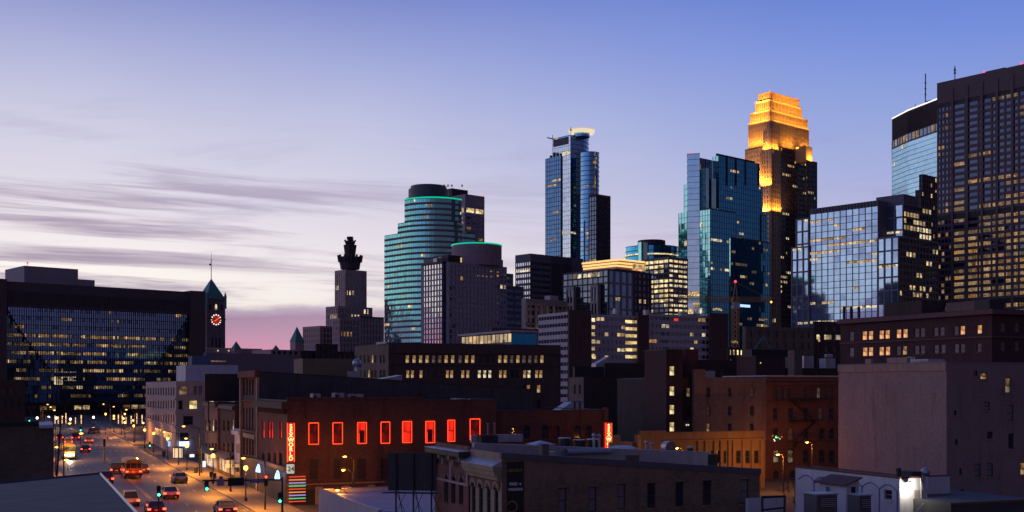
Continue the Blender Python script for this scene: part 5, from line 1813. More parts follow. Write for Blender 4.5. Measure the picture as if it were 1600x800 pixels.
# arched brick block joining them
b = Bld('arched_brick_block', 'low dark red brick block with arched windows behind the near roof', 'building', 776, row_depth(449, 134, 776, TH0, 0.6), TH0)
for px, k_ in ((802, 'k'), (823, 'k'), (852, 'k'), (869, 'k'), (902, 'k'), (920, 'k')):
    win(b, 'F', px, 675, 11, 21, G_WIN, C_WFR, 'arch', wallm=BR_RED, hood=BR_RED)
part(b, 'string_lights', [E_AMB], lambda m: [m.ball((b.fx(802 + random.uniform(-4, 4)), -.05, b.z(675 + random.uniform(-6, 8))), .045, 0, 5, 3) for _ in range(12)])
cx, cy, x1, y1, z1 = house(b, None, 776, 950, row_depth(449, 134, 776, TH0, 0.6), 643, BR_RED, roof=C_ROOF, coping=C_TRIM)
part(b, 'end_pier', [BR_RED], lambda m: m.box(b.fx(943), b.fx(949), -.3, .3, 0, b.z(638)))
part(b, 'belt_course', [BR_RED], lambda m: m.box(0, x1, -.15, -.01, b.z(690), b.z(687)))
part(b, 'rooftop_vent', [C_GALV], lambda m: m.cyl(-3, 6, 1.0, z1, z1 + 1.6, 12))

# taller ornate neighbour with long plain flank
b = Bld('ornate_facade_building', 'narrow tall brick building with ornate front and long dark plain flank', 'building', 405, 151, TH0)
for i, px in enumerate((381.5, 386, 390.5, 395, 400)):
    for py, h_ in ((605, 26), (655, 36), (697, 30)):
        win(b, 'L', px, py, 2.7, h_, G_WIN if py != 655 else G_BLIND, C_WFR, 'arch', wallm=BR_RED)
xe = b.fx(832)
cx, cy, x1, y1, z1 = house(b, 378, 405, 832, 151, 581, BR_GREY, BR_RED, roof=C_ROOF, coping=C_TRIM, top2=b.z(609, xe, 0))
part(b, 'cornice', [BR_RED], lambda m: (m.box(-.6, -.01, -.1, y1 + .1, z1 - .7, z1 + .2), m.box(-.3, -.01, 0, y1, b.z(629), b.z(626)), m.box(-.3, -.01, 0, y1, b.z(678), b.z(675))))
part(b, 'name_panel', [C_CREAM], lambda m: m.box(-.2, -.01, y1 * .2, y1 * .85, b.z(688), b.z(681)))
for p in (378.6, 404.4):
    part(b, 'pier', [C_CREAM], lambda m: m.box(-.35, -.01, b.ly(p) - .35, b.ly(p) + .35, 0, z1 - .7))
part(b, 'shop_front', [C_BLACK], lambda m: m.box(-.06, -.01, .6, y1 - .6, 0, 4.2))
part(b, 'rooftop_box', [plain('tan_metal_box', (0.22, 0.15, 0.10))], lambda m: m.box(b.fx(473, 12), b.fx(553, 12), 12, 18, z1 - 2, b.z(560, b.fx(473, 12), 12)))
part(b, 'rooftop_unit', [C_GALV], lambda m: (m.box(b.fx(545, 8), b.fx(557, 8), 7, 9, z1 - 2.4, b.z(580, b.fx(550, 8), 8)),))
part(b, 'vent_ball', [C_GALV], lambda m: (m.cyl(b.fx(558, 9), 9, .5, z1 - 2.4, b.z(572, b.fx(550, 8), 8), 10), m.ball((b.fx(558, 9), 9, b.z(568, b.fx(550, 8), 8)), .75, 0, 10, 6)))
part(b, 'skylight', [C_GALV], lambda m: m.prism([(b.fx(592, 6), 5), (b.fx(625, 6), 5), (b.fx(625, 6), 8), (b.fx(592, 6), 8)], z1 - 3, 0, 0, top=[b.z(592, b.fx(592), 5), b.z(586, b.fx(592), 5), b.z(586, b.fx(592), 5), b.z(592, b.fx(592), 5)]))
# rooftop plant on the neon building roof (seen against the flank)
for i, (pa, pb, yt, lab) in enumerate(((489, 501, 615, 'grey rooftop unit with sloped hood on the neon building, left of three'), (523, 538, 614, 'grey box rooftop unit in the middle of the neon building roof'), (546, 568, 616, 'pale wide rooftop unit right of the middle on the neon building roof'))):
    bb = Bld('rooftop_unit', lab, 'rooftop unit', pa, 142, TH0, group='rooftop units on the neon building')
    zr_ = bb.z(631)
    part(bb, 'casing', [C_GALV], lambda m: m.box(0, bb.fx(pb), 0, 1.6, zr_ - .2, bb.z(yt)))
    part(bb, 'fan_grille', [C_BLACK], lambda m: m.cyl(bb.fx(pb) / 2, .8, .4, bb.z(yt), bb.z(yt) + .12, 12))
    part(bb, 'louvre', [C_BLACK], lambda m: m.box(.1, bb.fx(pb) * .45, -.03, -.005, zr_, bb.z(yt) - .2))
bb = Bld('roof_turbine_vent', 'round grey turbine vent on the brick roof behind the near building', 'roof vent', 735, 152, TH0)
part(bb, 'drum', [C_GALV], lambda m: m.ball((0, 0, bb.z(634)), .95, 0, 14, 8))
part(bb, 'base', [C_BLACK], lambda m: m.box(-1.6, .3, -.6, .6, bb.z(644), bb.z(637)))

# ------------------------------------------------------------------ the avenue
V0 = Vector((math.cos(TH0), math.sin(TH0)))
U0 = Vector((-math.sin(TH0), math.cos(TH0)))


def SV(s, t, z=0.0):
    p = V0 * s + U0 * t
    return (p.x, p.y, z)


def st_of(px, py):
    """street coordinates of a ground pixel"""
    D = CZ * F / (py - HY)
    x = (px - CX) / F * D
    return x * V0.x + D * V0.y, x * U0.x + D * U0.y


def on_s(px, s):
    """street t where column px meets the line at offset s"""
    k_ = (px - CX) / F
    D = s / (k_ * V0.x + V0.y)
    return k_ * D * U0.x + D * U0.y, D


KL, KR, CTR = 5.0, 23.5, 14.2
asphalt = plain('asphalt', (0.048, 0.043, 0.040), 0.52, 0.5, 0.35, bump=0.4)


def sheet(name, s0, s1, t0, t1, z, mat, kind='structure', z0=None):
    m = MB()
    if z0 is None:
        m.face([SV(s0, t0, z), SV(s1, t0, z), SV(s1, t1, z), SV(s0, t1, z)])
    else:
        m.prism([SV(s0, t0)[:2], SV(s1, t0)[:2], SV(s1, t1)[:2], SV(s0, t1)[:2]], z0, z)
    o = m.build(name, [mat])
    o['kind'] = kind
    return o


road = sheet('road', KL, KR, 20, 470, 0.004, asphalt)
cross = sheet('cross_road', -120, KL, 262, 280, 0.004, asphalt)
cross = sheet('cross_road', KR, 120, 262, 280, 0.004, asphalt)
walkm = plain('sidewalk_concrete', (0.17, 0.155, 0.145), 0.8, 0.2, 0.4)
for (a, c) in ((20, 261), (281, 470)):
    sheet('sidewalk', KR, 28.2, a, c, 0.14, walkm, z0=0.0)
    sheet('sidewalk', 1.0, KL, a, c, 0.14, walkm, z0=0.0)
kerbm = plain('kerb_stone', (0.22, 0.21, 0.20), 0.8)
for (a, c) in ((20, 261), (281, 470)):
    sheet('kerb', KR - .18, KR - .003, a, c, 0.15, kerbm, z0=0.0)
    sheet('kerb', KL + .003, KL + .18, a, c, 0.15, kerbm, z0=0.0)
yel = plain('yellow_paint', (0.45, 0.30, 0.04), 0.6)
whp = plain('white_road_paint', (0.55, 0.53, 0.50), 0.6)
m = MB()
for (a, c) in ((20, 258), (284, 440)):
    for ds in (-.18, .12):
        m.face([SV(CTR + ds, a, .008), SV(CTR + ds + .11, a, .008), SV(CTR + ds + .11, c, .008), SV(CTR + ds, c, .008)])
o = m.build('centre_line', [yel], road)
m = MB()
t = 30
while t < 440:
    if not 256 < t < 286:
        for s in (17.4, 20.6, 9.5):
            m.face([SV(s, t, .008), SV(s + .12, t, .008), SV(s + .12, t + 3, .008), SV(s, t + 3, .008)])
    t += 9
m.build('lane_line', [whp], road, kind='stuff')
m = MB()
for k_ in range(14):
    s = KL + .8 + k_ * 1.3
    for t in (256, 283):
        m.face([SV(s, t, .008), SV(s + .6, t, .008), SV(s + .6, t + 2.6, .008), SV(s, t + 2.6, .008)])
m.build('crosswalk', [whp], road, kind='stuff')

# pale modern office further along
b = Bld('pale_office', 'pale four storey office with vertical slot windows beside the avenue', 'office building', 275, 232, TH0)
C_PALEO = plain('pale_rose_concrete', (0.42, 0.35, 0.34))
for i in range(11):
    for py, h_ in ((611.5, 13), (632, 13), (654, 13)):
        px = 231.5 + i * 4.0
        win(b, 'L', px, py + (275 - px) * 0.0, 2.0, h_ * (0.82 + 0.18 * (px - 228) / 47), G_WIN if (i + py) % 5 else G_BLIND, C_WFR)
for px, py, w_, k_ in ((286, 610, 13, 'd'), (305, 610, 5, 'b'), (313, 610, 5, 'b'), (282, 633, 7, 'k'), (302, 632.5, 13, 'y'), (294, 657, 15, 'k'), (288, 683, 14, 'k'), (330, 633, 10, 'y'), (362, 634, 12, 'y')):
    win(b, 'F', px, py, w_, 14, WL[k_], C_WFR)
cx, cy, x1, y1, z1 = house(b, 228, 275, 375, 232, 596.5, C_PALEO, roof=C_MEM, coping=C_PALEO)
for py in (622.5, 644, 666):
    part(b, 'belt_course', [C_PALEO], lambda m: (m.box(-.25, -.01, -.25, y1, b.z(py + 2.5), b.z(py - 1)), m.box(-.01, x1, -.25, -.01, b.z(py + 2.5), b.z(py - 1))))
part(b, 'penthouse', [C_MEM], lambda m: m.box(b.fx(290, 6), b.fx(372, 6), 6, 22, z1 - .3, b.z(570, b.fx(290, 6), 6)))
part(b, 'plant_room', [plain('blue_plant_box', (0.10, 0.13, 0.2))], lambda m: m.box(b.fx(300, 12), b.fx(330, 12), 12, 18, z1, b.z(556, b.fx(300, 12), 12)))
part(b, 'lit_shopfront', [LO, LA], lambda m: [m.face([fpt('L', -.03, b.ly(p), 0, b.z(690)), fpt('L', -.03, b.ly(p + 6), 0, b.z(690)), fpt('L', -.03, b.ly(p + 6), 0, b.z(679)), fpt('L', -.03, b.ly(p), 0, b.z(679))], i % 2) for i, p in enumerate((242, 249, 256, 263))])
part(b, 'lit_sign', [emit('blue_white_sign', (0.45, 0.65, 1.0), 2.5, True)], lambda m: (m.box(b.fx(279), b.fx(295), -.5, -.2, b.z(697), b.z(690)),))
part(b, 'lit_sign', [emit('blue_sign', (0.15, 0.35, 1.0), 2.0)], lambda m: m.box(b.fx(264.5) - .4, b.fx(269) - .4, -.5, -.3, b.z(697), b.z(689)))

# storefront row between office and ornate facade
SF = [('dark_storefront', 'dark brick storefront with pair of glowing upper windows beside the white one', 367, 340, 634, BR_DARK, 177),
      ('arched_storefront', 'brown brick storefront with gabled top next to the pale office', 340, 320, 630, BR_BROWN, 190)]
b = Bld('white_storefront', 'narrow white painted storefront left of the ornate brick front', 'storefront', 378, 163, TH0)
for px in (370, 373, 376):
    win(b, 'L', px, 700, 1.8, 15, G_WIN, C_WFR)
    win(b, 'L', px, 730, 1.8, 15, G_WIN, C_WFR)
cx, cy, x1, y1, z1 = house(b, 366.5, 378, None, 163, 673, C_WPAINT, roof=C_ROOF, W=18, coping=C_WPAINT)
part(b, 'cornice', [C_WPAINT], lambda m: m.box(-.5, -.01, 0, y1, z1 - .7, z1 - .05))
part(b, 'shop_front', [G_WIN], lambda m: m.box(-.05, -.01, .5, y1 - .5, 0, 2.8))
for nm, lab, xc, xl, yt, mt, D_ in SF:
    b = Bld(nm, lab, 'storefront', xc, D_ - 6, TH0)
    n = 4
    for i in range(n):
        px = xl + (xc - xl) * (i + .5) / n
        win(b, 'L', px, 665, 3.2, 18, {0: LD, 1: G_WIN, 2: LC, 3: G_WIN}[i] if nm == 'arched_storefront' else (LW if i == 3 else G_WIN), C_WFR, sill=C_TRIM)
        win(b, 'L', px, 700, 3.0, 16, G_WIN, C_WFR)
    cx, cy, x1, y1, z1 = house(b, xl, xc, None, D_ - 6, yt, mt, roof=C_ROOF, W=20, coping=C_TRIM)
    part(b, 'cornice', [C_TRIM], lambda m: m.box(-.4, -.01, 0, y1, z1 - .6, z1 - .05))
    part(b, 'shop_front', [lit('shop_glow_' + nm, (1.0, 0.5, 0.18), 0.7, 0.6, 0.1)], lambda m: m.box(-.05, -.01, .5, y1 - .5, .6, 2.9))
    part(b, 'awning', [C_BLACK], lambda m: m.prism([(-1.3, .5), (0, .5), (0, y1 - .5), (-1.3, y1 - .5)], 2.9, 0, 0, top=[3.0, 3.7, 3.7, 3.0]))
# black back of a roof billboard over the row
b = Bld('roof_billboard', 'big black rooftop billboard back above the storefront row', 'billboard', 320, 186, TH0)
part(b, 'panel', [C_BLACK], lambda m: m.box(0, b.fx(378), 0, .4, b.z(627), b.z(584)))
part(b, 'catwalk', [C_TRIM], lambda m: m.box(0, b.fx(378), -.8, -.01, b.z(629), b.z(628)))
for p in (326, 345, 370):
    part(b, 'leg', [C_TRIM], lambda m: m.box(b.fx(p) - .1, b.fx(p) + .1, .1, .3, 8, b.z(627)))

# small lit shop signs along the storefronts
for i, (px, py, w_, h_, col_, lab) in enumerate(((357, 728, .9, .5, (1, .55, .2), 'small orange lit shop sign on the storefront row'), (300, 712, .8, .5, (.8, .95, .8), 'small pale green lit shop sign near the pale office'), (319, 725, .5, 1.0, (.7, .85, 1), 'small blue white lit shop sign by the dark storefront'))):
    t, D_ = on_s(px, 27.6)
    p = SV(27.6, t)
    m = MB()
    z_ = CZ + (HY - py) / F * D_
    m.box(-w_ / 2, w_ / 2, -.08, .08, z_ - h_ / 2, z_ + h_ / 2)
    o = empty('shop_sign', lab, 'sign', p, TH0)
    m.build('face', [emit('shop_sign_%d' % i, col_, 1.3)], o)
    m = MB()
    m.bar((w_ / 2, 0, z_), (w_ / 2 + .8, 0, z_), .04)
    m.build('bracket', [C_BLACK], o)

# left side of the avenue
b = Bld('dark_corner_block', 'dark brick block at the left edge below the glass office block', 'building', 38, 235, TH0)
for px in (6, 18, 30):
    for py in (612, 635):
        win(b, 'F', px, py, 5, 12, G_WIN, C_WFR)
house(b, None, -60, 39, 250, 594, BR_DARK, roof=C_ROOF, coping=C_TRIM, L=25)
b = Bld('left_brick_building', 'grey brown brick building with snow on its roof edge at the left', 'building', 84, 96, TH0)
cx, cy, x1, y1, z1 = house(b, None, -60, 84, 96, 667, brick('grey_brown_brick', (0.17, 0.125, 0.09), (0.13, 0.098, 0.075), (0.09, 0.07, 0.06)), roof=C_ROOF, coping=plain('green_coping', (0.02, 0.032, 0.03)), L=25)
part(b, 'snow_cap', [C_SNOW], lambda m: m.prism([(b.fx(62), .1), (b.fx(83), .1), (b.fx(83), 4), (b.fx(62), 4)], z1 - .1, 0, 0, top=[z1 + .13, z1 + .16, z1 + .35, z1 + .3]))
part(b, 'parapet_rail', [bpy.data.materials['green_coping']], lambda m: m.box(b.fx(-60), b.fx(60), -.1, .1, z1 + .12, z1 + .5))
def streaky_roof():
    m, t, bs = newmat('streaky_dark_roof')
    v, s = objcoord(t)
    n1 = noise(t, comb(t, M(t, 'MULTIPLY', s.outputs[0], 0.5), M(t, 'MULTIPLY', s.outputs[1], 3.0)), 1.3, 6, 0.65, 0.4)
    n2 = noise(t, v, 0.25, 4)
    cc = mix(t, maprange(t, n1, 0.38, 0.66), (0.025, 0.026, 0.032, 1), (0.11, 0.115, 0.14, 1))
    cc = mix(t, M(t, 'MULTIPLY', n2, 0.6), cc, (0.03, 0.03, 0.036, 1))
    t.links.new(cc, bs.inputs['Base Color'])
    bs.inputs['Roughness'].default_value = 0.7
    bumpn(t, n1, bs, 0.4)
    return m


# near roof at the bottom left corner
zr = 10.0
b = Bld('near_roof_building', 'low building with snow dusted dark flat roof, bottom left corner', 'building', 156, 50.5, TH0)


def rp(px, py):
    D = (CZ - zr) * F / (py - HY)
    return b.loc(px, D)


pts = [rp(157, 741), rp(-60, 762), rp(-160, 830), rp(250, 842)]
pts = [pts[3], pts[0], pts[1], pts[2]]
part(b, 'wall', [BR_TAN], lambda m: m.prism(pts, 0, zr - .02))
part(b, 'roof', [streaky_roof()], lambda m: m.prism(offset_poly(pts, -.1), zr - .02, zr + .02))
for i in range(4):
    p, q = pts[i], pts[(i + 1) % 4]
    part(b, 'metal_edge', [C_GALV if i == 0 else C_TRIM], lambda m: m.bar((*p, zr + .03), (*q, zr + .03), .06))

# ------------------------------------------------------------------ near building, bottom centre
b = Bld('near_corner_building', 'tan brick corner building with cream hooded window front, bottom centre', 'building', 784, 85, TH0)
BR_NEAR = brick('near_tan_brick', (0.26, 0.165, 0.10), (0.18, 0.115, 0.075), (0.13, 0.095, 0.07), 0.42, 0.14, streak=0.5, patch=0.5)
BR_NRED = brick('near_red_brick', (0.25, 0.10, 0.075), (0.20, 0.08, 0.06), (0.10, 0.06, 0.05), 0.42, 0.14)
for px, py, k_ in ((879, 782, 'b'), (926, 780, 'b'), (971, 776, 'b'), (1018, 774, 'k'), (1062, 772, 'k'), (1105, 770, 'k'), (1163.5, 768, 'b')):
    win(b, 'F', px, py, 13, 39, WL[k_], plain('brown_sash', (0.09, 0.045, 0.04), 0.6) if 'brown_sash' not in bpy.data.materials else bpy.data.materials['brown_sash'], sill=BR_NEAR, hood=BR_NEAR)
for px in (740, 751.5, 763.5, 775.5):
    win(b, 'L', px, 776 + (px - 740) * .17, 6.2, 50, G_WIN, C_WFR, 'arch', wallm=C_CREAM, hood=C_CREAM, sill=C_CREAM)
for px in (699, 710.5, 722.5):
    win(b, 'L', px, 763 + (px - 699) * .14, 6.4, 44, G_WIN, C_WFR, 'arch', wallm=BR_NRED, hood=C_BROWNST, sill=C_BROWNST)
xe = b.fx(1187)
ym, ye = b.ly(734.5), b.ly(682)
z1 = b.z(716)
zside = b.z(708)
zend = b.z(733.5, xe, 0)
wall(b, 'F', 0, 0, xe, 0, zside, BR_NEAR, top2=zend)
wall(b, 'L', 0, 0, ym, 0, zside, C_CREAM)
wall(b, 'L', -.12, ym, ye, 0, b.z(704), BR_NRED)
# roof plane falling to the back (to the right)
zro, zro2 = zside - .35, zend - .3
C_ROOFN = plain('near_roof_membrane', (0.10, 0.105, 0.13), 0.5, 0.5, 0.5)
part(b, 'roof', [C_ROOFN], lambda m: m.prism([(.3, .3), (xe, .3), (xe, ye), (.3, ye)], 0, 0, 0, top=[zro, zro2, zro2, zro]))
C_NCOP = plain('slate_coping', (0.11, 0.10, 0.125), 0.6, 0.3, 1.0)


def cop(m):
    n = len(m.v)
    for x, z in ((-.08, zside), (xe + .08, zend)):
        m.v += [(x, -.1, z - .42), (x, .34, z - .42), (x, .34, z + .05), (x, -.1, z + .05)]
    for q in ((0, 1, 2, 3), (7, 6, 5, 4), (0, 4, 5, 1), (1, 5, 6, 2), (2, 6, 7, 3), (3, 7, 4, 0)):
        m.f.append(tuple(n + i for i in q))
        m.m.append(0)


part(b, 'coping', [C_NCOP], cop)
# cream cornice of the front
part(b, 'cornice', [C_CREAM], lambda m: (m.box(-.75, -.01, -.1, ym, z1 - .95, z1 - .62), m.box(-.60, -.01, -.05, ym, z1 - 1.3, z1 - .95), m.box(-.35, -.01, 0, ym, z1 - 1.65, z1 - 1.3)))
part(b, 'cornice_flashing', [C_GALV], lambda m: m.prism([(-.8, -.12), (-.01, -.12), (-.01, ym), (-.8, ym)], z1 - .62, 0, 0, top=[z1 - .56, z1 - .2, z1 - .2, z1 - .56]))
part(b, 'frieze', [BR_NRED], lambda m: m.box(-.1, -.01, .3, ym - .1, z1 - 2.25, z1 - 1.75))
# red half: bracketed dark cornice
zc2 = b.z(698, 0, ye)
C_DCOR = plain('dark_wood_cornice', (0.055, 0.042, 0.04), 0.6)
part(b, 'cornice', [C_DCOR], lambda m: (m.box(-1.0, .2, ym - .1, ye + .15, zc2 - .42, zc2), m.box(-.45, -.13, ym, ye, zc2 - .95, zc2 - .42)))
part(b, 'cornice_flashing', [C_SNOW], lambda m: m.box(-1.02, .25, ym - .12, ye + .17, zc2 + .003, zc2 + .06))
for i in range(4):
    yy = ym + .35 + (ye - ym - .8) * i / 3
    part(b, 'bracket', [C_CREAM], lambda m: (m.prism([(-.85, yy - .14), (-.13, yy - .14), (-.13, yy + .14), (-.85, yy + .14)], zc2 - .75, zc2 - .42), m.prism([(-.5, yy - .14), (-.13, yy - .14), (-.13, yy + .14), (-.5, yy + .14)], zc2 - 1.3, zc2 - .75)))
for i in range(3):
    yy = ym + .2 + (ye - ym - .4) * (i + .0) / 2
    part(b, 'pilaster', [C_BROWNST], lambda m: m.box(-.22, -.125, yy - .14, yy + .14, zc2 - 2.6, zc2 - .95))
part(b, 'belt_course', [C_BROWNST], lambda m: m.box(-.2, -.125, ym, ye, zc2 - 2.75, zc2 - 2.55))
# stepped metal parapets and roof clutter
C_RIDGE = plain('pale_roof_metal', (0.36, 0.37, 0.42), 0.35, 0.25, 1.2, metal=0.3)
xp = b.fx(1106, ym)
zp0, zp1 = b.z(692, 0, ym), b.z(706, xp, ym)
part(b, 'party_wall', [C_RIDGE], lambda m: m.prism([(.25, ym - .25), (xp, ym - .25), (xp, ym + .25), (.25, ym + .25)], zro2 - 2, 0, 0, top=[zp0, zp1, zp1, zp0]))
part(b, 'upper_roof', [C_ROOFN], lambda m: m.prism([(.3, ym + .25), (xp, ym + .25), (xp, ye), (.3, ye)], 0, 0, 0, top=[zp0 - .35, zp1 - .5, zp1 - .9, zp0 - .6]))
part(b, 'roof_curb', [C_RIDGE], lambda m: m.box(b.fx(735, ye), b.fx(815, ye), ye - .3, ye, zp0 - .4, zp0 + .25))
part(b, 'chimney', [BR_DARK], lambda m: m.box(b.fx(752, 9), b.fx(778, 9), 9, 10, zro - .5, b.z(680, b.fx(765, 9), 9)))
for p in (762.5, 773):
    part(b, 'flue', [plain('clay_flue', (0.34, 0.22, 0.17)) if 'clay_flue' not in bpy.data.materials else bpy.data.materials['clay_flue']], lambda m: (m.cyl(b.fx(p, 9.5), 9.5, .085, b.z(680, b.fx(765, 9), 9), b.z(663 if p < 770 else 660, b.fx(765, 9), 9), 10), m.cyl(b.fx(p, 9.5), 9.5, .13, b.z(663, b.fx(765, 9), 9), b.z(661.5, b.fx(765, 9), 9), 10)))
for i, (p, q, y_, yt, yb) in enumerate(((874, 890, 11, 685, 700), (897, 913, 11, 688, 701), (918, 936, 11, 687, 702))):
    part(b, 'vent_box', [C_BLACK, C_GALV], lambda m: (m.cyl((b.fx(p, y_) + b.fx(q, y_)) / 2, y_, (b.fx(q, y_) - b.fx(p, y_)) / 2, b.z(yb + 8, b.fx(p, y_), y_), b.z(yt, b.fx(p, y_), y_), 14), m.cyl((b.fx(p, y_) + b.fx(q, y_)) / 2, y_, (b.fx(q, y_) - b.fx(p, y_)) / 2 + .06, b.z(yt, b.fx(p, y_), y_), b.z(yt - 1, b.fx(p, y_), y_), 14, 1)))
part(b, 'skylight', [C_SNOW], lambda m: (lambda x0, x1, y0, y1, za, zb_: [m.face(f_) for f_ in ([(x0, y0, za), (x1, y0, za), ((x0 + x1) / 2, (y0 + y1) / 2, zb_)], [(x1, y0, za), (x1, y1, za), ((x0 + x1) / 2, (y0 + y1) / 2, zb_)], [(x1, y1, za), (x0, y1, za), ((x0 + x1) / 2, (y0 + y1) / 2, zb_)], [(x0, y1, za), (x0, y0, za), ((x0 + x1) / 2, (y0 + y1) / 2, zb_)])])(b.fx(835, 10), b.fx(870, 10), 10, 12, b.z(695, b.fx(850, 10), 10), b.z(689, b.fx(850, 10), 10)))
part(b, 'access_hatch', [BR_BROWN, C_GALV], lambda m: (m.box(b.fx(847, 1.9), b.fx(858, 1.9), 1.9, 2.5, zro - .4, b.z(694, b.fx(850, 1.9), 1.9)), m.box(b.fx(858, 1.9), b.fx(868, 1.9), 1.9, 2.4, zro - .4, b.z(706, b.fx(850, 1.9), 1.9), 1)))
part(b, 'chimney', [BR_TAN], lambda m: m.box(b.fx(976, .6), b.fx(998, .6), .5, 1.0, zend, b.z(711, b.fx(985, .6), .6)))


def duct(m):
    x0, x1, y_ = b.fx(885, ym - .7), b.fx(955, ym - .7), ym - .7
    r = .26
    n = 10
    z = b.z(706.5, x0, y_)
    for i in range(6):
        xa, xb = x0 + (x1 - x0) * i / 6, x0 + (x1 - x0) * (i + .96) / 6
        for k_ in range(n):
            t0, t1 = 2 * math.pi * k_ / n, 2 * math.pi * (k_ + 1) / n
            m.face([(xa, y_ + r * math.cos(t0), z + r * math.sin(t0)), (xb, y_ + r * math.cos(t0), z + r * math.sin(t0)), (xb, y_ + r * math.cos(t1), z + r * math.sin(t1)), (xa, y_ + r * math.cos(t1), z + r * math.sin(t1))])


part(b, 'air_duct', [C_GALV], duct)


def goose(m):
    for p, yb, yt in ((928, 690, 678), (936, 690, 679), (1010, 701, 689), (1018, 702, 692)):
        x = b.fx(p, 10)
        za, zt = b.z(yb + 12, x, 10), b.z(yt, x, 10)
        m.cyl(x, 10, .12, za, zt - .12, 8)
        m.ball((x, 10, zt - .12), .19, 0, 8, 6)


part(b, 'vent_pipe', [C_GALV], goose, 'stuff')
# big half round fan hood
fxh, fyh = b.fx(1045, 9.5), 9.5


def hood_(m):
    r = 18 * 92 / F / 2 * 1.15
    zc_ = b.z(699, fxh, fyh)
    n = 14
    for k_ in range(n):
        t0, t1 = math.pi * 1.25 * k_ / n - .4, math.pi * 1.25 * (k_ + 1) / n - .4
        m.face([(fxh + r * math.cos(t0), fyh - .35, zc_ + r * math.sin(t0)), (fxh + r * math.cos(t1), fyh - .35, zc_ + r * math.sin(t1)), (fxh + r * math.cos(t1), fyh + .5, zc_ + r * math.sin(t1)), (fxh + r * math.cos(t0), fyh + .5, zc_ + r * math.sin(t0))])
    m.face([(fxh + r * .98 * math.cos(t), fyh - .28, zc_ + r * .98 * math.sin(t)) for t in [2 * math.pi * i / 20 for i in range(20)]], 1)
    m.box(fxh - r, fxh + r, fyh - .2, fyh + .4, zc_ - r - .6, zc_ - r * .6)


part(b, 'fan_hood', [C_GALV, plain('tan_filter', (0.25, 0.2, 0.15))], hood_)
part(b, 'vent_box', [C_BLACK, C_GALV], lambda m: (m.cyl(b.fx(1078, 9), 9, .26, zend, b.z(700, b.fx(1078, 9), 9), 12), m.cyl(b.fx(1078, 9), 9, .3, b.z(700, b.fx(1078, 9), 9), b.z(697.5, b.fx(1078, 9), 9), 12, 1)))
part(b, 'rooftop_unit', [C_BLACK], lambda m: m.box(b.fx(1104, ym), b.fx(1118, ym), ym - .3, ym + 1, zend - 1, b.z(709.5, b.fx(1110, ym), ym)))
part(b, 'roof_mound', [C_SNOW], lambda m: m.ball((b.fx(972, 9), 9, b.z(701, b.fx(972, 9), 9)), 1.3, 0, 12, 6, .22))
# banner on the flank
xb0, xb1 = b.fx(792), b.fx(818)
bn = part(b, 'banner', [plain('black_banner', (0.022, 0.018, 0.018), 0.6, 0.1)], lambda m: m.box(xb0, xb1, -.06, -.01, 0.5, b.z(722)))
wt = plain('banner_lettering', (0.80, 0.76, 0.78), 0.7, 0.05)
gt = plain('banner_gold', (0.42, 0.25, 0.05), 0.6, 0.05)
for s, py, sz, mt in (('FREE →', 757, .30, wt), ('PARKING', 765.5, .27, wt)):
    me = text_mesh(s, sz, .005, .012)
    me.materials.append(mt)
    inst(me, 'lettering', bn, ((xb0 + xb1) / 2, -.08, b.z(py)))
m = MB()
for k_ in range(9):      # worn gold line near the top, no longer readable
    xx_ = xb0 + .08 + (xb1 - xb0 - .16) * k_ / 9
    m.box(xx_, xx_ + .07, -.08, -.065, b.z(737.5), b.z(737.5) + .14 + .05 * (k_ % 3))
m.build('worn_lettering', [gt], bn, kind='stuff')


def ringm(m):
    c, z = xb0 + (xb1 - xb0) * .28, b.z(792)
    n = 18
    for k_ in range(n - 3):
        t0, t1 = 2 * math.pi * (k_ - 7) / n, 2 * math.pi * (k_ - 6) / n
        m.face([(c + r_ * math.cos(t), -.085, z + r_ * math.sin(t)) for t, r_ in ((t0, .36), (t0, .44), (t1, .44), (t1, .36))])


m = MB()
ringm(m)
m.build('emblem', [gt], bn)

# low white roofed building with billboard structure
b = Bld('low_white_roof_building', 'low building with pale roof and parapet under the billboard frame', 'building', 528, 112, TH0)
zr2 = b.z(781)
xe2 = b.fx(705)
C_PINKR = plain('pale_roof', (0.55, 0.48, 0.50), 0.7, 0.15, 0.5)
part(b, 'roof', [C_PINKR], lambda m: m.box(.3, xe2, -14, 7.6, 0, zr2))
part(b, 'parapet', [C_PINKR], lambda m: (m.box(0, .3, -14, 8, 0, zr2 + .35), m.box(.3, xe2, 7.6, 8, 0, zr2 + .35)))
part(b, 'coping', [C_GALV], lambda m: (m.box(-.05, .35, -14, 8.05, zr2 + .353, zr2 + .41), m.box(.35, xe2, 7.55, 8.05, zr2 + .353, zr2 + .41)))
b = Bld('billboard', 'dark back of a billboard on steel lattice legs over the pale low roof', 'billboard', 606, 98, R(-9))
C_BBK = plain('billboard_back', (0.035, 0.032, 0.04), 0.6, 0.3, 1.5)
xw = b.fx(682)
za, zb_ = b.z(766), b.z(707)
for i in range(4):
    xa, xb = xw * i / 4 + .02, xw * (i + 1) / 4 - .02
    part(b, 'panel', [C_BBK], lambda m: m.box(xa, xb, 0, .12, za, zb_))
for p in (.17, .53, .9):
    part(b, 'post', [C_BLACK], lambda m: m.box(xw * p - .05, xw * p + .05, -.14, -.01, 2.5, zb_ - .1))
part(b, 'catwalk', [C_BLACK], lambda m: m.box(-.3, xw + .2, -.9, -.2, za - .18, za - .1))


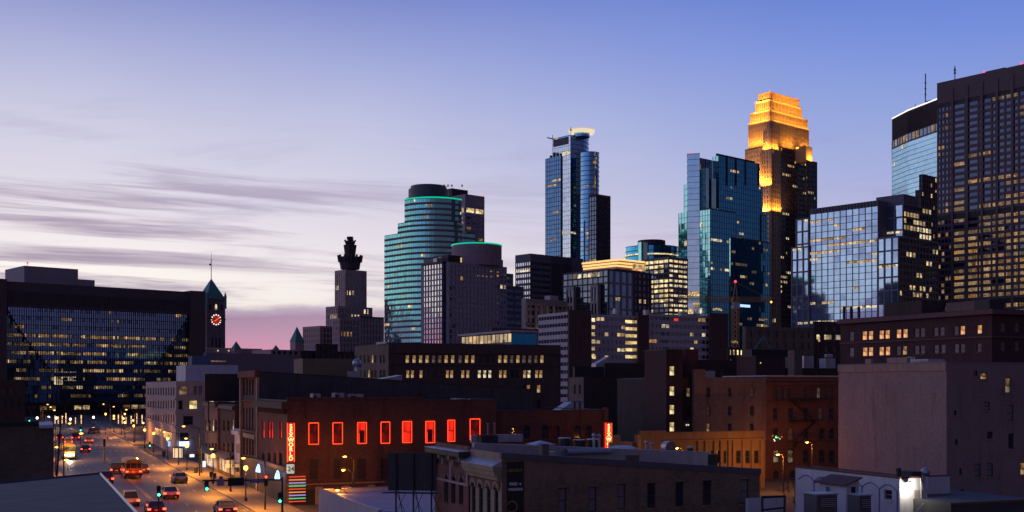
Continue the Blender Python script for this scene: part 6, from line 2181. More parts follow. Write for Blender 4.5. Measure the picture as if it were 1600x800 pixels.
def braces(m):
    zl_ = zr2
    for p in (.17, .53, .9):
        x = xw * p
        m.bar((x, .1, zl_), (x, .1, za), .04)
        m.bar((x, 2.2, zl_), (x, .1, za + .8), .035)
        m.bar((x, -.1, zl_ + .2), (x + .9, -.1, za - .1), .025)
        m.bar((x + .9, -.1, zl_ + .2), (x, -.1, za - .1), .025)
    m.bar((-.2, -.1, zl_ + .35), (xw, -.1, zl_ + .35), .05)
    m.bar((0, 2.2, zl_), (xw, 2.2, zl_), .05)


part(b, 'lattice', [C_BLACK], braces, 'stuff')

# ------------------------------------------------------------------ white painted building, bottom right
b = Bld('white_workshop', 'low white painted workshop with blue arch outlines and bright lamp, bottom right', 'workshop', 1406, 95, TH0)
for px, py, w_, h_ in ((1387.5, 773, 12, 16),):
    win(b, 'L', px, py, w_, h_, G_WIN, C_WFRP, sill=C_WPAINT)
cx, cy, x1, y1, z1 = house(b, 1243, 1406, 1436, 95, 748, C_WPAINT, roof=C_ROOF, coping=plain('rust_coping', (0.14, 0.06, 0.05)), par=.3)
C_BLUEP = plain('blue_line_paint', (0.10, 0.16, 0.34), 0.7)
bays = [1248, 1272, 1298, 1322, 1347, 1374, 1402]


def bluel(m, i):
    ya, yb = b.ly(bays[i + 1]), b.ly(bays[i])
    zb0 = z1 - 1.05
    n = 10
    pr_ = None
    for k_ in range(n + 1):
        t = k_ / n
        y = ya + (yb - ya) * t
        z = zb0 + .45 * math.sin(math.pi * t)
        if pr_:
            m.bar((-.02, pr_[0], pr_[1]), (-.02, y, z), .045)
        pr_ = (y, z)
    m.bar((-.02, ya, 0), (-.02, ya, zb0), .06)


for i in range(6):
    part(b, 'painted_arch', [C_BLUEP], lambda m: bluel(m, i))
# stepped end: gable shoulder and lower rear wall
x2 = b.fx(1449)
part(b, 'gable_shoulder', [C_WPAINT], lambda m: m.prism([(x1, .02), (x2, .02), (x2, .5), (x1, .5)], 0, 0, 0, top=[z1 + .1, z1 - 1.5, z1 - 1.5, z1 + .1]))
part(b, 'rear_wall', [C_WPAINT], lambda m: m.box(b.fx(1450, 2.5), b.fx(1484, 2.5), 2.5, 3.0, 0, b.z(745, b.fx(1450, 2.5), 2.5)))
part(b, 'coping', [bpy.data.materials['rust_coping']], lambda m: m.box(b.fx(1450, 2.5), b.fx(1484, 2.5), 2.45, 3.05, b.z(745, b.fx(1450, 2.5), 2.5) + .003, b.z(743.5, b.fx(1450, 2.5), 2.5)))
part(b, 'door', [C_WFRP], lambda m: (m.box(b.fx(1428), b.fx(1440), -.06, -.005, .1, b.z(767))))
part(b, 'downpipe', [C_GALV], lambda m: m.bar((b.fx(1436), -.15, z1), (b.fx(1440), -.15, 1), .06))
part(b, 'handrail', [C_GALV], lambda m: (m.bar((b.fx(1416), -1.2, b.z(800)), (b.fx(1428), -1.2, b.z(784)), .035), m.bar((b.fx(1413), -1.2, b.z(800)), (b.fx(1425), -1.2, b.z(787)), .03)))
E_FLOOD = emit('flood_lens', (1.0, 0.95, 0.78), 12.0)
part(b, 'flood_lamp', [C_BLACK, E_FLOOD], lambda m: (m.box(b.fx(1411), b.fx(1417), -.5, -.1, b.z(754), b.z(751)), m.ball((b.fx(1414), -.32, b.z(756.5)), .16, 1, 10, 6)))
li = bpy.data.lights.new('flood_light', 'POINT')
li.energy = 210
li.color = (1.0, 0.93, 0.74)
li.shadow_soft_size = .12
lo = bpy.data.objects.new('flood_light', li)
COL.objects.link(lo)
lo.parent = b.root
lo.location = (b.fx(1414), -.62, b.z(758))
part(b, 'exhaust_fan', [C_GALV], lambda m: (m.ball((b.fx(1446, 3), 3, b.z(737, b.fx(1446, 3), 3)), .42, 0, 12, 7), m.cyl(b.fx(1446, 3), 3, .25, z1 - .8, b.z(737, b.fx(1446, 3), 3), 10)))
part(b, 'rooftop_unit', [C_BLACK], lambda m: (m.box(b.fx(1424, 2), b.fx(1440, 2), 2, 3.5, z1 - .3, b.z(737, b.fx(1430, 2), 2)), m.cyl(1.2, b.ly(1404, 1.2), .2, z1 - .3, z1 + .75, 10)))
# lean-to with maroon roof
b = Bld('lean_to_shed', 'small white lean to with maroon roof against the white workshop', 'shed', 1322, 91, TH0)
xs1 = b.fx(1342)
C_MARF = plain('maroon_roof', (0.13, 0.05, 0.05), 0.7)
ys = b.ly(1281)
part(b, 'wall', [C_WPAINT], lambda m: (m.prism([(0, 0), (xs1, 0), (xs1, ys), (0, ys)], 0, 0, 0, top=[b.z(759), b.z(750), b.z(750), b.z(759)])))


def roofm(m):
    n = len(m.v)
    m.v += [(-.35, -.3, b.z(759.5)), (xs1 + .1, -.3, b.z(748)), (xs1 + .1, ys + .3, b.z(748)), (-.35, ys + .3, b.z(759.5))]
    m.v += [(p[0], p[1], p[2] + .1) for p in m.v[n:n + 4]]
    for q in ((0, 3, 2, 1), (4, 5, 6, 7), (0, 1, 5, 4), (1, 2, 6, 5), (2, 3, 7, 6), (3, 0, 4, 7)):
        m.f.append(tuple(n + i for i in q))
        m.m.append(0)


part(b, 'roof', [C_MARF], roofm)
part(b, 'window', [G_WIN], lambda m: m.box(b.fx(1330), b.fx(1336), -.05, -.005, b.z(771), b.z(761)))
part(b, 'door', [plain('blue_door', (0.10, 0.16, 0.30))], lambda m: m.box(-.05, -.005, b.ly(1296), b.ly(1291), 0.2, b.z(764)))
hv = [(1256, 1276, 1308, 84, 774, 'big tan rooftop cooling unit in the yard before the white workshop', BR_TAN), (1325, 1343, 1361, 88, 775, 'smaller grey cooling unit beside the lean to shed', C_GALV)]
for xl, xc, xr, D_, yt, lab, mt in hv:
    b = Bld('cooling_unit', lab, 'cooling unit', xc, D_, TH0, group='cooling units in the yard')
    xx, yy = b.fx(xr), b.ly(xl)
    part(b, 'casing', [plain('casing_%d' % xl, (0.11, 0.10, 0.105), 0.5)], lambda m: m.box(0, xx, 0, yy, 0.3, b.z(yt)))
    part(b, 'lid', [C_GALV], lambda m: m.box(-.08, xx + .08, -.08, yy + .08, b.z(yt), b.z(yt) + .1))
    part(b, 'grille', [C_BLACK], lambda m: m.box(xx * .15, xx * .9, -.04, -.005, b.z(yt + 20), b.z(yt + 4)))
    for k_ in range(5):
        part(b, 'slat', [C_GALV], lambda m: m.box(xx * .15, xx * .9, -.08, -.045, b.z(yt + 18 - 3 * k_) - .03, b.z(yt + 18 - 3 * k_) + .03))
    part(b, 'base', [C_BLACK], lambda m: m.box(.1, xx - .1, .1, yy - .1, 0, .3))
# yard fence with mesh and bare shrubs
b = Bld('steel_gate_frame', 'dark steel pipe gate frame beside the near building corner', 'gate', 1190, 84, TH0)
for p in (1191, 1226):
    part(b, 'post', [C_BLACK], lambda m: m.cyl(b.fx(p), 0, .09, 0, b.z(776), 8))
part(b, 'rail', [C_BLACK], lambda m: m.bar((b.fx(1191), 0, b.z(777)), (b.fx(1227), 0, b.z(777)), .09))
part(b, 'rail', [C_BLACK], lambda m: m.bar((b.fx(1191), 0, b.z(797)), (b.fx(1227), 0, b.z(795)), .07))
b = Bld('yard_wall', 'low pale yard wall behind the steel gate frame', 'wall', 1226, 90, TH0)
part(b, 'wall', [C_WPAINT], lambda m: m.box(b.fx(1186), b.fx(1242), 1.5, 1.8, 0, b.z(780)))


def shrub(name, label, px, D, h, seed, n=9, grp='bare shrubs in the yard'):
    rnd = random.Random(seed)
    x = (px - CX) / F * D
    o = empty(name, label, 'shrub', (x, D, 0), rnd.uniform(0, 6), grp)
    m = MB()

    def grow(p, d, L_, r, lv):
        q = p + d * L_
        m.bar(p, q, r, 0, 4)
        if lv <= 0:
            return
        for _ in range(3):
            d2 = (d + Vector((rnd.uniform(-.7, .7), rnd.uniform(-.7, .7), rnd.uniform(-.1, .5)))).normalized()
            grow(p.lerp(q, rnd.uniform(.55, 1)), d2, L_ * rnd.uniform(.55, .8), r * .6, lv - 1)
    for k_ in range(n):
        d = Vector((rnd.uniform(-.4, .4), rnd.uniform(-.4, .4), 1)).normalized()
        grow(Vector((rnd.uniform(-.3, .3), rnd.uniform(-.3, .3), 0)), d, h * .42, .03, 3)
    m.build('branches', [plain('bark', (0.06, 0.045, 0.04))if 'bark' not in bpy.data.materials else bpy.data.materials['bark']], o, kind='stuff')


shrub('bare_shrub', 'bare leafless shrub behind the steel gate frame', 1212, 86, 5.2, 1, 6)
shrub('bare_shrub', 'bare leafless shrub under the orange lamps by the red walkup', 1250, 120, 6.0, 2, 6)
# yard surface bottom right
m = MB()
m.face([(25, 60, .01), (75, 60, .01), (75, 118, .01), (25, 118, .01)])
o = m.build('yard', [plain('wet_yard', (0.035, 0.032, 0.034), 0.35, 0.6, 0.35)])
o['kind'] = 'structure'
b = Bld('yard_shed_roof', 'dark flat shed roof with snow patches at the bottom right corner', 'shed', 1500, 92, TH0)
part(b, 'roof', [plain('patchy_snow_roof', (0.05, 0.05, 0.055), 0.6, 0.9, 0.5)], lambda m: m.box(b.fx(1486), b.fx(1620), 0, 12, 0, b.z(786)))
part(b, 'edge', [plain('rust_edge', (0.16, 0.08, 0.04))], lambda m: m.box(b.fx(1484), b.fx(1620), -.1, -.01, b.z(789), b.z(785)))

# ------------------------------------------------------------------ street furniture
E_SOD = emit('sodium_lens', (1.0, 0.42, 0.07), 6.0)
E_GRN = emit('green_signal', (0.05, 1.0, 0.45), 9.0)
E_REDS = emit('red_signal', (1.0, 0.05, 0.03), 6.0)
C_POLE = plain('dark_pole', (0.03, 0.03, 0.032), 0.5)


def point(parent, loc, e, col=(1.0, 0.34, 0.04), r=.12):
    li = bpy.data.lights.new('lamp_light', 'POINT')
    li.energy = e
    li.color = col
    li.shadow_soft_size = r
    lo = bpy.data.objects.new('lamp_light', li)
    COL.objects.link(lo)
    lo.parent = parent
    lo.location = loc


def globe_lamp(label, x, y, h, e, grp='globe street lamps along the avenue'):
    o = empty('globe_lamp', label, 'street lamp', (x, y, 0), TH0, grp)
    m = MB()
    m.cyl(0, 0, .16, 0, .5, 8)
    m.cyl(0, 0, .08, .5, h - .3, 8, 0, .05)
    m.cyl(0, 0, .15, h - .34, h - .25, 8)
    m.build('pole', [C_POLE], o)
    m = MB()
    m.ball((0, 0, h), .27, 0, 10, 7, 1.15)
    m.build('globe', [E_SOD], o)
    m = MB()
    m.cyl(0, 0, .1, h + .28, h + .4, 8)
    m.build('cap', [C_POLE], o)
    if e:
        point(o, (0, 0, h - .55), e)
    return o


def cobra_lamp(label, x, y, h, e, rot, grp='cobra head street lamps', arm=2.0, wide=False):
    o = empty('street_lamp', label, 'street lamp', (x, y, 0), rot, grp)
    m = MB()
    m.cyl(0, 0, .12, 0, h - .4, 8, 0, .07)
    m.build('pole', [C_POLE], o)
    m = MB()
    pr_ = (0, 0, h - .5)
    for i in range(1, 6):
        t = i / 5
        q = (-arm * t, 0, h - .5 + .5 * math.sin(t * math.pi / 2))
        m.bar(pr_, q, .045)
        pr_ = q
    m.build('arm', [C_POLE], o)
    m = MB()
    m.box(-arm - .7, -arm, -.17, .17, h - .02, h + .14)
    m.build('housing', [C_POLE], o)
    m = MB()
    m.ball((-arm - .38, 0, h - .06), .24, 0, 10, 6, .55)
    m.build('lens', [E_SOD], o)
    if e:
        li = bpy.data.lights.new('lamp_light', 'POINT' if wide else 'SPOT')
        li.energy = e
        li.color = (1.0, 0.34, 0.04)
        li.shadow_soft_size = .12
        if not wide:
            li.spot_size = R(150)
            li.spot_blend = .8
        lo = bpy.data.objects.new('lamp_light', li)
        COL.objects.link(lo)
        lo.parent = o
        lo.location = (-arm - .38, 0, h - .3)
    return o


ords = ['nearest', 'second', 'third', 'fourth', 'fifth', 'sixth', 'seventh', 'eighth', 'ninth', 'tenth', 'eleventh', 'twelfth']
# pedestrian globes on the right pavement, near to far
for i, px in enumerate((384, 333, 292, 262, 240, 226, 209, 195, 178)):
    t, D_ = on_s(px, 24.3)
    p = SV(24.3, t)
    globe_lamp('%s globe street lamp from the camera on the right pavement' % ords[i], p[0], p[1], 4.1, 750)
for i, (px, py) in enumerate(((402, 714), (348, 700), (303, 684), (300, 665), (267, 674))):
    s = 24.6 if i not in (2,) else 25.5
    t, D_ = on_s(px + 12, s)
    p = SV(s, t)
    cobra_lamp('%s tall lamp with arm over the right kerb, counted from the camera' % ords[i], p[0], p[1], CZ + (HY - py) / F * D_, 7500, TH0, 'tall lamps on the right kerb')
for i, (px, py) in enumerate(((80, 698), (92, 718))):
    D_ = 150 if i == 0 else 128
    x, y = (px - 9 - CX) / F * D_, D_
    cobra_lamp(('upper' if i == 0 else 'lower') + ' tall lamp beside the left brick building', x, y, CZ + (HY - py) / F * D_, 7500, TH0 + math.pi, 'tall lamps at the left', 1.0)
for i, (px, py) in enumerate(((165, 647), (178, 650), (193, 654), (195, 647), (208, 657), (224, 661))):
    D_ = 330 + 12 * i
    x, y = (px - CX) / F * D_, D_
    globe_lamp('%s far globe lamp across the plaza, from the left' % ords[i].replace('nearest', 'first'), x, y, CZ + (HY - py) / F * D_, 1200, 'far globe lamps by the plaza')
for i, t in enumerate((150, 190, 232, 292, 335, 380)):
    p = SV(4.3, t)
    cobra_lamp('%s tall lamp on the left pavement, counted from the camera' % ords[i], p[0], p[1], 8.2, 6000, TH0 + math.pi, 'tall lamps on the left pavement', 1.6)
for i, t in enumerate((292, 335, 380)):
    p = SV(24.4, t)
    cobra_lamp('%s tall lamp beyond the crossing on the right pavement' % ords[i], p[0], p[1], 8.2, 6000, TH0, 'tall lamps beyond the crossing', 1.6)
for i, (px, py) in enumerate(((545, 712), (543, 733), (535, 764))):
    D_ = (132, 130, 118)[i]
    x, y = (px + 8 - CX) / F * D_, D_
    cobra_lamp('%s of three orange lamps before the red neon building' % ['highest', 'middle', 'lowest'][i], x, y, CZ + (HY - py) / F * D_, (200, 260, 260)[i], TH0, 'lamps before the neon building', .7, True)
for i, (px, py, D_) in enumerate(((1262, 690, 162), (1217, 709, 150), (1060, 699, 140))):
    x, y = (px + 7 - CX) / F * D_, D_
    cobra_lamp(['upper orange lamp before the red walkup fire escape', 'lower orange lamp before the red walkup', 'orange lamp rising behind the near roof before the deco lowrise'][i], x, y, CZ + (HY - py) / F * D_, (1000, 1500, 400)[i], TH0, 'lamps before the walkups', .5, True)


def signal(parent, x, y, z, face=0, lamp=2, rot=0.0):
    """three lens signal head as a part"""
    m = MB()
    m.box(-.19, .19, -.14, .14, -.55, .55)
    o = m.build('signal_head', [C_BLACK], parent, (x, y, z), rot)
    for k_ in range(3):
        m = MB()
        m.ball((0, -.15, .36 - .36 * k_), .13, 0, 10, 6)
        m.build('lens', [(E_REDS, C_BLACK, E_GRN)[k_] if lamp == k_ else C_TRIM], o)
    return o


# signal mast arm across the near crossing
t, D_ = on_s(441, 24.3)
p = SV(24.3, t)
o = empty('signal_mast', 'traffic signal mast arm reaching over the avenue with dark sign boxes', 'traffic signal', p, TH0)
m = MB()
m.cyl(0, 0, .12, 0, 4.6, 10, 0, .09)
m.build('pole', [C_POLE], o)
m = MB()
m.bar((0, 0, 4.3), (-8.0, 0, 4.45), .08)
m.build('arm', [C_POLE], o)
signal(o, -7.6, -.1, 4.0, lamp=2)
signal(o, -.3, -.2, 2.5, lamp=2)
signal(o, -1.7, -.1, 4.3, lamp=0)
m = MB()
m.box(-6.6, -5.9, -.16, -.1, 3.9, 4.6)
pl = m.build('regulatory_sign', [C_WPAINT], o)
m = MB()
for k_ in range(12):
    t0, t1 = 2 * math.pi * k_ / 12, 2 * math.pi * (k_ + 1) / 12
    m.face([(-6.25 + r_ * math.cos(tt), -.17, 4.25 + r_ * math.sin(tt)) for tt, r_ in ((t0, .22), (t0, .29), (t1, .29), (t1, .22))])
m.bar((-6.43, -.17, 4.43), (-6.07, -.17, 4.07), .03)
m.build('symbol', [plain('sign_red', (0.5, 0.03, 0.02))], pl)
m = MB()
m.box(-5.5, -3.9, -.16, -.1, 3.85, 4.65)
m.build('sign_back', [C_BLACK], o)
m = MB()
m.box(-3.3, -1.95, -.16, -.1, 4.1, 4.45)
ss = m.build('street_name_sign', [plain('blue_sign_face', (0.03, 0.10, 0.42), 0.4)], o)
me = text_mesh('N 2nd Ave', .26, .004, .006)
me.materials.append(whp)
inst(me, 'lettering', ss, (-2.62, -.175, 4.28))
# other signals
for i, (px, py, D_, lab) in enumerate(((248, 772, 118, 'green traffic signal on a dark post in the road median near the bottom'), (126, 672, 268, 'far green traffic signal left of the oncoming lane'), (234, 696, 250, 'green traffic signal by the right kerb at the crossing'), (168, 688, 300, 'small far green traffic signal in mid avenue'), (46, 657, 330, 'distant green traffic signal over the left brick roof'))):
    x, y = (px - CX) / F * D_, D_
    o = empty('traffic_signal', lab, 'traffic signal', (x, y, 0), TH0, 'green traffic signals')
    z = CZ + (HY - py) / F * D_
    m = MB()
    m.cyl(0, .2, .07, 0, z + .4, 8)
    m.build('post', [C_POLE], o)
    signal(o, 0, 0, z + .3, lamp=2)
x, y = (163 - CX) / F * 215, 215
o = empty('yellow_post', 'yellow signal post standing at the centre line of the avenue', 'post', (x, y, 0), TH0)
m = MB()
m.cyl(0, 0, .13, 0, 2.6, 8)
m.build('pole', [yel], o)
m = MB()
m.box(-.2, .2, -.15, .15, 2.6, 4.0)
m.build('signal_back', [C_BLACK], o)
# bus shelter and litter bins
t, D_ = on_s(272, 26.2)
o = empty('bus_shelter', 'glass bus shelter on the right pavement before the pale office', 'bus shelter', SV(26.2, t - 6), TH0)
m = MB()
m.box(-.8, .8, -1.7, 1.7, 2.35, 2.5)
m.build('roof', [C_BLACK], o)
for sx in (-.75, .75):
    for sy in (-1.6, 1.6):
        m = MB()
        m.box(sx - .05, sx + .05, sy - .05, sy + .05, .14, 2.35)
        m.build('post', [C_BLACK], o)
m = MB()
m.box(.68, .7, -1.55, 1.55, .4, 2.2)
m.build('glass_panel', [G_WIN], o)
m = MB()
m.box(-.7, .7, 1.57, 1.6, .4, 2.2)
m.build('lit_poster', [emit('poster_light', (1, .75, .45), .9)], o)
for i, (px, lab) in enumerate(((256, 'dark litter bin left of the bus shelter'), (306, 'dark litter bin beyond the silver parked car'))):
    t, D_ = on_s(px, 24.8)
    o = empty('litter_bin', lab, 'litter bin', SV(24.8, t, .14), TH0, 'litter bins')
    m = MB()
    m.cyl(0, 0, .28, 0, .9, 12, 0, .33)
    m.build('body', [C_BLACK], o)
    m = MB()
    m.cyl(0, 0, .35, .9, 1.05, 12, 0, .2)
    m.build('lid', [C_TRIM], o)
# flag pole lines by the left brick building
o = empty('utility_pole', 'thin leaning dark utility pole beside the left brick building', 'pole', ((84 - CX) / F * 118, 118, 0), TH0)
m = MB()
m.bar((0, 0, 0), (.7, 0, CZ + (HY - 650) / F * 118), .09)
m.build('pole', [C_POLE], o)
m = MB()
m.bar((.2, 0, 7), (1.4, 0, 7.6), .04)
m.build('bracket', [C_POLE], o)

# ------------------------------------------------------------------ vehicles
E_HEAD = emit('headlight', (1.0, 0.92, 0.75), 14.0)
E_TAIL = emit('taillight', (1.0, 0.05, 0.02), 8.0)
E_TAILD = plain('unlit_taillight', (0.25, 0.02, 0.02), 0.3)
C_TYRE = plain('tyre', (0.02, 0.02, 0.02), 0.8)
C_RIM = plain('rim', (0.35, 0.35, 0.37), 0.35, metal=0.7)
G_CAR = glass('car_glass', (0.10, 0.11, 0.13), 0.04, 0.5)
PAINT = {}


def paint(n, c):
    if n not in PAINT:
        m_, t_, bs_ = newmat('car_paint_' + n)
        v_, s2 = objcoord(t_)
        t_.links.new(mix(t_, noise(t_, v_, 2.0, 3), c + (1,), scl(c, .8)), bs_.inputs['Base Color'])
        bs_.inputs['Roughness'].default_value = .3
        bs_.inputs['Coat Weight'].default_value = .6
        PAINT[n] = m_
    return PAINT[n]


def wheels(o, tr, ys, r):
    for sy in ys:
        for sx in (-1, 1):
            m = MB()
            n = 14
            for k_ in range(n):
                t0, t1 = 2 * math.pi * k_ / n, 2 * math.pi * (k_ + 1) / n
                a_, c_ = (math.cos(t0) * r, math.sin(t0) * r), (math.cos(t1) * r, math.sin(t1) * r)
                m.face([(-.1, a_[0], a_[1]), (-.1, c_[0], c_[1]), (.1, c_[0], c_[1]), (.1, a_[0], a_[1])])
                for q in (-.1, .1):
                    m.face([(q, a_[0], a_[1]), (q, c_[0], c_[1]), (q, c_[0] * .62, c_[1] * .62), (q, a_[0] * .62, a_[1] * .62)])
            wo_ = m.build('wheel', [C_TYRE], o, (sx * tr, sy, r))
            m = MB()
            for q in (-.08, .08):
                m.face([(q, math.cos(2 * math.pi * k_ / n) * r * .63, math.sin(2 * math.pi * k_ / n) * r * .63) for k_ in range(n)])
            m.build('rim', [C_RIM], wo_)


def car(label, s, t, col, away=True, lights=True, grp='cars on the avenue', suv=False):
    """+y is the nose"""
    rot = TH0 if away else TH0 + math.pi
    o = empty('car', label, 'car', SV(s, t, .004), rot, grp)
    hw = .9
    top = 1.72 if suv else 1.43
    belt = .95 if suv else .88
    prof = [(-2.2, .35), (-2.28, .62), (-2.2, belt), (-1.5, belt + .04), (1.0, belt + .02), (2.05, belt - .15), (2.28, .62), (2.2, .32)]
    m = MB()
    secs = ((-hw, .35), (-hw * .97, 0.0), (hw * .97, 0.0), (hw, .35))
    n = len(prof)

    def sec(x, k_):
        return [(x, p_[0] * (1 - .03 * k_), p_[1]) for p_ in prof]
    rows_ = [sec(-hw + .08, 1), sec(-hw, 0), sec(hw, 0), sec(hw - .08, 1)]
    A, B_ = sec(-hw, 0), sec(hw, 0)
    for i in range(n):
        j = (i + 1) % n
        m.face([A[i], A[j], B_[j], B_[i]])
    m.face(A)
    m.face(B_[::-1])
    m.build('body', [col], o)
    m = MB()
    b0 = [(-1.95 if suv else -1.75, belt + .02), (1.0, belt)]
    t0 = [(-1.7 if suv else -1.05, top), (.25, top)]
    x0, x1 = hw - .04, hw - .22
    pb = [(-x0, b0[0][0], b0[0][1]), (x0, b0[0][0], b0[0][1]), (x0, b0[1][0], b0[1][1]), (-x0, b0[1][0], b0[1][1])]
    pt = [(-x1, t0[0][0], t0[0][1]), (x1, t0[0][0], t0[0][1]), (x1, t0[1][0], t0[1][1]), (-x1, t0[1][0], t0[1][1])]
    for i in range(4):
        j = (i + 1) % 4
        m.face([pb[i], pb[j], pt[j], pt[i]])
    m.build('glasshouse', [G_CAR], o)
    m = MB()
    m.box(-x1 - .02, x1 + .02, t0[0][0] - .05, t0[1][0] + .05, top - .03, top + .03)
    for i in range(4):
        m.bar(pb[i], pt[i], .04)
    m.build('roof', [col], o)
    wheels(o, hw - .06, (-1.35, 1.4), .33)
    for sx in (-1, 1):
        m = MB()
        m.box(sx * .78 - .16, sx * .78 + .16, -2.31, -2.2, .62, .82)
        m.build('taillight', [E_TAIL if lights else E_TAILD], o)
        m = MB()
        m.box(sx * .68 - .16, sx * .68 + .16, 2.14, 2.28, .6, .75)
        m.build('headlight', [E_HEAD if lights and not away else C_RIM], o)
    m = MB()
    m.box(-.9, .9, -2.34, -2.1, .34, .55)
    m.build('bumper', [C_TRIM], o)
    m = MB()
    m.box(-.9, .9, 2.1, 2.33, .32, .52)
    m.build('bumper', [C_TRIM], o)
    m = MB()
    m.box(-.25, .25, -2.36, -2.341, .55, .67)
    m.build('number_plate', [C_WPAINT], o)
    if lights and not away:
        point(o, (0, 3.4, .8), 120, (1, .85, .65), .2)
    if lights and away:
        point(o, (0, -2.9, .7), 14, (1, .05, .03), .2)
    return o


def bus(label, s, t, away):
    rot = TH0 if away else TH0 + math.pi
    o = empty('school_bus', label, 'bus', SV(s, t, .004), rot, 'yellow buses on the avenue')
    Y = paint('bus_yellow', (0.70, 0.40, 0.03))
    hw, L_ = 1.22, 9.4
    m = MB()
    n = 8
    prof = [(-hw, .55), (-hw, 2.45)] + [(-hw * math.cos(math.pi * k_ / n), 2.45 + .5 * math.sin(math.pi * k_ / n)) for k_ in range(1, n)] + [(hw, 2.45), (hw, .55)]
    y0, y1_ = -L_ / 2, L_ / 2 - 1.6
    for i in range(len(prof)):
        p_, q = prof[i], prof[(i + 1) % len(prof)]
        m.face([(p_[0], y0, p_[1]), (q[0], y0, q[1]), (q[0], y1_, q[1]), (p_[0], y1_, p_[1])])
    m.face([(p_[0], y0, p_[1]) for p_ in prof])
    m.face([(p_[0], y1_, p_[1]) for p_ in prof][::-1])
    m.box(-.95, .95, y1_, L_ / 2, .55, 1.55)
    m.build('body', [Y], o)
    for sx in (-1, 1):
        for k_ in range(7):
            m = MB()
            ya = y0 + .5 + k_ * 1.02
            xx = sx * (hw + .015)
            m.face([(xx, ya, 1.65), (xx, ya + .85, 1.65), (xx, ya + .85, 2.35), (xx, ya, 2.35)])
            m.build('window', [G_CAR], o)
    for zz in (.85, 1.25):
        m = MB()
        m.box(-hw - .02, hw + .02, y0 - .01, y1_, zz, zz + .07)
        m.build('black_rail', [C_BLACK], o)
    for xa, xb in ((-1.05, -.5), (-.42, .42), (.5, 1.05)):
        m = MB()
        m.box(xa, xb, y0 - .03, y0 - .005, 1.6, 2.35)
        m.build('rear_window', [G_CAR], o)
    m = MB()
    m.box(-1.1, 1.1, y1_ + .005, y1_ + .03, 1.62, 2.4)
    m.build('windscreen', [lit('bus_interior', (1.0, .6, .25), .4, 1.5, .3) if 'bus_interior' not in bpy.data.materials else bpy.data.materials['bus_interior']], o)
    for sx in (-1, 1):
        m = MB()
        m.box(sx * .95 - .17, sx * .95 + .17, y0 - .05, y0 - .02, 1.0, 1.22)
        m.build('taillight', [E_TAIL], o)
        for zz in (2.55,):
            m = MB()
            m.box(sx * .7 - .12, sx * .7 + .12, y0 - .05, y0 - .02, zz, zz + .16)
            m.build('warning_light', [E_TAILD], o)
        m = MB()
        m.box(sx * .72 - .16, sx * .72 + .16, L_ / 2 + .002, L_ / 2 + .05, .85, 1.05)
        m.build('headlight', [E_HEAD if not away else C_RIM], o)
    m = MB()
    m.box(-hw, hw, y0 - .12, y0 - .005, .5, .8)
    m.build('bumper', [C_BLACK], o)
    m = MB()
    m.box(-.95, .95, L_ / 2 - .005, L_ / 2 + .15, .45, .7)
    m.build('bumper', [C_BLACK], o)
    wheels(o, hw - .14, (y0 + 2.0, L_ / 2 - .9), .48)
    if not away:
        point(o, (0, L_ / 2 + 1.4, .9), 500, (1, .88, .7), .25)
    else:
        point(o, (0, y0 - .9, 1.0), 30, (1, .06, .03), .2)
    return o


s, t = st_of(203, 749)
bus('yellow school bus seen from behind in the middle of the avenue', s + .6, t + 5.2, True)
s, t = st_of(105, 719)
bus('yellow bus with bright headlights coming down the avenue', s + .4, t + 5, False)
cars = [((182, 741), 'dark car with red tail lights just left of the school bus', 'black', (0.02, 0.02, 0.025), True, True, True),
        ((224, 740), 'dark red car with red tail lights just right of the school bus', 'red', (0.15, 0.02, 0.02), True, True, False),
        ((93, 688), 'farthest left car with red tail lights beyond the crossing', 'grey', (0.1, 0.1, 0.11), True, True, False),
        ((107, 695), 'red lit car queuing just behind the oncoming bus', 'white', (0.5, 0.5, 0.5), True, True, False),
        ((118, 688), 'second car in the far queue with red tail lights', 'blue', (0.04, 0.06, 0.15), True, True, True),
        ((139, 693), 'far car with red tail lights nearest the centre line', 'silver', (0.35, 0.35, 0.36), True, True, False),
        ((134, 707), 'car with red tail lights right of the oncoming bus', 'black', (0.02, 0.02, 0.025), True, True, False),
        ((167, 756), 'parked dark car with lit tail lights by the near roof edge', 'grey', (0.1, 0.1, 0.11), True, True, True),
        ((205, 792), 'pale van like car beside the near roof edge at the bottom', 'white', (0.5, 0.5, 0.5), True, True, True),
        ((283, 755), 'silver car parked at the right kerb', 'silver', (0.35, 0.35, 0.36), True, False, False),
        ((268, 780), 'white car with red tail lights in the right lane', 'white', (0.5, 0.5, 0.5), True, True, False),
        ((245, 806), 'car with red tail lights at the bottom edge of the avenue', 'red', (0.15, 0.02, 0.02), True, True, False),
        ((356, 806), 'dark blue car with red tail lights in the kerb lane at the bottom', 'blue', (0.04, 0.06, 0.15), True, True, False)]
for (px, py), lab, cn, cc, aw, lt, sv_ in cars:
    s, t = st_of(px, py)
    car(lab, s, t + 2.2, paint(cn, cc), aw, lt, suv=sv_)
for i, (px, col_) in enumerate(((143, 'black'), (150, 'grey'))):
    D_ = 335
    x = (px - CX) / F * D_
    car(['dark parked car at the plaza edge, left of two', 'grey parked car at the plaza edge, right of two'][i], x * V0.x + D_ * V0.y, x * U0.x + D_ * U0.y, paint(col_, (0.02, 0.02, 0.025)), True, False, suv=True)


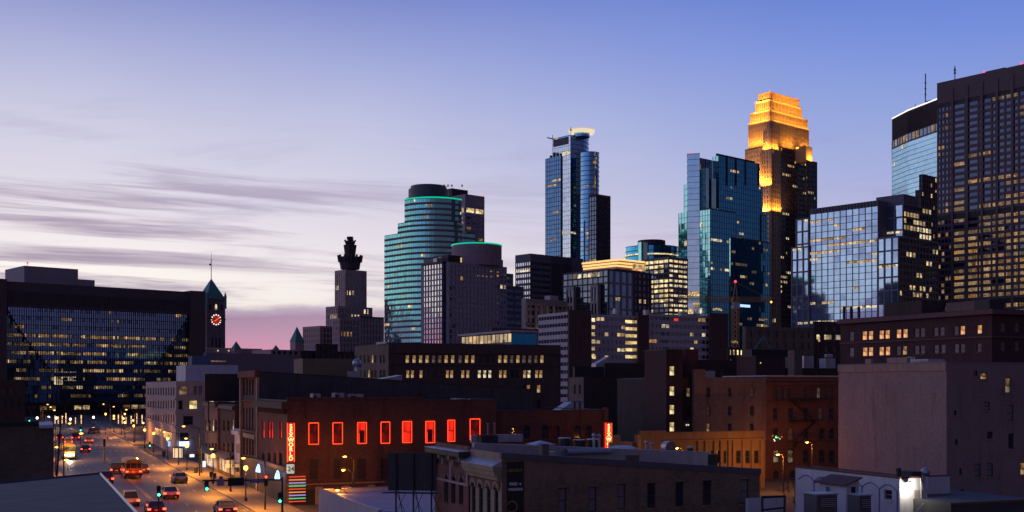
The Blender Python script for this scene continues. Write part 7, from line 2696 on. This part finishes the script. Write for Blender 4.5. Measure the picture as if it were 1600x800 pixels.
# bare plaza trees before the glass block
def bare_tree(label, px, D, h, seed):
    rnd = random.Random(seed)
    o = empty('bare_tree', label, 'tree', ((px - CX) / F * D, D, 0), 0, 'bare plaza trees')
    tm, cm = MB(), MB()
    tm.cyl(0, 0, .16, 0, h * .35, 7, 0, .11)

    def grow(p, d, L_, r, lv):
        q = p + d * L_
        cm.bar(p, q, r, 0, 3)
        if lv <= 0:
            return
        for _ in range(3):
            d2 = (d + Vector((rnd.uniform(-.8, .8), rnd.uniform(-.8, .8), rnd.uniform(-.1, .5)))).normalized()
            grow(q, d2, L_ * rnd.uniform(.6, .85), r * .65, lv - 1)
    for _ in range(4):
        grow(Vector((0, 0, h * .34)), Vector((rnd.uniform(-.5, .5), rnd.uniform(-.5, .5), 1)).normalized(), h * .22, .07, 3)
    bk = bpy.data.materials['bark']
    tm.build('trunk', [bk], o)
    cm.build('crown', [bk], o, kind='stuff')


for i, px in enumerate((50, 75, 100, 130, 160, 190, 215)):
    bare_tree('%s bare plaza tree from the left before the glass office block' % ['first', 'second', 'third', 'fourth', 'fifth', 'sixth', 'seventh'][i], px, 400 + (i % 3) * 14, 8.0 + (i % 3), 30 + i)
# low plaza lights
for i, (px, py) in enumerate(((58, 653), (76, 652), (88, 653), (146, 652), (110, 655))):
    D_ = 380
    o = empty('plaza_lamp', '%s white plaza lamp from the left under the glass block' % ['first', 'second', 'third', 'fifth', 'fourth'][i], 'lamp', ((px - CX) / F * D_, D_, 0), 0, 'white plaza lamps')
    m = MB()
    z = CZ + (HY - py) / F * D_
    m.cyl(0, 0, .06, 0, z, 6)
    m.build('post', [C_POLE], o)
    m = MB()
    m.ball((0, 0, z), .38, 0, 8, 6)
    m.build('globe', [emit('white_globe', (1, .85, .55), 6.0) if 'white_globe' not in bpy.data.materials else bpy.data.materials['white_globe']], o)
    point(o, (0, 0, z - .6), 300, (1, .8, .5))

for i, px in enumerate((86, 91, 97, 103, 110, 118, 127, 185, 191, 197, 205, 214, 222)):  # glowing tubes added in place of reflected light and tree uplights
    D_ = 410
    o = empty('amber_glimmer', 'slim glowing tube added as an amber plaza glimmer, number %s from the left under the glass block' % ['one', 'two', 'three', 'four', 'five', 'six', 'seven', 'eight', 'nine', 'ten', 'eleven', 'twelve', 'thirteen'][i], 'light column', ((px - CX) / F * D_, D_, 0), 0, 'added amber glimmer tubes')
    m = MB()
    h = random.uniform(2.2, 4.2)
    m.cyl(0, 0, .16, .3, h, 8)
    m.build('tube', [lit('glimmer_tube_glow', (1.0, 0.42, 0.10), 1.6, 0.8, 0.2) if 'glimmer_tube_glow' not in bpy.data.materials else bpy.data.materials['glimmer_tube_glow']], o)
    m = MB()
    m.cyl(0, 0, .22, 0, .3, 8)
    m.build('base', [C_POLE], o)

for i, (px, s_o, col_, lab) in enumerate(((330, 25.2, 'red', 'red newspaper box on the right pavement under the storefronts'), (335, 25.2, 'blue', 'blue newspaper box beside the red one'), (345, 25.2, 'white', 'white newspaper box nearest the camera'))):
    t, D_ = on_s(px, s_o)
    o = empty('newspaper_box', lab, 'newspaper box', SV(s_o, t, .14), TH0, 'newspaper boxes')
    m = MB()
    m.box(-.25, .25, -.22, .22, .35, 1.15)
    m.build('cabinet', [paint(col_, (0.3, 0.03, 0.03))], o)
    m = MB()
    m.box(-.05, .05, -.05, .05, 0, .35)
    m.build('post', [C_POLE], o)
    m = MB()
    m.box(-.2, .2, -.235, -.225, .7, 1.05)
    m.build('window', [G_WIN], o)
